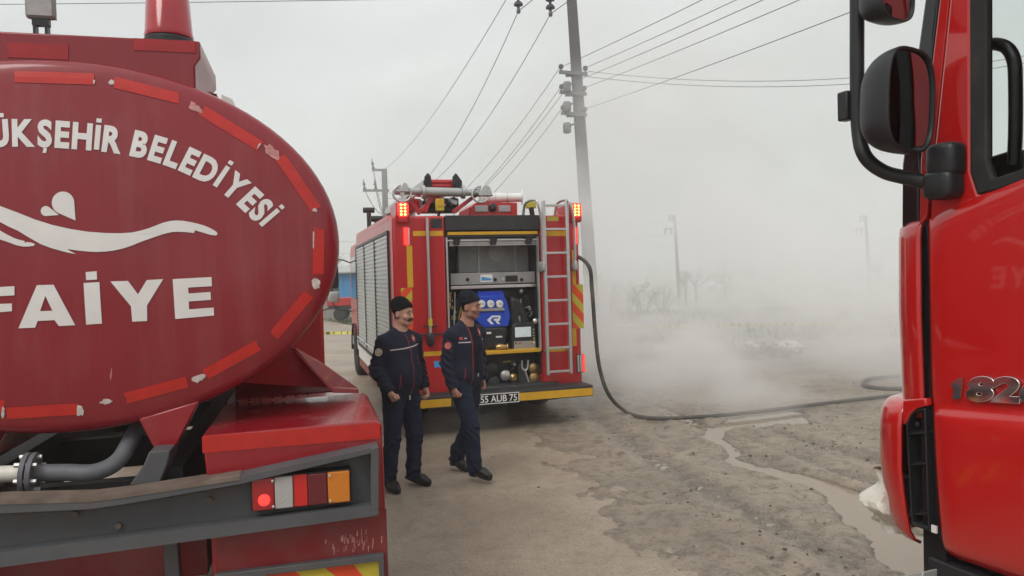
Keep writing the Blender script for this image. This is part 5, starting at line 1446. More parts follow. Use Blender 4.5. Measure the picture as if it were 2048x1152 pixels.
# numerals
v, f = text_mesh('1826', bold=0.045, extrude=0.03, bevel=0.02)
x0 = min(p[0] for p in v); x1 = max(p[0] for p in v)
n0, n1 = D(1903, 797, -0.022), D(2041, 803, -0.022)
zc0 = D(1903, 755, -0.022)[2]; zh = zc0 - n0[2]
v3, f3 = text_mesh('182', bold=0.045)
w3 = max(p[0] for p in v3) - min(p[0] for p in v3)
sc = (n1[1] - n0[1]) / w3
for i, ch in enumerate('1826'):
    vv, ff = text_mesh(ch, bold=0.045, extrude=0.03, bevel=0.018)
    if ch == '1':
        k1 = MB().prism([(0.1, 0.5), (0.1, 0.37), (0.17, 0.40), (0.17, 0.0), (0.33, 0.0), (0.33, 0.69), (0.22, 0.69)], 'z', -0.03, 0.03)
        a_ = min(p[0] for p in vv); vv, ff = [(p[0] - 0.1 + a_, p[1], p[2]) for p in k1.v], k1.f
    off = text_mesh('1826'[:i + 1], bold=0.045)[0]
    xr = max(p[0] for p in off); wch = max(p[0] for p in vv) - min(p[0] for p in vv); xl = min(p[0] for p in vv)
    pts = []
    for p in vv:
        X = xr - wch + (p[0] - xl) - x0 + p[1] * 0.10
        pts.append((-0.026 - p[2] * 0.09, n0[1] + X * sc, n0[2] + (n1[2] - n0[2]) * X / w3 + p[1] / 0.69 * zh))
    MB().add(pts, ff).build('numeral', 'chrome', dr, smooth=40)
# --- A pillar and black windscreen edge
def slab(pts, x0, x1, name, m, parent, bevel=0.006):
    return MB().prism(yz(pts, (x0)), 'x', x0, x1).build(name, m, parent, bevel=bevel, seg=3)
shell = MB()
# cab shell: back wall, roof, floor, inner door liner, far side
YFR = D(1803, 440, 0.1)[1]
shell.box(0.05, 2.4, YBK - 0.5, YBK - 0.44, 0.95, ZTOP)
shell.box(0.05, 2.4, YBK - 0.5, fr_y(ZTOP) + 0.04, ZTOP - 0.02, ZTOP + 0.12)
cabin = shell.build('cab', 'cab_red', rtruck, bevel=0.02)
MB().box(0.06, 2.38, YBK - 0.42, 0.42, 1.05, 1.12).build('cab_floor', 'interior', cabin)
MB().box(0.055, 0.075, YBK, 0.2, 1.1, wbot(-0.3) - 0.05).build('door_liner', 'interior', dr)
MB().box(2.34, 2.4, YBK - 0.44, 0.45, 0.95, 2.25).build('far_door', 'cab_red', cabin, bevel=0.01)
MB().box(2.34, 2.4, YBK - 0.44, YBK, 2.25, ZTOP).build('far_pillar', 'cab_red', cabin)
MB().bar((2.37, 0.42, 2.2), (2.37, yTop, ZTOP), 0.06, 0.10).build('far_pillar', 'cab_red', cabin)
MB().box(0.0, 0.05, YBK - 0.5, YBK - 0.006, 0.95, ZTOP).build('rear_quarter', 'cab_red', cabin, bevel=0.012)
p1 = [(1837, 452), (1853, 434), (1898, 0), (1913, -150), (1893, -150), (1878, 0), (1840, 318)]
pil = slab(p1, 0.004, 0.09, 'front_pillar', 'cab_red', cabin, 0.008)
p2_ = [(1803, 458), (1838, 446), (1840, 318), (1878, 0), (1893, -150), (1864, -150), (1848, 0), (1804, 318)]
slab(p2_, 0.03, 0.10, 'windscreen_edge', 'black_gloss', cabin, 0.012)
# windscreen pane and black surround across the front
e0 = [D(1822, 440, 0.1), D(1880, -150, 0.1)]
yb0, zb0, yb1, zb1 = e0[0][1], e0[0][2], e0[1][1], e0[1][2]
MB().add([(0.09, yb0, zb0), (2.33, yb0, zb0), (2.33, yb1, zb1), (0.09, yb1, zb1), (0.09, yb0 + 0.006, zb0), (2.33, yb0 + 0.006, zb0), (2.33, yb1 + 0.006, zb1), (0.09, yb1 + 0.006, zb1)],
         [(0, 1, 2, 3), (7, 6, 5, 4), (0, 4, 5, 1), (1, 5, 6, 2), (2, 6, 7, 3), (3, 7, 4, 0)]).build('windscreen', 'clear_glass', cabin, smooth=0)
# dashboard, wheel, seat, grab handle
zd = RT.Y(2005, 292, yb0 - 0.45)[2]
MB().prism([(yb0 - 0.06, zd - 0.05), (yb0 - 0.45, zd), (yb0 - 0.55, zd - 0.15), (yb0 - 0.45, 1.2), (yb0 - 0.02, 1.2)], 'x', 0.1, 2.3).build('dashboard', 'interior', cabin, bevel=0.03)
sw = MB(); c = Vector((0.65, yb0 - 0.62, zb0 + 0.02)); nA = Vector((0, -0.5, 0.87)); e1 = Vector((1, 0, 0)); e2 = nA.cross(e1)
sw.tube([c + e1 * 0.22 * math.cos(k * math.pi / 14) + e2 * 0.22 * math.sin(k * math.pi / 14) for k in range(28)], 0.016, 8, closed=True); swo = sw.build('steering_wheel', 'interior', cabin)
MB().tube([c - nA * 0.02, c - nA * 0.45], 0.035, 10).build('steering_column', 'interior', swo)
st = MB(); st.superell((0.65, YBK + 0.15, 1.55), (0.26, 0.3, 0.12), 0.4, 0.4); st.superell((0.65, YBK - 0.1, 1.95), (0.25, 0.10, 0.42), 0.4, 0.4); st.build('seat', 'interior_red', cabin)
gp = [D(1968, 92, 0.10), D(1990, 88, 0.10), D(2014, 96, 0.10), D(2028, 122, 0.10), D(2031, 170, 0.10), D(2031, 260, 0.10), D(2028, 330, 0.10)]
MB().tube(bezier([tuple(p) for p in gp], 6), 0.022, 12).build('grab_handle', 'handle_grey', cabin)
# --- front corner panel (red, wraps from the side to the nose)
def corner(y0, a, L, rows, name, m, parent, x_off=0.0, n=16, ext=0.9):
    """rows: (z, inset, extra) ; plan = quarter ellipse then straight across the nose"""
    vs, fs = [], []
    plan = []
    for k in range(n):
        th = (math.pi / 2) * k / (n - 1)
        plan.append((a * (1 - math.cos(th)), L * math.sin(th), math.cos(th), math.sin(th)))
    plan.append((a + ext, L + 0.03, 0, 1))
    for z, ins in rows:
        for (px_, py_, cx_, cy_) in plan: vs.append((x_off + px_ + ins * cx_, y0 + py_ - ins * cy_, z))
    m_ = len(plan)
    for i in range(len(rows) - 1):
        for k in range(m_ - 1): fs.append((i * m_ + k, i * m_ + k + 1, (i + 1) * m_ + k + 1, (i + 1) * m_ + k))
    o = MB().add(vs, fs).build(name, m, parent, smooth=50)
    md = o.modifiers.new('t', 'SOLIDIFY'); md.thickness = 0.012; md.offset = 0
    return o
yc = D(1843, 620)[1]
zc1, zc0 = D(1820, 446)[2], D(1820, 806)[2]
corner(yc, 0.20, 0.205, [(zc1 + 0.006, 0.05), (zc1, 0.018), (zc1 - 0.02, 0.004), (zc1 - 0.06, 0.0), ((zc0 + zc1) / 2, -0.004), (zc0 + 0.02, 0.004), (zc0 - 0.05, 0.004)], 'corner_panel', 'cab_red', cabin, 0.002, ext=2.0)
MB().box(0.02, 0.05, yc - 0.03, yc + 0.02, zc0 - 0.6, zc1).build('door_gap', 'black_gloss', cabin)
# --- bumper corner with the air intake
yb_ = D(1818, 930)[1]
zb1_, zb0_ = D(1800, 803)[2], D(1810, 1085)[2]
rows = [(zb1_ + 0.004, 0.10), (zb1_ - 0.002, 0.06), (zb1_ - 0.014, 0.028), (zb1_ - 0.04, 0.008), (zb1_ - 0.09, 0.0), (zb1_ - 0.25, -0.004), ((zb1_ + zb0_) / 2 - 0.05, 0.004), (zb0_ + 0.12, 0.02), (zb0_ + 0.05, 0.036), (zb0_ + 0.015, 0.06), (zb0_, 0.09)]
bmp = corner(yb_, 0.26, 0.235, rows, 'bumper', 'cab_red', rtruck, -0.035, 20, ext=1.95)
# sloping shoulder that joins bumper and corner panel
sh_pts = yz([(1851, 792), (1854, 812), (1832, 816), (1818, 832), (1812, 850), (1800, 846), (1800, 800)], -0.02)
# intake: dark recess with shelves
ip = yz([(1815, 848), (1822, 830), (1836, 819), (1853, 815), (1862, 1062), (1826, 1050)], -0.02)
MB().prism(ip, 'x', 0.05, 0.07).build('intake_back', 'black_gloss', bmp)
fo = [(p[0], p[1]) for p in ip]
cyi = sum(p[0] for p in fo) / len(fo); czi = sum(p[1] for p in fo) / len(fo)
fi = [(cyi + (p[0] - cyi) * 0.86, czi + (p[1] - czi) * 0.955) for p in fo]
MB().frame(fo, fi, 'x', -0.028, 0.05).build('intake_frame', 'black_plastic', bmp, bevel=0.004)
for py0 in (866, 928, 1028):
    a, b2 = D(1818, py0, -0.02), D(1858, py0 - 2, -0.02)
    MB().add([(-0.02, a[1], a[2]), (-0.02, b2[1], b2[2]), (0.05, b2[1], b2[2] + 0.012), (0.05, a[1], a[2] + 0.012), (-0.02, a[1], a[2] - 0.005), (-0.02, b2[1], b2[2] - 0.005), (0.05, b2[1], b2[2] + 0.006), (0.05, a[1], a[2] + 0.006)],
             [(0, 1, 2, 3), (7, 6, 5, 4), (0, 4, 5, 1), (1, 5, 6, 2), (2, 6, 7, 3), (3, 7, 4, 0)]).build('intake_shelf', 'black_plastic', bmp)
ring_ = D(1836, 848, -0.025); MB().lathe([(0.009, 0), (0.009, 0.004), (0.005, 0.005)], (-0.026, ring_[1], ring_[2]), (-1, 0, 0), 14).build('tow_cap', 'black_plastic', bmp)
# red shoulder over the intake
shp = yz([(1806, 800), (1852, 796), (1855, 812), (1836, 816), (1822, 827), (1813, 846), (1806, 850)], -0.03)
MB().prism(shp, 'x', -0.034, 0.0).build('bumper_shoulder', 'cab_red', bmp, bevel=0.006)
MB().box(-0.005, 0.06, D(1862, 900)[1] - 0.06, D(1850, 900)[1] + 0.01, D(1860, 1160)[2] - 0.25, D(1858, 812)[2]).build('step_well', 'black_gloss', cabin)
# steps and sill below
zs = D(1880, 1110)[2]
MB().box(-0.02, 0.4, YBK, D(1862, 1100)[1], zs - 0.28, zs - 0.015).build('step_box', 'black_plastic', cabin, bevel=0.01)
MB().prism(yz([(1786, 1156), (1862, 1140), (1862, 1165), (1786, 1175)], -0.05), 'x', -0.09, 0.3).build('entry_step', 'alu_pale', cabin, bevel=0.004)
MB().box(-0.045, 0.3, YBK, D(1900, 1150)[1], zs - 0.30, zs - 0.27).build('entry_step', 'black_plastic', cabin)
tg = D(1870, 1058, -0.045); MB().box(-0.052, -0.044, tg[1] - 0.010, tg[1] + 0.010, tg[2] - 0.013, tg[2] + 0.013).build('paper_tag', 'white_plastic', dr)
# nose, underframe, wheels, water body behind the cab
MB().box(0.25, 2.2, yc + 0.12, yc + 0.19, 0.7, 2.2).build('nose', 'cab_red', cabin, bevel=0.02)
MB().box(0.6, 0.72, -6.2, 0.3, 0.7, 0.95).box(1.68, 1.8, -6.2, 0.3, 0.7, 0.95).build('chassis', 'dark_metal', rtruck)
for xx, sd_ in ((0.19, -1), (2.21, 1)):
    wheel(rtruck, (xx, -0.75 - 0.55, 0.5), 0.5, 0.28, sd_); wheel(rtruck, (xx, -4.9, 0.5), 0.5, 0.28, sd_)
MB().box(0.0, 2.4, -6.4, YBK - 0.6, 1.1, 2.9).build('equipment_body', 'cab_red', rtruck, bevel=0.04)
MB().tube([(0.2, -1.3, 0.5), (2.2, -1.3, 0.5)], 0.08, 10).build('axle', 'dark_metal', rtruck); MB().tube([(0.2, -4.9, 0.5), (2.2, -4.9, 0.5)], 0.08, 10).build('axle', 'dark_metal', rtruck)
# --- door mirrors
mir = thing('m', None, None); bpy.data.objects.remove(mir)
AX = -0.20
ap = [D(1712, -140, AX), D(1714, 0, AX), D(1714, 150, AX), D(1717, 260, AX), D(1730, 312, AX), D(1765, 342, AX + 0.05), D(1810, 355, -0.10), D(1862, 366, -0.04)]
arm = MB().tube(bezier([tuple(p) for p in ap], 8), 0.026, 14).build('mirror_arm', 'black_plastic', rtruck, smooth=60)
bs = D(1888, 345, -0.03)
MB().superell((-0.035, bs[1], bs[2] - 0.045), (0.05, 0.062, 0.052), 0.5, 0.55, 28, 13).build('mirror_base', 'black_plastic', arm)
cp = D(1892, 318, -0.03)
MB().superell((-0.03, cp[1], cp[2] - 0.005), (0.048, 0.060, 0.062), 0.42, 0.6, 28, 13).build('mirror_cap', 'black_plastic', arm)
def mirror(px, py, x, t_half, n_half, u_half, yaw, tilt, name):
    c = Vector(D(px, py, x))
    nrm = Vector((math.sin(math.radians(yaw)), -math.cos(math.radians(yaw)), 0))
    tv = Vector((0, 0, 1)).cross(nrm).normalized(); up = Vector((0, 0, 1))
    Rt = Matrix.Rotation(math.radians(tilt), 3, nrm)
    tv, up = Rt @ tv, Rt @ up
    M = Matrix((tv, nrm, up)).transposed()
    b = MB(); 
    def pw(v, e): return math.copysign(abs(v) ** e, v)
    def fn(u, v):
        a = 2 * math.pi * u; s = v
        # section from rim (v=0, at the glass) to the back (v=1), rounded
        rr = math.sqrt(max(0.0, 1 - (s ** 2.4))) if s > 0 else 1.0
        rr = 0.25 + 0.75 * rr if s < 1 else 0.001
        x_ = t_half * rr * pw(math.cos(a), 0.62); z_ = u_half * rr * pw(math.sin(a), 0.62)
        return c + M @ Vector((x_, n_half - 2 * n_half * s, z_))
    b.grid(fn, 40, 14, True)
    o = b.build(name, 'black_plastic', arm, smooth=60)
    b = MB()        # rim and recessed glass
    def rim(u, v):
        a = 2 * math.pi * u
        k, d = [(1.0, 0.0), (0.985, 0.008), (0.94, 0.008), (0.92, -0.004)][int(round(v * 3))]
        return c + M @ Vector((t_half * k * pw(math.cos(a), 0.62), n_half + d, u_half * k * pw(math.sin(a), 0.62)))
    b.grid(rim, 40, 4, True); b.build('mirror_rim', 'black_plastic', o, smooth=50)
    b = MB(); K = 40
    vs = [c + M @ Vector((0, n_half + 0.001, 0))]
    for q_ in (0.5, 0.94):
        for k in range(K):
            a = 2 * math.pi * k / K
            vs.append(c + M @ Vector((t_half * q_ * pw(math.cos(a), 0.62), n_half - 0.002 + (0.003 if q_ < 0.9 else 0), u_half * q_ * pw(math.sin(a), 0.62))))
    fs = [(0, 1 + k, 1 + (k + 1) % K) for k in range(K)] + [(1 + k, 1 + K + k, 1 + K + (k + 1) % K, 1 + (k + 1) % K) for k in range(K)]
    b.add(vs, fs); b.build('mirror_glass', 'mirror_glass', o, smooth=60)
    # bracket to the arm
    MB().tube([c - nrm * n_half * 0.6, Vector(D(1716, py + 10, AX))], 0.018, 8).build('mirror_bracket', 'black_plastic', o)
    return o
mirror(1779, 210, -0.185, 0.126, 0.082, 0.186, 6, -4, 'main_mirror')
mirror(1762, 0, -0.185, 0.090, 0.064, 0.096, 6, -4, 'wide_mirror')
k_ = D(1700, 215, AX); MB().box(AX - 0.035, AX + 0.01, k_[1] - 0.02, k_[1] + 0.03, k_[2] - 0.05, k_[2] + 0.06).build('arm_clamp', 'black_plastic', arm, bevel=0.006)
# crumpled sheet of plastic on the front bumper
sb = MB()
c0, c1 = Vector(D(1775, 938, 0.17)), Vector(D(1786, 1062, 0.17))
def sheet(u, v):
    p = c0.lerp(c1, v)
    w = 0.055 + 0.05 * math.sin(math.pi * v)
    a = 2 * math.pi * u
    n_ = 0.75 + 0.5 * float(fbm(np.array([math.cos(a) * 2.2 + v * 5 + 9]), np.array([math.sin(a) * 2.2 + v * 3 + 7]), 3, 5)[0])
    return p + Vector((w * 0.8 * n_ * math.cos(a), w * 0.75 * n_ * math.sin(a), 0.0)) + Vector((0.03 * math.sin(9 * v), 0.015 * math.sin(14 * v + 3 * u), 0))
sb.grid(sheet, 28, 22, True)
f_c = len(sb.v); 
sh_o = sb.build('plastic_sheet', 'plastic_sheet', smooth=25)
sh_o.location = (RT.o[0], RT.o[1], 0); sh_o.rotation_euler = (0, 0, RT.rot)
tag(sh_o, 'crumpled white plastic sheet tucked against the red truck front bumper', 'plastic sheet')
lip = MB(); 
q0, q1, q2 = D(1770, 1068, -0.02), D(1800, 1092, -0.03), D(1852, 1103, -0.03)
pass

# ================================================================== PEOPLE
class Field:
    """signed distance field on a grid, turned into one smooth surface"""
    def __init__(s, lo, hi, res):
        s.lo = np.array(lo, float); s.res = res
        s.n = np.ceil((np.array(hi) - s.lo) / res).astype(int) + 1
        s.V = np.full(tuple(s.n), 0.5, np.float32)
    def _sub(s, lo, hi):
        a = np.clip(np.floor((np.array(lo) - s.lo) / s.res).astype(int), 0, s.n - 1)
        b = np.clip(np.ceil((np.array(hi) - s.lo) / s.res).astype(int) + 1, 1, s.n)
        g = [s.lo[i] + s.res * np.arange(a[i], b[i]) for i in range(3)]
        sl = tuple(slice(a[i], b[i]) for i in range(3))
        return sl, g[0][:, None, None], g[1][None, :, None], g[2][None, None, :]
    def _put(s, sl, d, k, cut=False):
        o = s.V[sl]
        if cut:
            s.V[sl] = np.maximum(o, -d); return
        if k > 0:
            h = np.clip(0.5 + 0.5 * (o - d) / k, 0, 1)
            s.V[sl] = o * (1 - h) + d * h - k * h * (1 - h)
        else: s.V[sl] = np.minimum(o, d)
    def cap(s, a, b, ra, rb, k=0.02, flat=None):
        a, b = np.array(a, float), np.array(b, float)
        m = max(ra, rb) + 0.06 + k
        sl, X, Y, Z = s._sub(np.minimum(a, b) - m, np.maximum(a, b) + m)
        ab = b - a; L = ab @ ab + 1e-9
        t = np.clip(((X - a[0]) * ab[0] + (Y - a[1]) * ab[1] + (Z - a[2]) * ab[2]) / L, 0, 1)
        d = np.sqrt((X - a[0] - t * ab[0]) ** 2 + (Y - a[1] - t * ab[1]) ** 2 + (Z - a[2] - t * ab[2]) ** 2) - (ra + (rb - ra) * t)
        s._put(sl, d, k); return s
    def ell(s, c, r, k=0.02, R=None, cut=False):
        c = np.array(c, float); r = np.array(r, float)
        m = r.max() + 0.06 + k
        sl, X, Y, Z = s._sub(c - m, c + m)
        x, y, z = X - c[0], Y - c[1], Z - c[2]
        if R is not None:
            x, y, z = R[0][0] * x + R[1][0] * y + R[2][0] * z, R[0][1] * x + R[1][1] * y + R[2][1] * z, R[0][2] * x + R[1][2] * y + R[2][2] * z
        q = np.sqrt((x / r[0]) ** 2 + (y / r[1]) ** 2 + (z / r[2]) ** 2)
        g = np.sqrt((x / r[0] ** 2) ** 2 + (y / r[1] ** 2) ** 2 + (z / r[2] ** 2) ** 2) + 1e-9
        s._put(sl, q * (q - 1) / g, k, cut); return s
    def folds(s, amp, fn):
        X, Y, Z = np.meshgrid(*[s.lo[i] + s.res * np.arange(s.n[i]) for i in range(3)], indexing='ij', sparse=True)
        s.V += (amp * fn(X, Y, Z)).astype(np.float32); return s
    def clip(s, fn):         # keep where fn<0
        X, Y, Z = np.meshgrid(*[s.lo[i] + s.res * np.arange(s.n[i]) for i in range(3)], indexing='ij', sparse=True)
        s.V = np.maximum(s.V, fn(X, Y, Z).astype(np.float32)); return s
    def mesh(s):
        V = s.V; ins = V < 0
        c = [(i, j, k) for i in (0, 1) for j in (0, 1) for k in (0, 1)]
        nx, ny, nz = V.shape
        cnt = sum(ins[i:nx - 1 + i, j:ny - 1 + j, k:nz - 1 + k].astype(np.int8) for i, j, k in c)
        act = (cnt > 0) & (cnt < 8)
        idx = np.full(act.shape, -1, np.int64)
        A = np.argwhere(act); idx[act] = np.arange(len(A))
        acc = np.zeros((len(A), 3)); num = np.zeros(len(A))
        for p in c:
            for ax in range(3):
                if p[ax]: continue
                q = list(p); q[ax] = 1
                va = V[A[:, 0] + p[0], A[:, 1] + p[1], A[:, 2] + p[2]]; vb = V[A[:, 0] + q[0], A[:, 1] + q[1], A[:, 2] + q[2]]
                m = (va < 0) != (vb < 0)
                t = np.where(m, va / np.where(np.abs(va - vb) < 1e-9, 1e-9, va - vb), 0)
                P = np.array(p, float)[None] + np.zeros((len(A), 3)); P[:, ax] = t
                acc += P * m[:, None]; num += m
        verts = s.lo + (A + acc / num[:, None]) * s.res
        faces = []
        for ax in range(3):
            o1, o2 = [(1, 2), (2, 0), (0, 1)][ax]
            sl0 = [slice(1, -1)] * 3; sl0[ax] = slice(0, -1)
            sl1 = [slice(1, -1)] * 3; sl1[ax] = slice(1, None)
            a, b = ins[tuple(sl0)], ins[tuple(sl1)]
            E = np.argwhere(a != b)
            fl = a[tuple(E.T)]
            E = E + np.array([1 if i != ax else 0 for i in range(3)])
            def cell(d1, d2):
                q = E.copy(); q[:, o1] += d1; q[:, o2] += d2
                return idx[q[:, 0], q[:, 1], q[:, 2]]
            Q = np.stack([cell(-1, -1), cell(0, -1), cell(0, 0), cell(-1, 0)], 1)
            Q[~fl] = Q[~fl][:, ::-1]
            faces.append(Q)
        F = np.concatenate(faces); F = F[(F >= 0).all(1)]
        return verts, F
    def obj(s, name, mats, parent=None, pick=None):
        v, f = s.mesh()
        me = bpy.data.meshes.new(name)
        me.vertices.add(len(v)); me.vertices.foreach_set('co', v.ravel())
        me.loops.add(f.size); me.loops.foreach_set('vertex_index', f.ravel().astype(np.int32))
        me.polygons.add(len(f)); me.polygons.foreach_set('loop_start', np.arange(0, f.size, 4)); me.polygons.foreach_set('loop_total', np.full(len(f), 4))
        me.update(calc_edges=True); me.validate(); me.shade_smooth()
        for m in mats: me.materials.append(MATS[m])
        if pick is not None:
            c = v[f].mean(1)
            me.polygons.foreach_set('material_index', pick(c).astype(np.int32))
        o = bpy.data.objects.new(name, me); COL.objects.link(o)
        if parent: o.parent = parent
        return o
def nz3(X, Y, Z, s=0):
    return np.sin(X * 31 + Z * 17 + s) * np.cos(Y * 27 - Z * 23 + s * 2) + 0.6 * np.sin(Z * 61 + X * 19 + s * 3) * np.sin(Y * 47 + X * 33)
def rotz(deg):
    a = math.radians(deg); return np.array([[math.cos(a), -math.sin(a), 0], [math.sin(a), math.cos(a), 0], [0, 0, 1]])

def person(label, loc, yaw, J, skin_m, stub_m, hat_m, head_yaw, head_pitch, fat=0.0, moustache=False, open_jacket=False, badge='badge_cream', seed=0):
    """J: joints in the person's own frame (faces -y). Body is one skin; clothes are children."""
    j = {k: np.array(v, float) for k, v in J.items() if k != 'curl'}
    hc = j['head']; Rh = rotz(head_yaw) @ np.array([[1, 0, 0], [0, math.cos(math.radians(head_pitch)), -math.sin(math.radians(head_pitch))], [0, math.sin(math.radians(head_pitch)), math.cos(math.radians(head_pitch))]])
    def H(x, y, z): return hc + Rh @ np.array([x, y, z])
    allp = np.array(list(j.values()))
    lo, hi = allp.min(0) - 0.2, allp.max(0) + 0.25
    lo[2] = -0.02
    F = Field(lo, hi, 0.0055)
    # head: skull, jaw, face
    F.ell(H(0, 0.012, 0.035), (0.076, 0.096, 0.092), 0.0, Rh)
    F.ell(H(0, -0.012, -0.035), (0.064, 0.074, 0.082), 0.03, Rh)
    F.ell(H(0, -0.052, -0.092), (0.034, 0.030, 0.024), 0.025, Rh)                      # chin
    for sx in (-1, 1):
        F.ell(H(sx * 0.040, -0.058, -0.026), (0.026, 0.022, 0.022), 0.018, Rh)         # cheek
        F.ell(H(sx * 0.046, -0.005, -0.075), (0.020, 0.035, 0.025), 0.025, Rh)         # jaw corner
        F.ell(H(sx * 0.031, -0.082, 0.012), (0.014, 0.012, 0.0085), 0.0, Rh, cut=True) # eye socket
        F.ell(H(sx * 0.031, -0.073, 0.010), (0.013, 0.011, 0.010), 0.004, Rh)          # eyeball/lid
        F.ell(H(sx * 0.030, -0.081, 0.028), (0.022, 0.009, 0.0075), 0.008, Rh)         # brow
        F.ell(H(sx * 0.079, 0.012, -0.004), (0.010, 0.021, 0.032), 0.006, Rh)          # ear
        F.ell(H(sx * 0.088, 0.004, 0.0), (0.006, 0.010, 0.016), 0.0, Rh, cut=True)
    F.cap(H(0, -0.084, 0.016), H(0, -0.106, -0.026), 0.009, 0.0125, 0.008)             # nose
    F.ell(H(0.011, -0.095, -0.030), (0.008, 0.010, 0.008), 0.006, Rh); F.ell(H(-0.011, -0.095, -0.030), (0.008, 0.010, 0.008), 0.006, Rh)
    F.ell(H(0, -0.082, -0.055), (0.024, 0.010, 0.0055), 0.004, Rh); F.ell(H(0, -0.080, -0.067), (0.021, 0.011, 0.0065), 0.004, Rh)   # lips
    # neck, trunk, limbs
    F.cap(H(0, 0.025, -0.05), j['neck'], 0.056, 0.060, 0.02)
    F.cap(j['neck'], j['chest'], 0.07, 0.125, 0.05)
    F.ell(j['chest'], (0.165, 0.105, 0.17), 0.05); F.ell(j['belly'], (0.15 + fat, 0.105 + fat, 0.15), 0.06); F.ell(j['pelvis'], (0.155, 0.105, 0.12), 0.05)
    for s_ in ('r', 'l'):
        F.cap(j['sh_' + s_], j['el_' + s_], 0.055, 0.043, 0.04); F.cap(j['el_' + s_], j['wr_' + s_], 0.043, 0.027, 0.02)
        F.cap(j['hip_' + s_], j['kn_' + s_], 0.085, 0.058, 0.04); F.cap(j['kn_' + s_], j['an_' + s_], 0.056, 0.038, 0.02)
        F.cap(j['an_' + s_], j['toe_' + s_] + np.array([0, 0, 0.005]), 0.04, 0.03, 0.02)
        # hand: palm, four curled fingers, thumb from the side of the palm
        w, e = j['wr_' + s_], j['el_' + s_]
        d = (w - e) / np.linalg.norm(w - e)
        fwd = np.array([0, -1.0, 0]); fwd -= d * (fwd @ d); fwd /= np.linalg.norm(fwd)     # thumb side
        pal = np.cross(d, fwd) * (1 if s_ == 'r' else -1)                                   # towards the thigh
        if pal[0] * (1 if s_ == 'r' else -1) < 0: pal = -pal
        F.cap(w, w + d * 0.03, 0.027, 0.028, 0.01)
        for i in range(4):
            o_ = (i - 1.5) * 0.0185
            k0 = w + d * (0.085 - 0.004 * abs(i - 1)) - fwd * o_
            F.cap(w + d * 0.02 - fwd * o_ * 0.8, k0, 0.0135, 0.0115, 0.012)
            ln = (0.036, 0.041, 0.038, 0.030)[i]
            c1, c2 = J['curl'][0 if s_ == 'r' else 1], 0
            a1 = math.radians(30 + 55 * c1); a2 = math.radians(60 + 110 * c1)
            p1 = k0 + (d * math.cos(a1) + pal * math.sin(a1)) * ln
            p2 = p1 + (d * math.cos(a2) + pal * math.sin(a2)) * ln * 0.75
            F.cap(k0, p1, 0.0105, 0.0095, 0.003); F.cap(p1, p2, 0.0095, 0.008, 0.002)
        t0 = w + d * 0.028 + fwd * 0.024; t1 = w + d * 0.065 + fwd * 0.038 + pal * 0.018; t2 = w + d * 0.092 + fwd * 0.026 + pal * 0.032
        F.cap(t0, t1, 0.0135, 0.0115, 0.008); F.cap(t1, t2, 0.0115, 0.009, 0.004)
    Ri = Rh.T
    def pick(c):
        q = (c - hc) @ Rh           # head coordinates
        r = np.zeros(len(c), int)
        st = (q[:, 2] < -0.034) & (q[:, 2] > -0.125) & (q[:, 1] < 0.035) & (np.abs(q[:, 0]) < 0.09) & ~((q[:, 2] > -0.05) & (np.abs(q[:, 0]) < 0.03) & (q[:, 1] < -0.09))
        r[st] = 1
        hair = (q[:, 2] > -0.045) & (q[:, 2] < 0.12) & (q[:, 1] > 0.026 + 0.2 * np.maximum(0, -q[:, 2])) & (np.abs(q[:, 0]) < 0.085)
        ear = (np.abs(q[:, 0]) > 0.074) & (q[:, 1] < 0.04)
        r[hair & ~ear] = 2
        lip = (q[:, 2] < -0.050) & (q[:, 2] > -0.073) & (q[:, 1] < -0.083) & (np.abs(q[:, 0]) < 0.022)
        r[lip] = 3
        return r
    body = F.obj('person', [skin_m, stub_m, 'hair_dark', 'lip'], None, pick)
    body.location = (loc[0], loc[1], 0); body.rotation_euler = (0, 0, math.radians(yaw))
    tag(body, label, 'person', 'firefighters walking past the fire engine')
    # eyes and brows
    for sx in (-1, 1):
        e = MB(); e.superell(H(sx * 0.031, -0.0775, 0.0105), (0.0095, 0.006, 0.0048), 1, 1, 12, 7, Matrix(Rh.tolist())); eo = e.build('eye', 'eye_white', body)
        e = MB(); e.superell(H(sx * 0.031 + 0.001, -0.0822, 0.0105), (0.0048, 0.0028, 0.0046), 1, 1, 10, 7, Matrix(Rh.tolist())); e.build('iris', 'hair_dark', eo)
        e = MB(); e.tube([H(sx * 0.012, -0.093, 0.029), H(sx * 0.03, -0.0915, 0.034), H(sx * 0.05, -0.077, 0.028)], [0.004, 0.005, 0.0025], 7); e.build('eyebrow', 'hair_dark', body)
    if moustache:
        e = MB(); e.tube([H(x, y, z) for x, y, z in ((-0.034, -0.076, -0.064), (-0.024, -0.088, -0.052), (0, -0.096, -0.046), (0.024, -0.088, -0.052), (0.034, -0.076, -0.064))], [0.005, 0.009, 0.009, 0.009, 0.005], 9); e.build('moustache', 'hair_dark', body)
    # knitted cap
    C_ = Field(hc - 0.2, hc + 0.22, 0.006)
    C_.ell(H(0, 0.016, 0.058), (0.087, 0.107, 0.086), 0.0, Rh); C_.ell(H(0, 0.050, 0.106), (0.056, 0.072, 0.060), 0.05, Rh)
    N0 = Rh @ np.array([0, 0.42, 1.0]); N0 /= np.linalg.norm(N0); p0 = H(0, -0.02, 0.042)
    C_.folds(0.0028, lambda X, Y, Z: nz3(X, Y, Z, seed))
    C_.clip(lambda X, Y, Z: -((X - p0[0]) * N0[0] + (Y - p0[1]) * N0[1] + (Z - p0[2]) * N0[2]))
    C_.obj('knitted_cap', [hat_m], body)
    band = Field(hc - 0.2, hc + 0.22, 0.006)
    band.ell(H(0, 0.016, 0.058), (0.0895, 0.1095, 0.090), 0.0, Rh)
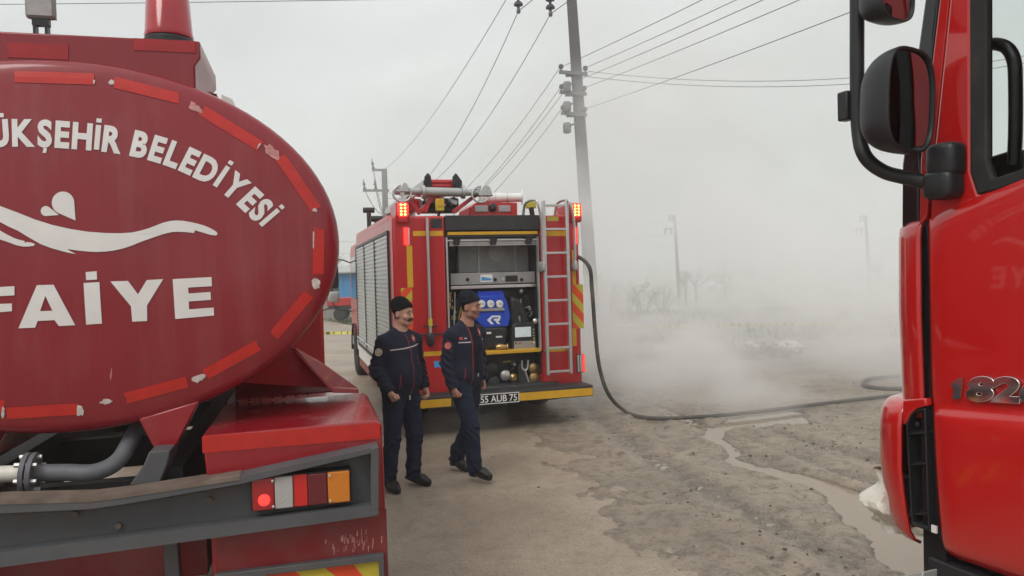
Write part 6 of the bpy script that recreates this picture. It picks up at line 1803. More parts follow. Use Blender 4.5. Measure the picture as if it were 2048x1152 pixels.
    band.clip(lambda X, Y, Z: np.abs((X - p0[0]) * N0[0] + (Y - p0[1]) * N0[1] + (Z - p0[2]) * N0[2] - 0.022) - 0.024)
    band.obj('cap_band', [hat_m], body)
    # trousers
    T = Field([lo[0], lo[1], 0.0], [hi[0], hi[1], 1.12], 0.0065)
    for s_ in ('r', 'l'):
        h, k, a = j['hip_' + s_], j['kn_' + s_], j['an_' + s_]
        T.cap(h, h * 0.4 + k * 0.6, 0.108, 0.088, 0.03); T.cap(h * 0.4 + k * 0.6, k, 0.088, 0.078, 0.02); T.cap(k, a * 0.75 + k * 0.25, 0.078, 0.072, 0.02)
        T.cap(a * 0.75 + k * 0.25, a + np.array([0, 0.0, -0.02]), 0.074, 0.066, 0.02)
        for q in (0.0, 0.05, 0.10): T.cap(a + np.array([-0.03, -0.02, q + 0.005]), a + np.array([0.03, 0.03, q + 0.02]), 0.045, 0.047, 0.01)
    T.ell(j['pelvis'], (0.178, 0.128, 0.135), 0.05); T.ell(j['belly'] + np.array([0, 0, -0.08]), (0.165 + fat * 0.8, 0.120 + fat * 0.8, 0.12), 0.05)
    ks = [(j['kn_r'][2], j['an_r'][2]), (j['kn_l'][2], j['an_l'][2])]
    kz = (ks[0][0] + ks[1][0]) / 2
    T.folds(1.0, lambda X, Y, Z: 0.0042 * nz3(X * 0.7, Y * 0.7, Z * 0.8, seed + 1) + 0.005 * np.sin(Z * 95 + X * 30 + 9 * np.sin(Y * 14)) * (np.exp(-((Z - kz + 0.03) / 0.08) ** 2) + 1.2 * np.exp(-((Z - 0.13) / 0.08) ** 2) + 0.5 * np.exp(-((Z - 0.82) / 0.07) ** 2)))
    T.clip(lambda X, Y, Z: Z - 1.05); T.clip(lambda X, Y, Z: 0.055 - Z)
    T.obj('trousers', ['navy_trouser'], body)
    # shoes
    for s_ in ('r', 'l'):
        a, t_ = j['an_' + s_], j['toe_' + s_]
        S = Field(np.minimum(a, t_) - 0.16, np.maximum(a, t_) + 0.16, 0.006)
        dd = (t_ - a); L_ = np.linalg.norm(dd); dd /= L_
        heel = a - dd * 0.045 + np.array([0, 0, -0.035]); low = a * 1.0; 
        S.cap(a + np.array([0, 0, 0.05]), a + np.array([0, 0, -0.02]), 0.048, 0.05, 0.02)
        S.cap(heel, a * 0.4 + t_ * 0.6, 0.042, 0.050, 0.03); S.cap(a * 0.45 + t_ * 0.55, t_, 0.050, 0.038, 0.03)
        so_n = np.cross(np.cross(dd, [0, 0, 1.0]), dd); so_n /= np.linalg.norm(so_n)
        base_p = t_ - so_n * 0.030
        S.clip(lambda X, Y, Z: -((X - base_p[0]) * so_n[0] + (Y - base_p[1]) * so_n[1] + (Z - base_p[2]) * so_n[2]))
        so = S.obj('shoe', ['shoe_black'], body)
        S2 = Field(np.minimum(a, t_) - 0.16, np.maximum(a, t_) + 0.16, 0.006)
        S2.cap(heel, a * 0.4 + t_ * 0.6, 0.047, 0.055, 0.03); S2.cap(a * 0.45 + t_ * 0.55, t_, 0.055, 0.043, 0.03)
        S2.clip(lambda X, Y, Z: np.abs((X - base_p[0]) * so_n[0] + (Y - base_p[1]) * so_n[1] + (Z - base_p[2]) * so_n[2] - 0.002) - 0.013)
        S2.obj('sole', ['shoe_sole'], so)
    # t-shirt
    tsf = Field([lo[0], lo[1], 0.85], [hi[0], hi[1], 1.62], 0.007)
    tsf.ell(j['chest'], (0.172, 0.114, 0.18), 0.05); tsf.ell(j['belly'], (0.160 + fat, 0.116 + fat, 0.17), 0.06); tsf.cap(j['neck'], j['chest'], 0.076, 0.13, 0.05)
    tsf.clip(lambda X, Y, Z: Z - j['neck'][2] - 0.005 - 0.3 * (Y - j['neck'][1])); tsf.clip(lambda X, Y, Z: 0.93 - Z)
    tsf.obj('undershirt', ['tshirt'], body)
    # jacket
    K = Field([lo[0], lo[1], 0.70], [hi[0], hi[1], 1.66], 0.0062)
    K.ell(j['chest'], (0.188, 0.138, 0.185), 0.05); K.ell(j['belly'], (0.178 + fat, 0.148 + fat, 0.20), 0.08)
    K.ell(j['pelvis'] + np.array([0, -0.005, 0.04]), (0.190 + fat * 0.6, 0.146 + fat * 0.6, 0.155), 0.06)
    K.cap(j['neck'] + np.array([0, 0.012, 0.0]), j['chest'], 0.086, 0.15, 0.05)
    for s_ in ('r', 'l'):
        sh, el, wr = j['sh_' + s_], j['el_' + s_], j['wr_' + s_]
        K.cap(j['neck'] * 0.45 + sh * 0.55 + np.array([0, 0.01, -0.012]), sh + np.array([0, 0, -0.02]), 0.066, 0.066, 0.05)
        K.cap(sh + np.array([0, 0, -0.025]), el, 0.072, 0.064, 0.03); K.cap(el, wr * 0.8 + el * 0.2, 0.065, 0.056, 0.02); K.cap(wr * 0.8 + el * 0.2, wr - (wr - el) / np.linalg.norm(wr - el) * 0.02, 0.056, 0.050, 0.012)
    elz = (j['el_r'][2] + j['el_l'][2]) / 2
    K.folds(1.0, lambda X, Y, Z: 0.0038 * nz3(X * 0.8, Y * 0.8, Z * 0.6, seed + 4) + 0.0058 * np.sin(Z * 88 + X * 42 + 4 * np.sin(Y * 21 + seed)) * (np.clip((np.abs(X) - 0.20) / 0.05, 0, 1) * (0.45 + 0.8 * np.exp(-((Z - elz) / 0.10) ** 2)) + 0.5 * np.exp(-((Z - 0.98) / 0.06) ** 2)))
    cutp = [j['wr_r'], j['wr_l']]
    def hem(X, Y, Z):
        tor = 0.865 - Z - 0.02 * np.abs(X)
        arm = np.minimum(*[((X - w[0]) ** 2 + (Y - w[1]) ** 2) ** 0.5 + 0 * Z for w in cutp]) - 0.105
        out = np.abs(X) - 0.245 - fat
        # below the hem only sleeves survive
        return np.where((arm < 0) & (np.abs(X) > 0.17), -1.0, tor)
    K.clip(hem)
    for s_ in ('r', 'l'):
        w, e = j['wr_' + s_], j['el_' + s_]; d = (w - e) / np.linalg.norm(w - e)
        K.clip(lambda X, Y, Z, w=w, d=d: np.where(((X - w[0]) ** 2 + (Y - w[1]) ** 2 + (Z - w[2]) ** 2) < 0.16 ** 2, (X - w[0]) * d[0] + (Y - w[1]) * d[1] + (Z - w[2]) * d[2] - 0.004, -1.0))
    K.clip(lambda X, Y, Z: Z - (j['neck'][2] + 0.052) + 0.25 * (j['neck'][1] - Y - 0.02) * (Y < j['neck'][1]))
    nk = j['neck']
    inn = Field(K.lo, K.lo + (K.n - 1) * K.res, K.res)     # hollow of the collar and of the open front
    inn.cap(nk + np.array([0, 0.0, -0.01]), nk + np.array([0, -0.02, 0.12]), 0.066, 0.074, 0.0)
    if open_jacket:
        inn.cap(j['chest'] + np.array([0.035, -0.16, 0.30]), j['chest'] + np.array([0.045, -0.18, -0.60]), 0.062, 0.075, 0.03)
        inn.cap(nk + np.array([0.0, -0.05, 0.03]), j['chest'] + np.array([0.04, -0.13, 0.05]), 0.055, 0.05, 0.03)
    K.V = np.maximum(K.V, -inn.V[:K.V.shape[0], :K.V.shape[1], :K.V.shape[2]])
    jk = K.obj('jacket', ['navy_cloth'], body)
    bv = BVHTree.FromPolygons([v.co.copy() for v in jk.data.vertices], [tuple(p.vertices) for p in jk.data.polygons])
    def cast(p, d, off=0.0035):
        h = bv.ray_cast(Vector(p), Vector(d).normalized())
        if h[0] is None: return None
        n = h[1] if h[1].dot(Vector(d)) < 0 else -h[1]
        return h[0] - Vector(d).normalized() * off
    def ribbon(pts, d, w, name, m, wv=(1, 0, 0)):
        b = MB(); rows_ = []
        for p in pts:
            a = cast(Vector(p) - Vector(wv) * w / 2, d); c_ = cast(Vector(p) + Vector(wv) * w / 2, d)
            if a is not None and c_ is not None: rows_.append((a, c_))
        vs = [q for r in rows_ for q in r]
        b.add(vs, [(2 * i, 2 * i + 1, 2 * i + 3, 2 * i + 2) for i in range(len(rows_) - 1) if (rows_[i][0] - rows_[i + 1][0]).length < 0.08])
        o = b.build(name, m, jk, normals=False)
        return o
    def disc(c, d, r, name, m, off=0.0035, n=16, squash=1.0):
        d = Vector(d).normalized(); a = d.cross(Vector((0, 0, 1))).normalized(); u_ = a.cross(d)
        vs = []
        h0 = cast(c, d, off)
        if h0 is None: return
        vs.append(h0)
        for k in range(n):
            p = Vector(c) + a * r * math.cos(2 * math.pi * k / n) + u_ * r * squash * math.sin(2 * math.pi * k / n)
            h = cast(p, d, off); vs.append(h if h is not None and (h - h0).length < r * 2.2 else h0 + (p - Vector(c)))
        MB().add(vs, [(0, 1 + k, 1 + (k + 1) % n) for k in range(n)]).build(name, m, jk, normals=False)
    fr = (0, 1, 0)
    Yf = j['chest'][1] - 0.6
    cx = j['chest'][0]
    # zip / edge piping
    if open_jacket:
        for dx in (-0.047, 0.125): ribbon([(cx + dx, Yf, z) for z in np.linspace(0.88, j['neck'][2] + 0.02, 40)], fr, 0.011, 'piping', 'piping_red')
    else:
        ribbon([(cx + 0.004, Yf, z) for z in np.linspace(0.885, j['neck'][2] - 0.02, 40)], fr, 0.009, 'zip', 'piping_red')
        e = MB(); pz = cast((cx + 0.004, Yf, 0.89), fr, 0.006)
        if pz: e.box(pz.x - 0.006, pz.x + 0.006, pz.y - 0.005, pz.y + 0.003, pz.z - 0.04, pz.z); e.build('zip_pull', 'alu_bright', jk)
        ribbon([(cx + 0.085, Yf, z) for z in np.linspace(1.17, 1.27, 10)], fr, 0.006, 'pocket_zip', 'piping_red')
    # light stripe over the chest
    zs_ = j['chest'][2] + 0.045
    if open_jacket:
        ribbon([(x, Yf, zs_ - 0.01) for x in np.linspace(cx - 0.165, cx - 0.06, 16)], fr, 0.010, 'chest_stripe', 'piping_light', (0, 0, 1)); ribbon([(x, Yf, zs_) for x in np.linspace(cx + 0.125, cx + 0.16, 8)], fr, 0.010, 'chest_stripe', 'piping_light', (0, 0, 1))
    else:
        ribbon([(x, Yf, zs_ + 0.10 * (x - cx)) for x in np.linspace(cx - 0.17, cx + 0.165, 36)], fr, 0.010, 'chest_stripe', 'piping_light', (0, 0, 1))
    zp = 1.0
    ribbon([(cx - 0.125 - 0.012 * (z - 1), Yf, z) for z in np.linspace(0.95, 1.10, 14)], fr, 0.010, 'pocket_zip', 'piping_red')
    # badges
    disc((cx + 0.10, Yf, zs_ + 0.075), fr, 0.027, 'badge', 'badge_red', squash=1.25); disc((cx + 0.10, Yf, zs_ + 0.075), fr, 0.012, 'badge_mark', 'badge_cream', 0.0055)
    if open_jacket:
        b_ = [(x, Yf, zs_ + 0.03) for x in np.linspace(cx - 0.16, cx - 0.125, 5)]; ribbon(b_, fr, 0.026, 'flag_patch', 'badge_red', (0, 0, 1)); ribbon([(x, Yf, zs_ + 0.028) for x in np.linspace(cx - 0.112, cx - 0.09, 5)], fr, 0.012, 'name_patch', 'alu_pale', (0, 0, 1))
    # sleeve badge, on the outer right sleeve
    sm = j['sh_r'] * 0.62 + j['el_r'] * 0.38
    dv = np.array([0.80, 0.60, 0])
    disc(sm - dv * 0.5, dv, 0.036, 'sleeve_badge', badge); disc(sm - dv * 0.5, dv, 0.020, 'sleeve_badge_mark', 'badge_orange' if badge == 'badge_cream' else 'badge_cream', 0.0055); disc(sm - dv * 0.5, dv, 0.014, 'sleeve_badge_mark', badge, 0.007)
    # belt buckle
    if open_jacket:
        p = (cx + 0.03, j['pelvis'][1] - 0.142, 1.02)
        MB().box(p[0] - 0.02, p[0] + 0.02, p[1] - 0.004, p[1] + 0.01, p[2] - 0.015, p[2] + 0.015).build('buckle', 'alu_bright', body, bevel=0.003)
    return body
S1 = dict(head=(0.03, -0.035, 1.655), neck=(0.01, 0.005, 1.49), chest=(0, 0, 1.30), belly=(0, -0.035, 1.10), pelvis=(0, 0, 0.96),
          sh_r=(-0.188, 0.0, 1.42), el_r=(-0.248, 0.045, 1.15), wr_r=(-0.215, -0.11, 0.945), sh_l=(0.188, 0.0, 1.415), el_l=(0.240, 0.03, 1.15), wr_l=(0.235, -0.075, 0.925),
          hip_r=(-0.09, 0, 0.92), kn_r=(-0.13, -0.02, 0.49), an_r=(-0.155, 0.035, 0.085), toe_r=(-0.185, -0.135, 0.043), hip_l=(0.09, 0, 0.92), kn_l=(0.115, -0.045, 0.49), an_l=(0.12, 0.0, 0.085), toe_l=(0.16, -0.165, 0.043), curl=(1.0, 0.6))

person('firefighter with moustache and black knitted cap, navy jacket zipped up', (-1.085, 7.12), 47, S1, 'skin_fair', 'skin_fair', 'knit_black', 14, 2, fat=0.016, moustache=True, seed=1)
S2 = dict(head=(0.03, -0.06, 1.69), neck=(0.01, -0.005, 1.52), chest=(0, 0, 1.32), belly=(0, -0.005, 1.12), pelvis=(0, 0.02, 0.985),
          sh_r=(-0.188, 0.0, 1.44), el_r=(-0.235, 0.02, 1.16), wr_r=(-0.220, -0.05, 0.92), sh_l=(0.188, 0.0, 1.44), el_l=(0.235, 0.06, 1.17), wr_l=(0.230, 0.02, 0.94),
          hip_r=(-0.09, 0.01, 0.94), kn_r=(-0.085, -0.14, 0.535), an_r=(-0.075, -0.16, 0.125), toe_r=(-0.055, -0.335, 0.075), hip_l=(0.09, 0.03, 0.94), kn_l=(0.10, 0.09, 0.505), an_l=(0.09, 0.30, 0.12), toe_l=(0.105, 0.155, 0.045), curl=(0.7, 0.8))
person('clean-shaven firefighter in navy knitted cap, jacket open, in mid-stride', (-0.475, 7.42), 46, S2, 'skin_tan', 'stubble_tan', 'knit_navy', 20, 3, fat=0.0, open_jacket=True, badge='badge_red', seed=3)

# ================================================================== BACKGROUND
def gz(x, y): return float(terrain(np.array([float(x)]), np.array([float(y)]))[0])
def wire_pts(a, b, sag, n=24):
    a, b = Vector(a), Vector(b)
    return [a.lerp(b, k / n) - Vector((0, 0, 4 * sag * (k / n) * (1 - k / n))) for k in range(n + 1)]
def wire(a, b, sag, r, label, grp):
    o = MB().tube(wire_pts(a, b, sag), r, 5).build('power_line', 'wire', smooth=60)
    return tag(o, label, 'power line', grp)
# --- main concrete pole
PB, PT = Vector(at_depth(1172, 420, 18.2)), Vector(at_depth(1143.5, 0, 18.2))
dirp = (PT - PB) / (PT.z - PB.z)
foot = PB - dirp * PB.z; top = PB + dirp * (10.6 - PB.z)
def upole(root_name, label, foot, top, w0, w1, m, grp):
    o = thing(root_name, label, 'utility pole', tuple(foot), 0, grp)
    f, t_ = Vector((0, 0, -0.3)), top - foot
    vs = []
    for c, w in ((f, w0), (t_, w1)):
        for i, jx in ((-1, -1), (1, -1), (1, 1), (-1, 1)): vs.append(c + Vector((i * w / 2, jx * w / 2, 0)))
    MB().add(vs, [(3, 2, 1, 0), (4, 5, 6, 7), (0, 1, 5, 4), (1, 2, 6, 5), (2, 3, 7, 6), (3, 0, 4, 7)]).build('shaft', m, o, bevel=0.02)
    return o
def insul(parent, base, p, n=3, r=0.11, dz=-0.19):
    prof = []
    for k in range(n):
        z = k * abs(dz)
        prof += [(0.03, z), (r * 0.7, z + 0.03), (r, z + 0.07), (r, z + 0.11), (0.04, z + 0.13)]
    prof.append((0.03, n * abs(dz)))
    return MB().lathe(prof, p - base, (0, 0, -1 if dz < 0 else 1), 14).build('insulator', 'porcelain', parent)
mp = upole('utility_pole', 'tall concrete power pole rising behind the fire engine into smoke', foot, top, 0.33, 0.20, 'concrete_pole', 'power poles')
LVL, LVR = [], []
for k, (py, x0, x1) in enumerate(((146, 1118, 1175), (186, 1119, 1173), (228, 1122, 1174))):
    a, b = Vector(at_depth(x0, py - 2, 18.0)), Vector(at_depth(x1, py + 2, 18.0))
    arm_ = MB().bar(a - foot, b - foot, 0.07, 0.075).build('crossarm', 'galv', mp)
    c = Vector(at_depth((x0 + x1) / 2, py, 18.05)); MB().bar(c - foot + Vector((0, -0.05, 0)), c - foot + Vector((0, 0.25, 0)), 0.34, 0.05).build('arm_clamp', 'galv', mp)
    for q, L in ((a, LVL), (b, LVR)):
        d = (b - a).normalized(); s_ = 1 if L is LVL else -1
        p = q + d * 0.05 * s_ + Vector((0, 0, 0.03))
        MB().lathe([(0.02, 0), (0.02, 0.05), (0.055, 0.06), (0.06, 0.10), (0.045, 0.15), (0.02, 0.16)], p - foot, (0, 0, 1), 12).build('insulator', 'porcelain', mp)
        L.append(p + Vector((0, 0, 0.11)))
    MB().superell(Vector(at_depth(1134, py + 28, 17.9)) - foot, (0.10, 0.09, 0.13), 0.5, 0.5, 14, 9).build('junction_box', 'galv', mp); MB().bar(Vector(at_depth(1134, py + 26, 17.9)) - foot, Vector(at_depth(1152, py + 18, 18.1)) - foot, 0.04, 0.04).build('stay', 'galv', mp)
# high voltage arm above the frame
zA = 10.0
pc_ = foot + dirp * zA
ha, hb = pc_ + Vector((-2.7, -0.25, 0)), pc_ + Vector((1.5, 0.2, 0))
MB().bar(ha - foot, hb - foot, 0.1, 0.12).build('crossarm', 'galv', mp)
HV = []
for px, py in ((1037, 22), (1101, 28)):
    e = Vector(at_depth(px, py, 18.0))
    ip = insul(mp, foot, e + Vector((0, 0, 0.62)), 3)
    MB().bar(e - foot + Vector((0, 0, 0.02)), Vector((e.x, e.y, zA)) - foot, 0.025, 0.025).build('insulator_hanger', 'galv', mp)
    MB().superell(e - foot, (0.05, 0.05, 0.06), 0.6, 0.6, 10, 7).build('line_clamp', 'galv', mp)
    HV.append(e)
e = pc_ + Vector((-2.6, -0.25, -0.06)); HV.append(Vector(at_depth(1020, -14, 18.0)))
MB().bar(HV[2] - foot, Vector((HV[2].x, HV[2].y, zA)) - foot, 0.025, 0.025).build('insulator_hanger', 'galv', mp)
insul(mp, foot, HV[2] + Vector((0, 0, 0.62)), 3)
# --- second pole by the blue shed
f2 = Vector(at_depth(776, 610, 42)); f2.z = gz(f2.x, 42)
t2 = Vector(at_depth(768.5, 338, 42))
sp = upole('utility_pole', 'far power pole with two short arms left of the fire engine roof', f2, t2, 0.36, 0.27, 'concrete_pole', 'power poles')
A2 = []
for (x0, x1, py) in ((744, 772, 340), (726, 778, 381)):
    a, b = Vector(at_depth(x0, py, 42)), Vector(at_depth(x1, py, 42))
    MB().bar(a - f2, b - f2, 0.12, 0.13).build('crossarm', 'galv', sp)
    for px in ((747,) if py < 350 else (730, 752)):
        p = Vector(at_depth(px, py, 42)); MB().lathe([(0.05, 0), (0.1, 0.1), (0.04, 0.25), (0.09, 0.35), (0.03, 0.5), (0.02, 0.62)], p - f2, (-0.12, 0, 1), 10).build('insulator', 'porcelain', sp); A2.append(p)
        MB().tube(wire_pts(p - f2, Vector(at_depth(768, 430, 42)) - f2, 0.3, 8), 0.02, 5).build('jumper', 'wire', sp)
G1 = 'power lines over the yard'
wire(HV[2], Vector(at_depth(770, 338, 42)), 0.5, 0.009, 'power line reaching the very top arm of the far pole beside the roof', G1)
wire(HV[0], Vector(at_depth(752, 383, 42)), 1.9, 0.009, 'power line from the outer visible hanging insulators to the far pole', G1)
wire(HV[1], Vector(at_depth(774, 383, 42)), 1.6, 0.009, 'power line from the hanging insulators nearer the concrete pole to the far pole', G1)
for k, p in enumerate(LVL):
    wire(p, Vector(at_depth(776, 448 + 22 * k, 42)), 1.35, 0.007, 'thin line sloping behind the fire engine from the %s arm of the concrete pole' % ('top', 'middle', 'lowest')[k], 'thin lines behind the fire engine')
wire(LVL[1] + Vector((0.12, 0, -0.05)), Vector(at_depth(778, 462, 42)), 1.35, 0.007, 'second thin line close beside the middle arm line sloping behind the fire engine', 'thin lines behind the fire engine')
# --- poles behind and to the right, where the lines go on
o3 = Vector((12.2, -4.0, 0)); p3_ = upole('utility_pole', 'concrete power pole standing out behind the red truck', o3, o3 + Vector((0, 0, 10.6)), 0.4, 0.235, 'concrete_pole', 'power poles')
MB().bar((-2.7, 0, 10), (1.5, 0, 10), 0.1, 0.12).build('crossarm', 'galv', p3_)
for k, z in enumerate((7.3, 6.8, 6.3)): MB().bar((-0.4, -0.15, z), (0.4, -0.15, z), 0.07, 0.075).build('crossarm', 'galv', p3_)
for k, p in enumerate(LVR):
    wire(p, o3 + Vector((0.3, -0.15, 7.36 - 0.5 * k)), 0.35, 0.007, 'thin line rising over the yard from the right end of the %s pole arm' % ('top', 'middle', 'lowest')[k], 'thin lines over the yard')
wire(LVL[0] + Vector((0.05, 0, 0)), o3 + Vector((-0.3, -0.15, 7.36)), 0.35, 0.007, 'thin line rising over the yard from the left end of the top pole arm', 'thin lines over the yard')
wire(LVL[1] + Vector((0.05, 0, 0)), o3 + Vector((-0.3, -0.15, 6.86)), 0.35, 0.007, 'thin line rising over the yard from the left end of the middle pole arm', 'thin lines over the yard')
for k, p in enumerate(HV): wire(p, o3 + Vector((-2.4 + k * 0.9, 0, 9.9)), 0.5, 0.009, ('power line rising over the yard from the outer visible insulators', 'power line rising over the yard from the insulators nearest the concrete pole', 'power line over the yard from the insulators farthest along the arm')[k], 'high lines over the yard')
o4 = Vector((15.5, 16.5, 0)); p4_ = upole('utility_pole', 'service pole hidden beyond the red truck cab', o4, o4 + Vector((0, 0, 7.6)), 0.3, 0.2, 'wood_pole', 'power poles')
wire(LVR[0] + Vector((0.05, 0, -0.08)), o4 + Vector((0, 0, 7.35)), 0.75, 0.007, 'upper of two service lines sagging from the concrete pole behind the truck mirrors', 'sagging service lines')
wire(LVR[0] + Vector((-0.2, -0.1, -0.2)), o4 + Vector((0, 0, 7.15)), 0.75, 0.007, 'lower of two service lines sagging from the concrete pole behind the truck mirrors', 'sagging service lines')
wire(Vector(at_depth(-600, 12, 20)), Vector(at_depth(1150, -8, 18.2)), 0.05, 0.009, 'single wire crossing the sky behind the red beacon', None)
# --- far poles in the field
FP = []
for (px, top_y, Yd, dx, lbp) in ((1349, 430, 112, 9, 'slim far power pole among bare trees, left of the white pickup'), (1731, 431, 112, 9, 'slim far power pole right of the white van in the field')):
    t_ = Vector(at_depth(px, top_y, Yd)); f_ = Vector(at_depth(px + dx, 570, Yd)); f_.z = gz(f_.x, Yd)
    po = upole('utility_pole', lbp, f_, t_, 0.5, 0.3, 'concrete_pole', 'far power poles')
    for dz_, L0, L1 in ((-0.1, -0.5, 0.15), (-2.0, -0.95, 0.2)):
        c = t_ + Vector((0, 0, dz_)); MB().bar(c - f_ + Vector((L0 * 1.6, 0, 0)), c - f_ + Vector((L1 * 1.6, 0, 0)), 0.2, 0.18).build('crossarm', 'galv', po)
        for q in (L0 * 1.5, L0 * 0.6):
            MB().lathe([(0.05, 0), (0.14, 0.2), (0.06, 0.4), (0.13, 0.6), (0.05, 0.85)], c - f_ + Vector((q, 0, 0)), (0, 0, -1), 8).build('insulator', 'porcelain', po)
        FP.append(c + Vector((L0 * 1.5, 0, -0.8)))
for k in range(2):
    wire(FP[k], FP[k + 2], 1.2, 0.02, 'faint line between the %s arms of the two far field poles' % ('upper', 'lower')[k], 'far field lines'); wire(FP[k], FP[k] + Vector((-60, 10, -0.5)), 1.6, 0.02, 'faint line from the %s arm of the field pole toward the fire engine' % ('upper', 'lower')[k], 'far field lines leaving the poles'); wire(FP[k + 2], FP[k + 2] + Vector((60, 5, 0)), 1.6, 0.02, 'faint line from the %s arm of the field pole behind the red truck' % ('upper', 'lower')[k], 'far field lines leaving the poles')

# --- blue shed, low wall, trailer
c = at_depth(690, 630, 41)
shed = thing('shed', 'low bright blue shed on a pale wall, left of the fire engine', 'building', (c[0] - 1.0, 41, 0), math.radians(6))
MB().box(-3.6, 4.2, 0, 4, -0.1, 0.95).build('base_wall', 'building_wall', shed)
MB().box(-3.65, 4.25, -0.03, 4.03, 0.95, 2.35).build('wall', 'building_blue', shed)
MB().prism([(-0.35, 2.32), (4.35, 2.32), (4.35, 2.40), (2, 2.75), (-0.35, 2.40)], 'x', -3.9, 4.5).build('roof', 'alu_pale', shed)
for x in np.arange(-3.5, 4.2, 0.55): MB().box(x, x + 0.05, -0.05, -0.03, 0.96, 2.33).build('cladding_rib', 'building_blue', shed)
for x in (-2.6, -0.2, 2.2):
    w_ = MB().box(x, x + 0.9, -0.06, -0.035, 1.35, 1.95).build('window', 'tinted_glass', shed); MB().box(x - 0.05, x + 0.95, -0.07, -0.035, 1.30, 1.35).build('sill', 'alu_pale', w_)
c = at_depth(702, 615, 37)
tr = thing('farm_trailer', 'small red trailer parked in front of the blue shed', 'trailer', (c[0] + 0.1, 37, 0), 0.1)
MB().box(-1.1, 1.1, -0.7, 0.7, 0.55, 0.72).build('deck', 'dark_metal', tr); MB().box(-1.15, 1.15, -0.75, 0.75, 0.72, 1.1).build('bed', 'engine_red', tr, bevel=0.02)
for sx in (-0.55, 0.55):
    for sy in (-0.65, 0.65): MB().lathe([(0, -0.09), (0.28, -0.09), (0.32, -0.04), (0.32, 0.04), (0.28, 0.09), (0, 0.09)], (sx, sy, 0.32), (0, 1, 0), 18).build('wheel', 'black_rubber', tr)
MB().bar((-1.1, 0, 0.6), (-2.0, 0, 0.35), 0.08, 0.08).build('drawbar', 'dark_metal', tr); MB().bar((-1.95, 0, 0.38), (-1.95, 0, 0.0), 0.06, 0.06).build('jockey_leg', 'dark_metal', tr)

# --- caution tape on stakes
def tape_material():
    m = mat('caution_tape', (0.62, 0.56, 0.10), 0.45)
    N, L = m.node_tree.nodes, m.node_tree.links
    tc = N.new('ShaderNodeTexCoord'); mp_ = N.new('ShaderNodeMapping'); mp_.inputs['Scale'].default_value = (1.7, 0, 0)
    wv = N.new('ShaderNodeTexWave'); wv.inputs['Scale'].default_value = 1.0; wv.inputs['Distortion'].default_value = 6.0; wv.inputs['Detail Scale'].default_value = 4
    r = N.new('ShaderNodeValToRGB'); r.color_ramp.interpolation = 'CONSTANT'; r.color_ramp.elements[0].color = (0.62, 0.55, 0.09, 1); r.color_ramp.elements[1].position = 0.72; r.color_ramp.elements[1].color = (0.10, 0.09, 0.05, 1)
    L.new(tc.outputs['Object'], mp_.inputs['Vector']); L.new(mp_.outputs[0], wv.inputs['Vector']); L.new(wv.outputs['Fac'], r.inputs[0]); L.new(r.outputs[0], N['Principled BSDF'].inputs['Base Color'])
tape_material()
def stake(x, y, lab):
    z = gz(x, y); s = MB().tube([(0, 0, -0.2), (0, 0, 1.0)], 0.012, 8).build('stake', 'galv'); s.location = (x, y, z); tag(s, lab, 'stake', 'stakes for the yellow tape')
def tape(a, b, sag, lab):
    a, b = Vector(a), Vector(b); n = 40; vs = []
    for k in range(n + 1):
        t_ = k / n; p = a.lerp(b, t_) - Vector((0, 0, 4 * sag * t_ * (1 - t_)))
        tw = 0.5 * math.sin(t_ * 23) * math.sin(t_ * 9)
        vs += [p + Vector((0, 0.04 * math.sin(tw), 0.036 * math.cos(tw))), p - Vector((0, 0.04 * math.sin(tw), 0.036 * math.cos(tw)))]
    o = MB().add(vs, [(2 * k, 2 * k + 1, 2 * k + 3, 2 * k + 2) for k in range(n)]).build('caution_tape', 'caution_tape', smooth=60)
    tag(o, lab, 'tape', 'yellow tape across the yard')
sxy = [(-11.0, 21.0), (-3.3, 18.6), (-0.4, 18.4), (4.6, 18.0), (10.2, 18.2)]
for (x, y), lb in zip(sxy, ('thin steel stake left of the road holding yellow tape', 'thin steel stake in front of the fire engine holding yellow tape', 'thin steel stake behind the fire engine holding yellow tape', 'thin steel stake in thick smoke holding yellow tape', 'thin steel stake beyond the red truck holding yellow tape')): stake(x, y, lb)
TZ_ = [0.72, 0.66, 0.70, 0.66, 0.66]
for k, lb in ((0, 'yellow caution tape strung over the road beside the tanker'), (2, 'yellow caution tape fading into smoke beside the fire engine'), (3, 'yellow caution tape stretching through smoke toward the red truck')):
    tape((*sxy[k], TZ_[k]), (*sxy[k + 1], TZ_[k + 1]), 0.05, lb)

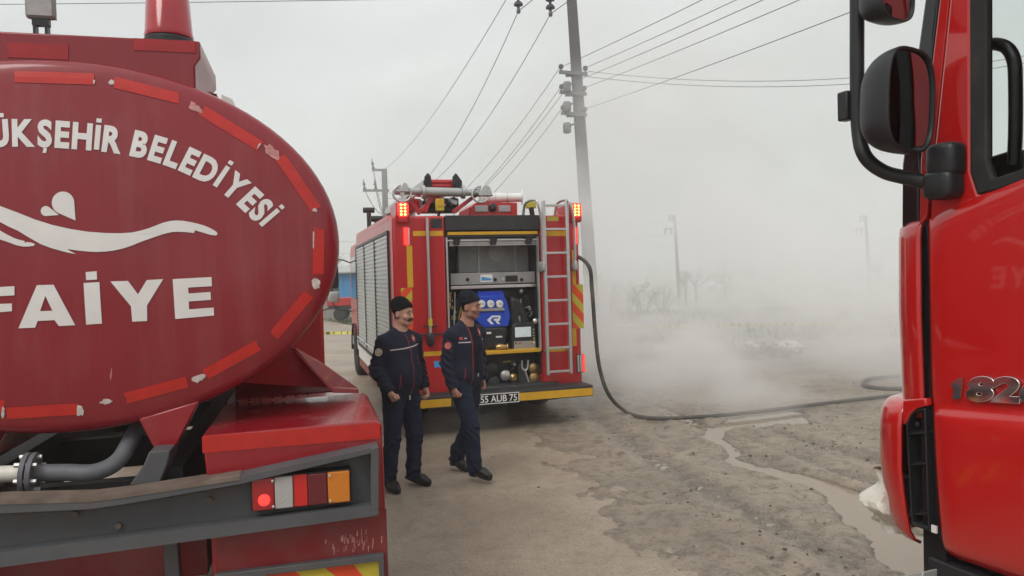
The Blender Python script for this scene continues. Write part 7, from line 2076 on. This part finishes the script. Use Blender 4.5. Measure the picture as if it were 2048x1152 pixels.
# --- vehicles far out in the field
def car(label, loc, rz, kind):
    o = thing('parked_car', label, 'car', loc, rz, 'white vehicles parked in the field')
    if kind == 'van':
        prof = [(-2.1, 0.35), (2.1, 0.35), (2.15, 0.75), (1.95, 0.95), (1.2, 1.08), (0.65, 1.68), (-1.9, 1.75), (-2.1, 1.5)]; win = [(1.02, 1.08), (0.62, 1.58), (-0.15, 1.62), (-0.15, 1.08)], [(-0.25, 1.08), (-0.25, 1.62), (-1.75, 1.62), (-1.85, 1.08)]
    elif kind == 'pickup':
        prof = [(-2.6, 0.45), (2.5, 0.45), (2.55, 0.85), (2.3, 1.05), (1.35, 1.12), (0.8, 1.72), (-0.35, 1.74), (-0.55, 1.12), (-2.6, 1.12)]; win = [(1.15, 1.15), (0.74, 1.62), (0.3, 1.64), (0.3, 1.15)], [(0.22, 1.15), (0.22, 1.64), (-0.28, 1.64), (-0.42, 1.15)]
    else:
        prof = [(-2.0, 0.35), (2.0, 0.35), (2.05, 0.7), (1.8, 0.86), (1.05, 0.94), (0.4, 1.40), (-1.0, 1.42), (-1.7, 0.98), (-2.05, 0.9)]; win = [(0.9, 0.95), (0.38, 1.34), (-0.2, 1.36), (-0.2, 0.95)], [(-0.28, 0.95), (-0.28, 1.36), (-0.95, 1.35), (-1.45, 0.97)]
    W_ = 0.88
    bd = MB().prism(prof, 'y', -W_, W_).build('body', 'car_white', o, bevel=0.07, seg=3)
    for w in win:
        for sy in (-1, 1): MB().prism(w, 'y', sy * (W_ + 0.004), sy * (W_ - 0.03)).build('window', 'tinted_glass', bd)
    fx = [p for p in prof if p[1] > 1.0]
    for sx in (-1.3, 1.35):
        for sy in (-1, 1): MB().lathe([(0, -0.1), (0.28, -0.1), (0.33, -0.05), (0.33, 0.05), (0.28, 0.1), (0, 0.1)], (sx * (1.15 if kind == 'pickup' else 1), sy * (W_ - 0.08), 0.33), (0, 1, 0), 18).build('wheel', 'black_rubber', o)
    xf = max(p[0] for p in prof)
    for sy in (-0.6, 0.6): MB().box(xf - 0.06, xf + 0.015, sy - 0.15, sy + 0.15, 0.68, 0.82).build('headlight', 'lens_clear', bd)
    return o
for px, py, Yd, kind, lb, rz in ((1680, 577, 118, 'van', 'white van with side windows parked in the hazy field', 0.1), (1538, 584, 118, 'pickup', 'white pickup truck parked in the hazy field', -0.12), (1438, 572, 150, 'sedan', 'low white saloon car, farthest and faintest in the hazy field', 0.1)):
    p = at_depth(px, py, Yd); car(lb, (p[0], Yd, gz(p[0], Yd)), rz, kind)
# --- sign board
c = at_depth(1192, 570, 30)
sg = thing('sign_board', 'narrow white sign board on a post beside the concrete pole', 'sign', (c[0], 30, gz(c[0], 30)))
zc_ = c[2] - gz(c[0], 30)
MB().box(-0.19, 0.19, -0.02, 0.02, zc_ - 0.42, zc_ + 0.42).build('board', 'sign_white', sg); MB().box(-0.03, 0.03, 0.021, 0.08, -0.2, zc_ + 0.3).build('post', 'galv', sg)
v, f = text_mesh('2', bold=0.02); MB().add([(p[0] * 0.36 - 0.1, -0.023, zc_ + 0.12 + p[1] * 0.34) for p in v], f).build('numeral', 'dark_metal', sg, smooth=0)

# --- trees and shrubs, leafless in winter
def branchy(h, seed, spread=0.55, lv=4, r0=0.1, lean=0.0):
    rnd = random.Random(seed); tb, tw = MB(), MB()
    def grow(p, d, L, r, lev):
        n = 3; pts = [p]; q = p
        for k in range(n):
            d = (d + Vector((rnd.uniform(-1, 1), rnd.uniform(-1, 1), rnd.uniform(-0.3, 0.6))) * 0.18).normalized(); q = q + d * L / n; pts.append(q)
        (tb if lev < 2 else tw).tube(pts, [r * (1 - 0.45 * k / n) for k in range(n + 1)], 5 if lev < 2 else 3)
        if lev >= lv: return
        for k in range(rnd.choice((3, 4)) if lev else 5):
            t_ = rnd.uniform(0.35, 1.0); pp = pts[min(n, int(t_ * n))].lerp(pts[min(n, int(t_ * n) + 1)], t_ * n % 1)
            a = rnd.uniform(0, 6.28); nd = (d * (1 - spread) + Vector((math.cos(a), math.sin(a), rnd.uniform(0.0, 0.7))) * spread).normalized()
            grow(pp, nd, L * rnd.uniform(0.5, 0.75), max(r * 0.5, 0.012), lev + 1)
    grow(Vector((0, 0, -0.1)), Vector((lean, 0, 1)), h * 0.42, r0, 0)
    return tb, tw
def bare_tree(px, Yd, h, lb, seed, grp='bare trees far across the field'):
    p = at_depth(px, 560, Yd)
    o = thing('bare_tree', lb, 'tree', (p[0], Yd, gz(p[0], Yd)), seed, grp)
    tb, tw = branchy(h, seed, r0=0.03 * h)
    tb.build('trunk', 'bark', o, normals=False); tw.build('crown', 'twig', o, normals=False)
    return o
for k, (px, Yd, h, lb) in enumerate(((1392, 105, 6.5, 'round bare tree just right of the nearer far field pole'), (1371, 100, 5.5, 'thin bare tree touching the far field pole'), (1452, 125, 7.5, 'tall twiggy bare tree left of the white pickup'), (1462, 122, 6.0, 'short bare tree beside the tall twiggy one'),
        (1506, 140, 7.0, 'bare tree behind the white pickup truck'), (1560, 170, 7, 'bare tree on the skyline right of the pickup'), (1722, 135, 7.5, 'bare tree at the foot of the right far pole'), (1640, 170, 7, 'bare tree behind the white van'), (1600, 180, 6, 'bare tree on the skyline between pickup and van'), (1760, 150, 6.5, 'bare tree right of the right far pole'),
        (672, 70, 6.5, 'bare tree rising behind the blue shed'), (640, 80, 7.5, 'bare tree left of the blue shed near the tank rim'))):
    bare_tree(px, Yd, h, lb, 40 + k)
def shrub(x, y, h, w, lb, seed, grp):
    o = thing('shrub', lb, 'shrub', (x, y, gz(x, y)), seed * 1.3, grp)
    rnd = random.Random(seed); st = MB(); lf = MB()
    for k in range(26):
        a = rnd.uniform(0, 6.28); r = rnd.uniform(0, 1) ** 0.5 * w / 2
        e = Vector((math.cos(a) * r * 1.3, math.sin(a) * r * 1.3, h * rnd.uniform(0.55, 1.0)))
        m_ = Vector((math.cos(a) * r * 0.6, math.sin(a) * r * 0.6, e.z * 0.5))
        st.tube([(math.cos(a) * r * 0.2, math.sin(a) * r * 0.2, -0.05), m_, e], [0.014, 0.01, 0.004], 3)
        for q in range(16):
            t_ = rnd.uniform(0.25, 1); c = (m_.lerp(e, t_ * 2 - 1) if t_ > 0.5 else m_ * (t_ * 2)) + Vector((rnd.gauss(0, 0.08), rnd.gauss(0, 0.08), rnd.gauss(0, 0.06)))
            d = Vector((rnd.gauss(0, 1), rnd.gauss(0, 1), rnd.gauss(0, 1))).normalized() * 0.05; d2 = Vector((rnd.gauss(0, 1), rnd.gauss(0, 1), rnd.gauss(0, 1))).normalized() * 0.025
            lf.add([c - d, c + d2, c + d, c - d2], [(0, 1, 2, 3)])
    st.build('stem', 'twig', o, normals=False); lf.build('foliage', 'bush_leaf', o, normals=False)
for k, (px, Yd, h, w, lb) in enumerate(((1215, 40, 1.9, 2.6, 'scrubby shrub close behind the white sign board'), (1248, 43, 2.1, 3.0, 'broad scrubby shrub right of the white sign board'), (1285, 46, 1.8, 2.8, 'scrubby shrub beyond the broad one by the sign'), (1325, 52, 1.7, 3.0, 'low scrubby shrub toward the far field pole'))):
    p = at_depth(px, 580, Yd); shrub(p[0], Yd, h, w, lb, 70 + k, 'scrub behind the sign board')
for k, (px, py, h, w, lb) in enumerate(((1310, 728, 0.2, 0.8, 'small dry weed clump left of the white rubbish'), (1365, 722, 0.24, 1.0, 'dry weed clump among the rubbish bags'), (1445, 726, 0.24, 0.9, 'dry weed clump between rubbish bags'), (1500, 722, 0.34, 1.0, 'dark weed clump under the right rubbish bag'), (1560, 716, 0.22, 0.9, 'dry weed clump right of the rubbish'))):
    p = ground(px, py); shrub(p[0], p[1], h, w, lb, 90 + k, 'weeds along the yard edge')
# --- rubbish bags at the edge of the yard
def bag(px, py, s, m, lb, seed):
    p = ground(px, py); rnd = random.Random(seed); b = MB()
    def fn(u, v):
        a = 2 * math.pi * u; e = math.pi * (v - 0.5) * 0.999
        n = 0.75 + 0.55 * float(fbm(np.array([math.cos(a) * 1.5 + seed]), np.array([math.sin(a) * 1.5 + v * 3.0 + seed]), 3, seed)[0])
        return (p[0] + s * n * math.cos(e) * math.cos(a) * 1.2, p[1] + s * n * math.cos(e) * math.sin(a), gz(p[0], p[1]) + s * 0.42 + s * n * 0.62 * math.sin(e) + 0.1 * s * math.sin(a * 3))
    b.grid(fn, 22, 12, True); o = b.build('rubbish_bag', m, smooth=40); tag(o, lb, 'rubbish', 'rubbish at the yard edge')
for k, (px, py, s, m, lb) in enumerate(((1328, 718, 0.26, 'bag_white', 'bright white rubbish bag, leftmost of the heap in smoke'), (1338, 712, 0.16, 'bag_white', 'small white bag on top of the bright rubbish bag'), (1375, 714, 0.24, 'rubble', 'greyish rubbish lump beside the white bags'), (1402, 720, 0.22, 'bag_pink', 'pinkish rubbish bag among weeds'), (1410, 710, 0.2, 'bag_white', 'pale bag behind the pinkish rubbish bag'),
        (1495, 704, 0.22, 'bag_white', 'pale rubbish bag above the dark weed clump'), (1582, 706, 0.26, 'bag_white', 'flat pale rubbish bag, last of the heap toward the truck'))):
    bag(px, py, s, m, lb, 5 + k)
# --- grass by the road and in the near field
gb = MB(); rnd = random.Random(3)
for k in range(26000):
    if k < 9000: y = rnd.uniform(28, 40); x = rnd.uniform(float(road_edge_r(y)) + 0.3, float(road_edge_r(y)) + 9)
    else: y = 21 + 26 * rnd.random() ** 1.3; x = rnd.uniform(-6, 26)
    if x < float(road_edge_r(y)) + 0.2: continue
    if math.sin(x * 0.9 + 1.3 * math.sin(y * 0.5)) + rnd.uniform(-1, 1) < -0.4: continue
    h = rnd.uniform(0.06, 0.22); a = rnd.uniform(0, 3.14); w = 0.022; z = gz(x, y) - 0.03
    dx, dy = math.cos(a) * w, math.sin(a) * w; lx, ly = rnd.gauss(0, 0.05), rnd.gauss(0, 0.05)
    gb.add([(x - dx, y - dy, z), (x + dx, y + dy, z), (x + lx, y + ly, z + h)], [(0, 1, 2)])
go = gb.build('grass', 'grass_blade', smooth=0, normals=False); tag(go, 'short winter grass along the road and field edge', 'grass', kind='stuff')
# --- low hills on the skyline
hb = MB(); NXh = 90
def hill(u, v):
    x = -1400 + 2800 * u; y = 900 + 500 * v
    n = float(fbm(np.array([x * 0.004 + 3]), np.array([v * 1.5]), 4, 6)[0])
    return (x, y, -4 + (6 + 30 * n) * math.sin(math.pi * min(1, v * 1.05)) * (0.55 + 0.45 * math.tanh((x - 100) / 250)))
hb.grid(hill, NXh, 9); ho = hb.build('hills', 'hill', smooth=80); tag(ho, kind='structure')

# ================================================================== SMOKE AND HAZE
def smoke_material():
    m = bpy.data.materials.new('smoke'); m.use_nodes = True
    N, L = m.node_tree.nodes, m.node_tree.links
    N.clear()
    out = N.new('ShaderNodeOutputMaterial'); pv = N.new('ShaderNodeVolumePrincipled')
    pv.inputs['Color'].default_value = (0.993, 0.985, 0.974, 1); pv.inputs['Anisotropy'].default_value = 0.15
    geo = N.new('ShaderNodeNewGeometry')
    def blob(c, r):
        mp_ = N.new('ShaderNodeMapping'); mp_.vector_type = 'POINT'
        mp_.inputs['Location'].default_value = tuple(-a / b for a, b in zip(c, r)); mp_.inputs['Scale'].default_value = tuple(1 / b for b in r)
        g = N.new('ShaderNodeTexGradient'); g.gradient_type = 'SPHERICAL'
        L.new(geo.outputs['Position'], mp_.inputs['Vector']); L.new(mp_.outputs[0], g.inputs[0]); return g.outputs['Fac']
    def op(o, a, b):
        x = N.new('ShaderNodeMath'); x.operation = o
        for i, v in ((0, a), (1, b)):
            if isinstance(v, (int, float)): x.inputs[i].default_value = v
            else: L.new(v, x.inputs[i])
        return x.outputs[0]
    s = None
    for c, r, w in SMOKE:
        t_ = op('MULTIPLY', blob(c, r), w)
        s = t_ if s is None else op('ADD', s, t_)
    mp_ = N.new('ShaderNodeMapping'); mp_.inputs['Scale'].default_value = (0.42, 0.42, 0.5); mp_.inputs['Rotation'].default_value = (0, math.radians(25), 0)
    nz_ = N.new('ShaderNodeTexNoise'); nz_.inputs['Scale'].default_value = 1.0; nz_.inputs['Detail'].default_value = 3.5; nz_.inputs['Roughness'].default_value = 0.55; nz_.inputs['Distortion'].default_value = 0.6
    L.new(geo.outputs['Position'], mp_.inputs['Vector']); L.new(mp_.outputs[0], nz_.inputs['Vector'])
    mr = N.new('ShaderNodeMapRange'); mr.inputs['From Min'].default_value = 0.42; mr.inputs['From Max'].default_value = 0.64; mr.inputs['To Min'].default_value = 0.04; mr.inputs['To Max'].default_value = 1.9
    L.new(nz_.outputs['Fac'], mr.inputs['Value'])
    L.new(op('MULTIPLY', s, mr.outputs[0]), pv.inputs['Density'])
    L.new(pv.outputs[0], out.inputs['Volume'])
    MATS['smoke'] = m
SMOKE = [((5.0, 14.5, 0.2), (6.8, 5.4, 3.6), 0.60),      # bank on the ground beside the engine
         ((7.0, 12.4, 0.8), (3.6, 3.6, 3.2), 1.25),      # thick drift toward the red truck
         ((2.7, 11.9, 0.6), (2.6, 3.0, 3.6), 1.15),      # puffs along the engine's flank
         ((2.6, 15.2, 3.0), (3.0, 3.5, 4.6), 0.42),      # rising round the concrete pole
         ((7.5, 27.0, 8.0), (14.0, 8.0, 7.0), 0.13),    # thin plume overhead
         ((-2.0, 27.0, 7.0), (11.0, 7.0, 6.0), 0.05)]    # wisps over the engine
smoke_material()
sm = MB().box(-12, 18, 8.2, 33, -0.6, 13.5).build('smoke', 'smoke', smooth=0)
tag(sm, 'pale grey smoke drifting over the yard beside the fire engine', 'smoke', kind='stuff')
hm = bpy.data.materials.new('haze'); hm.use_nodes = True; hm.node_tree.nodes.clear()
_o = hm.node_tree.nodes.new('ShaderNodeOutputMaterial'); _v = hm.node_tree.nodes.new('ShaderNodeVolumePrincipled')
_v.inputs['Color'].default_value = (0.985, 0.985, 0.98, 1); _v.inputs['Density'].default_value = 0.0026
hm.node_tree.links.new(_v.outputs[0], _o.inputs['Volume']); MATS['haze'] = hm
hz_ = MB().box(-1600, 1600, -70, 2600, -7, 32).build('haze', 'haze', smooth=0)
tag(hz_, 'thin pale haze over the whole place', 'haze', kind='stuff')
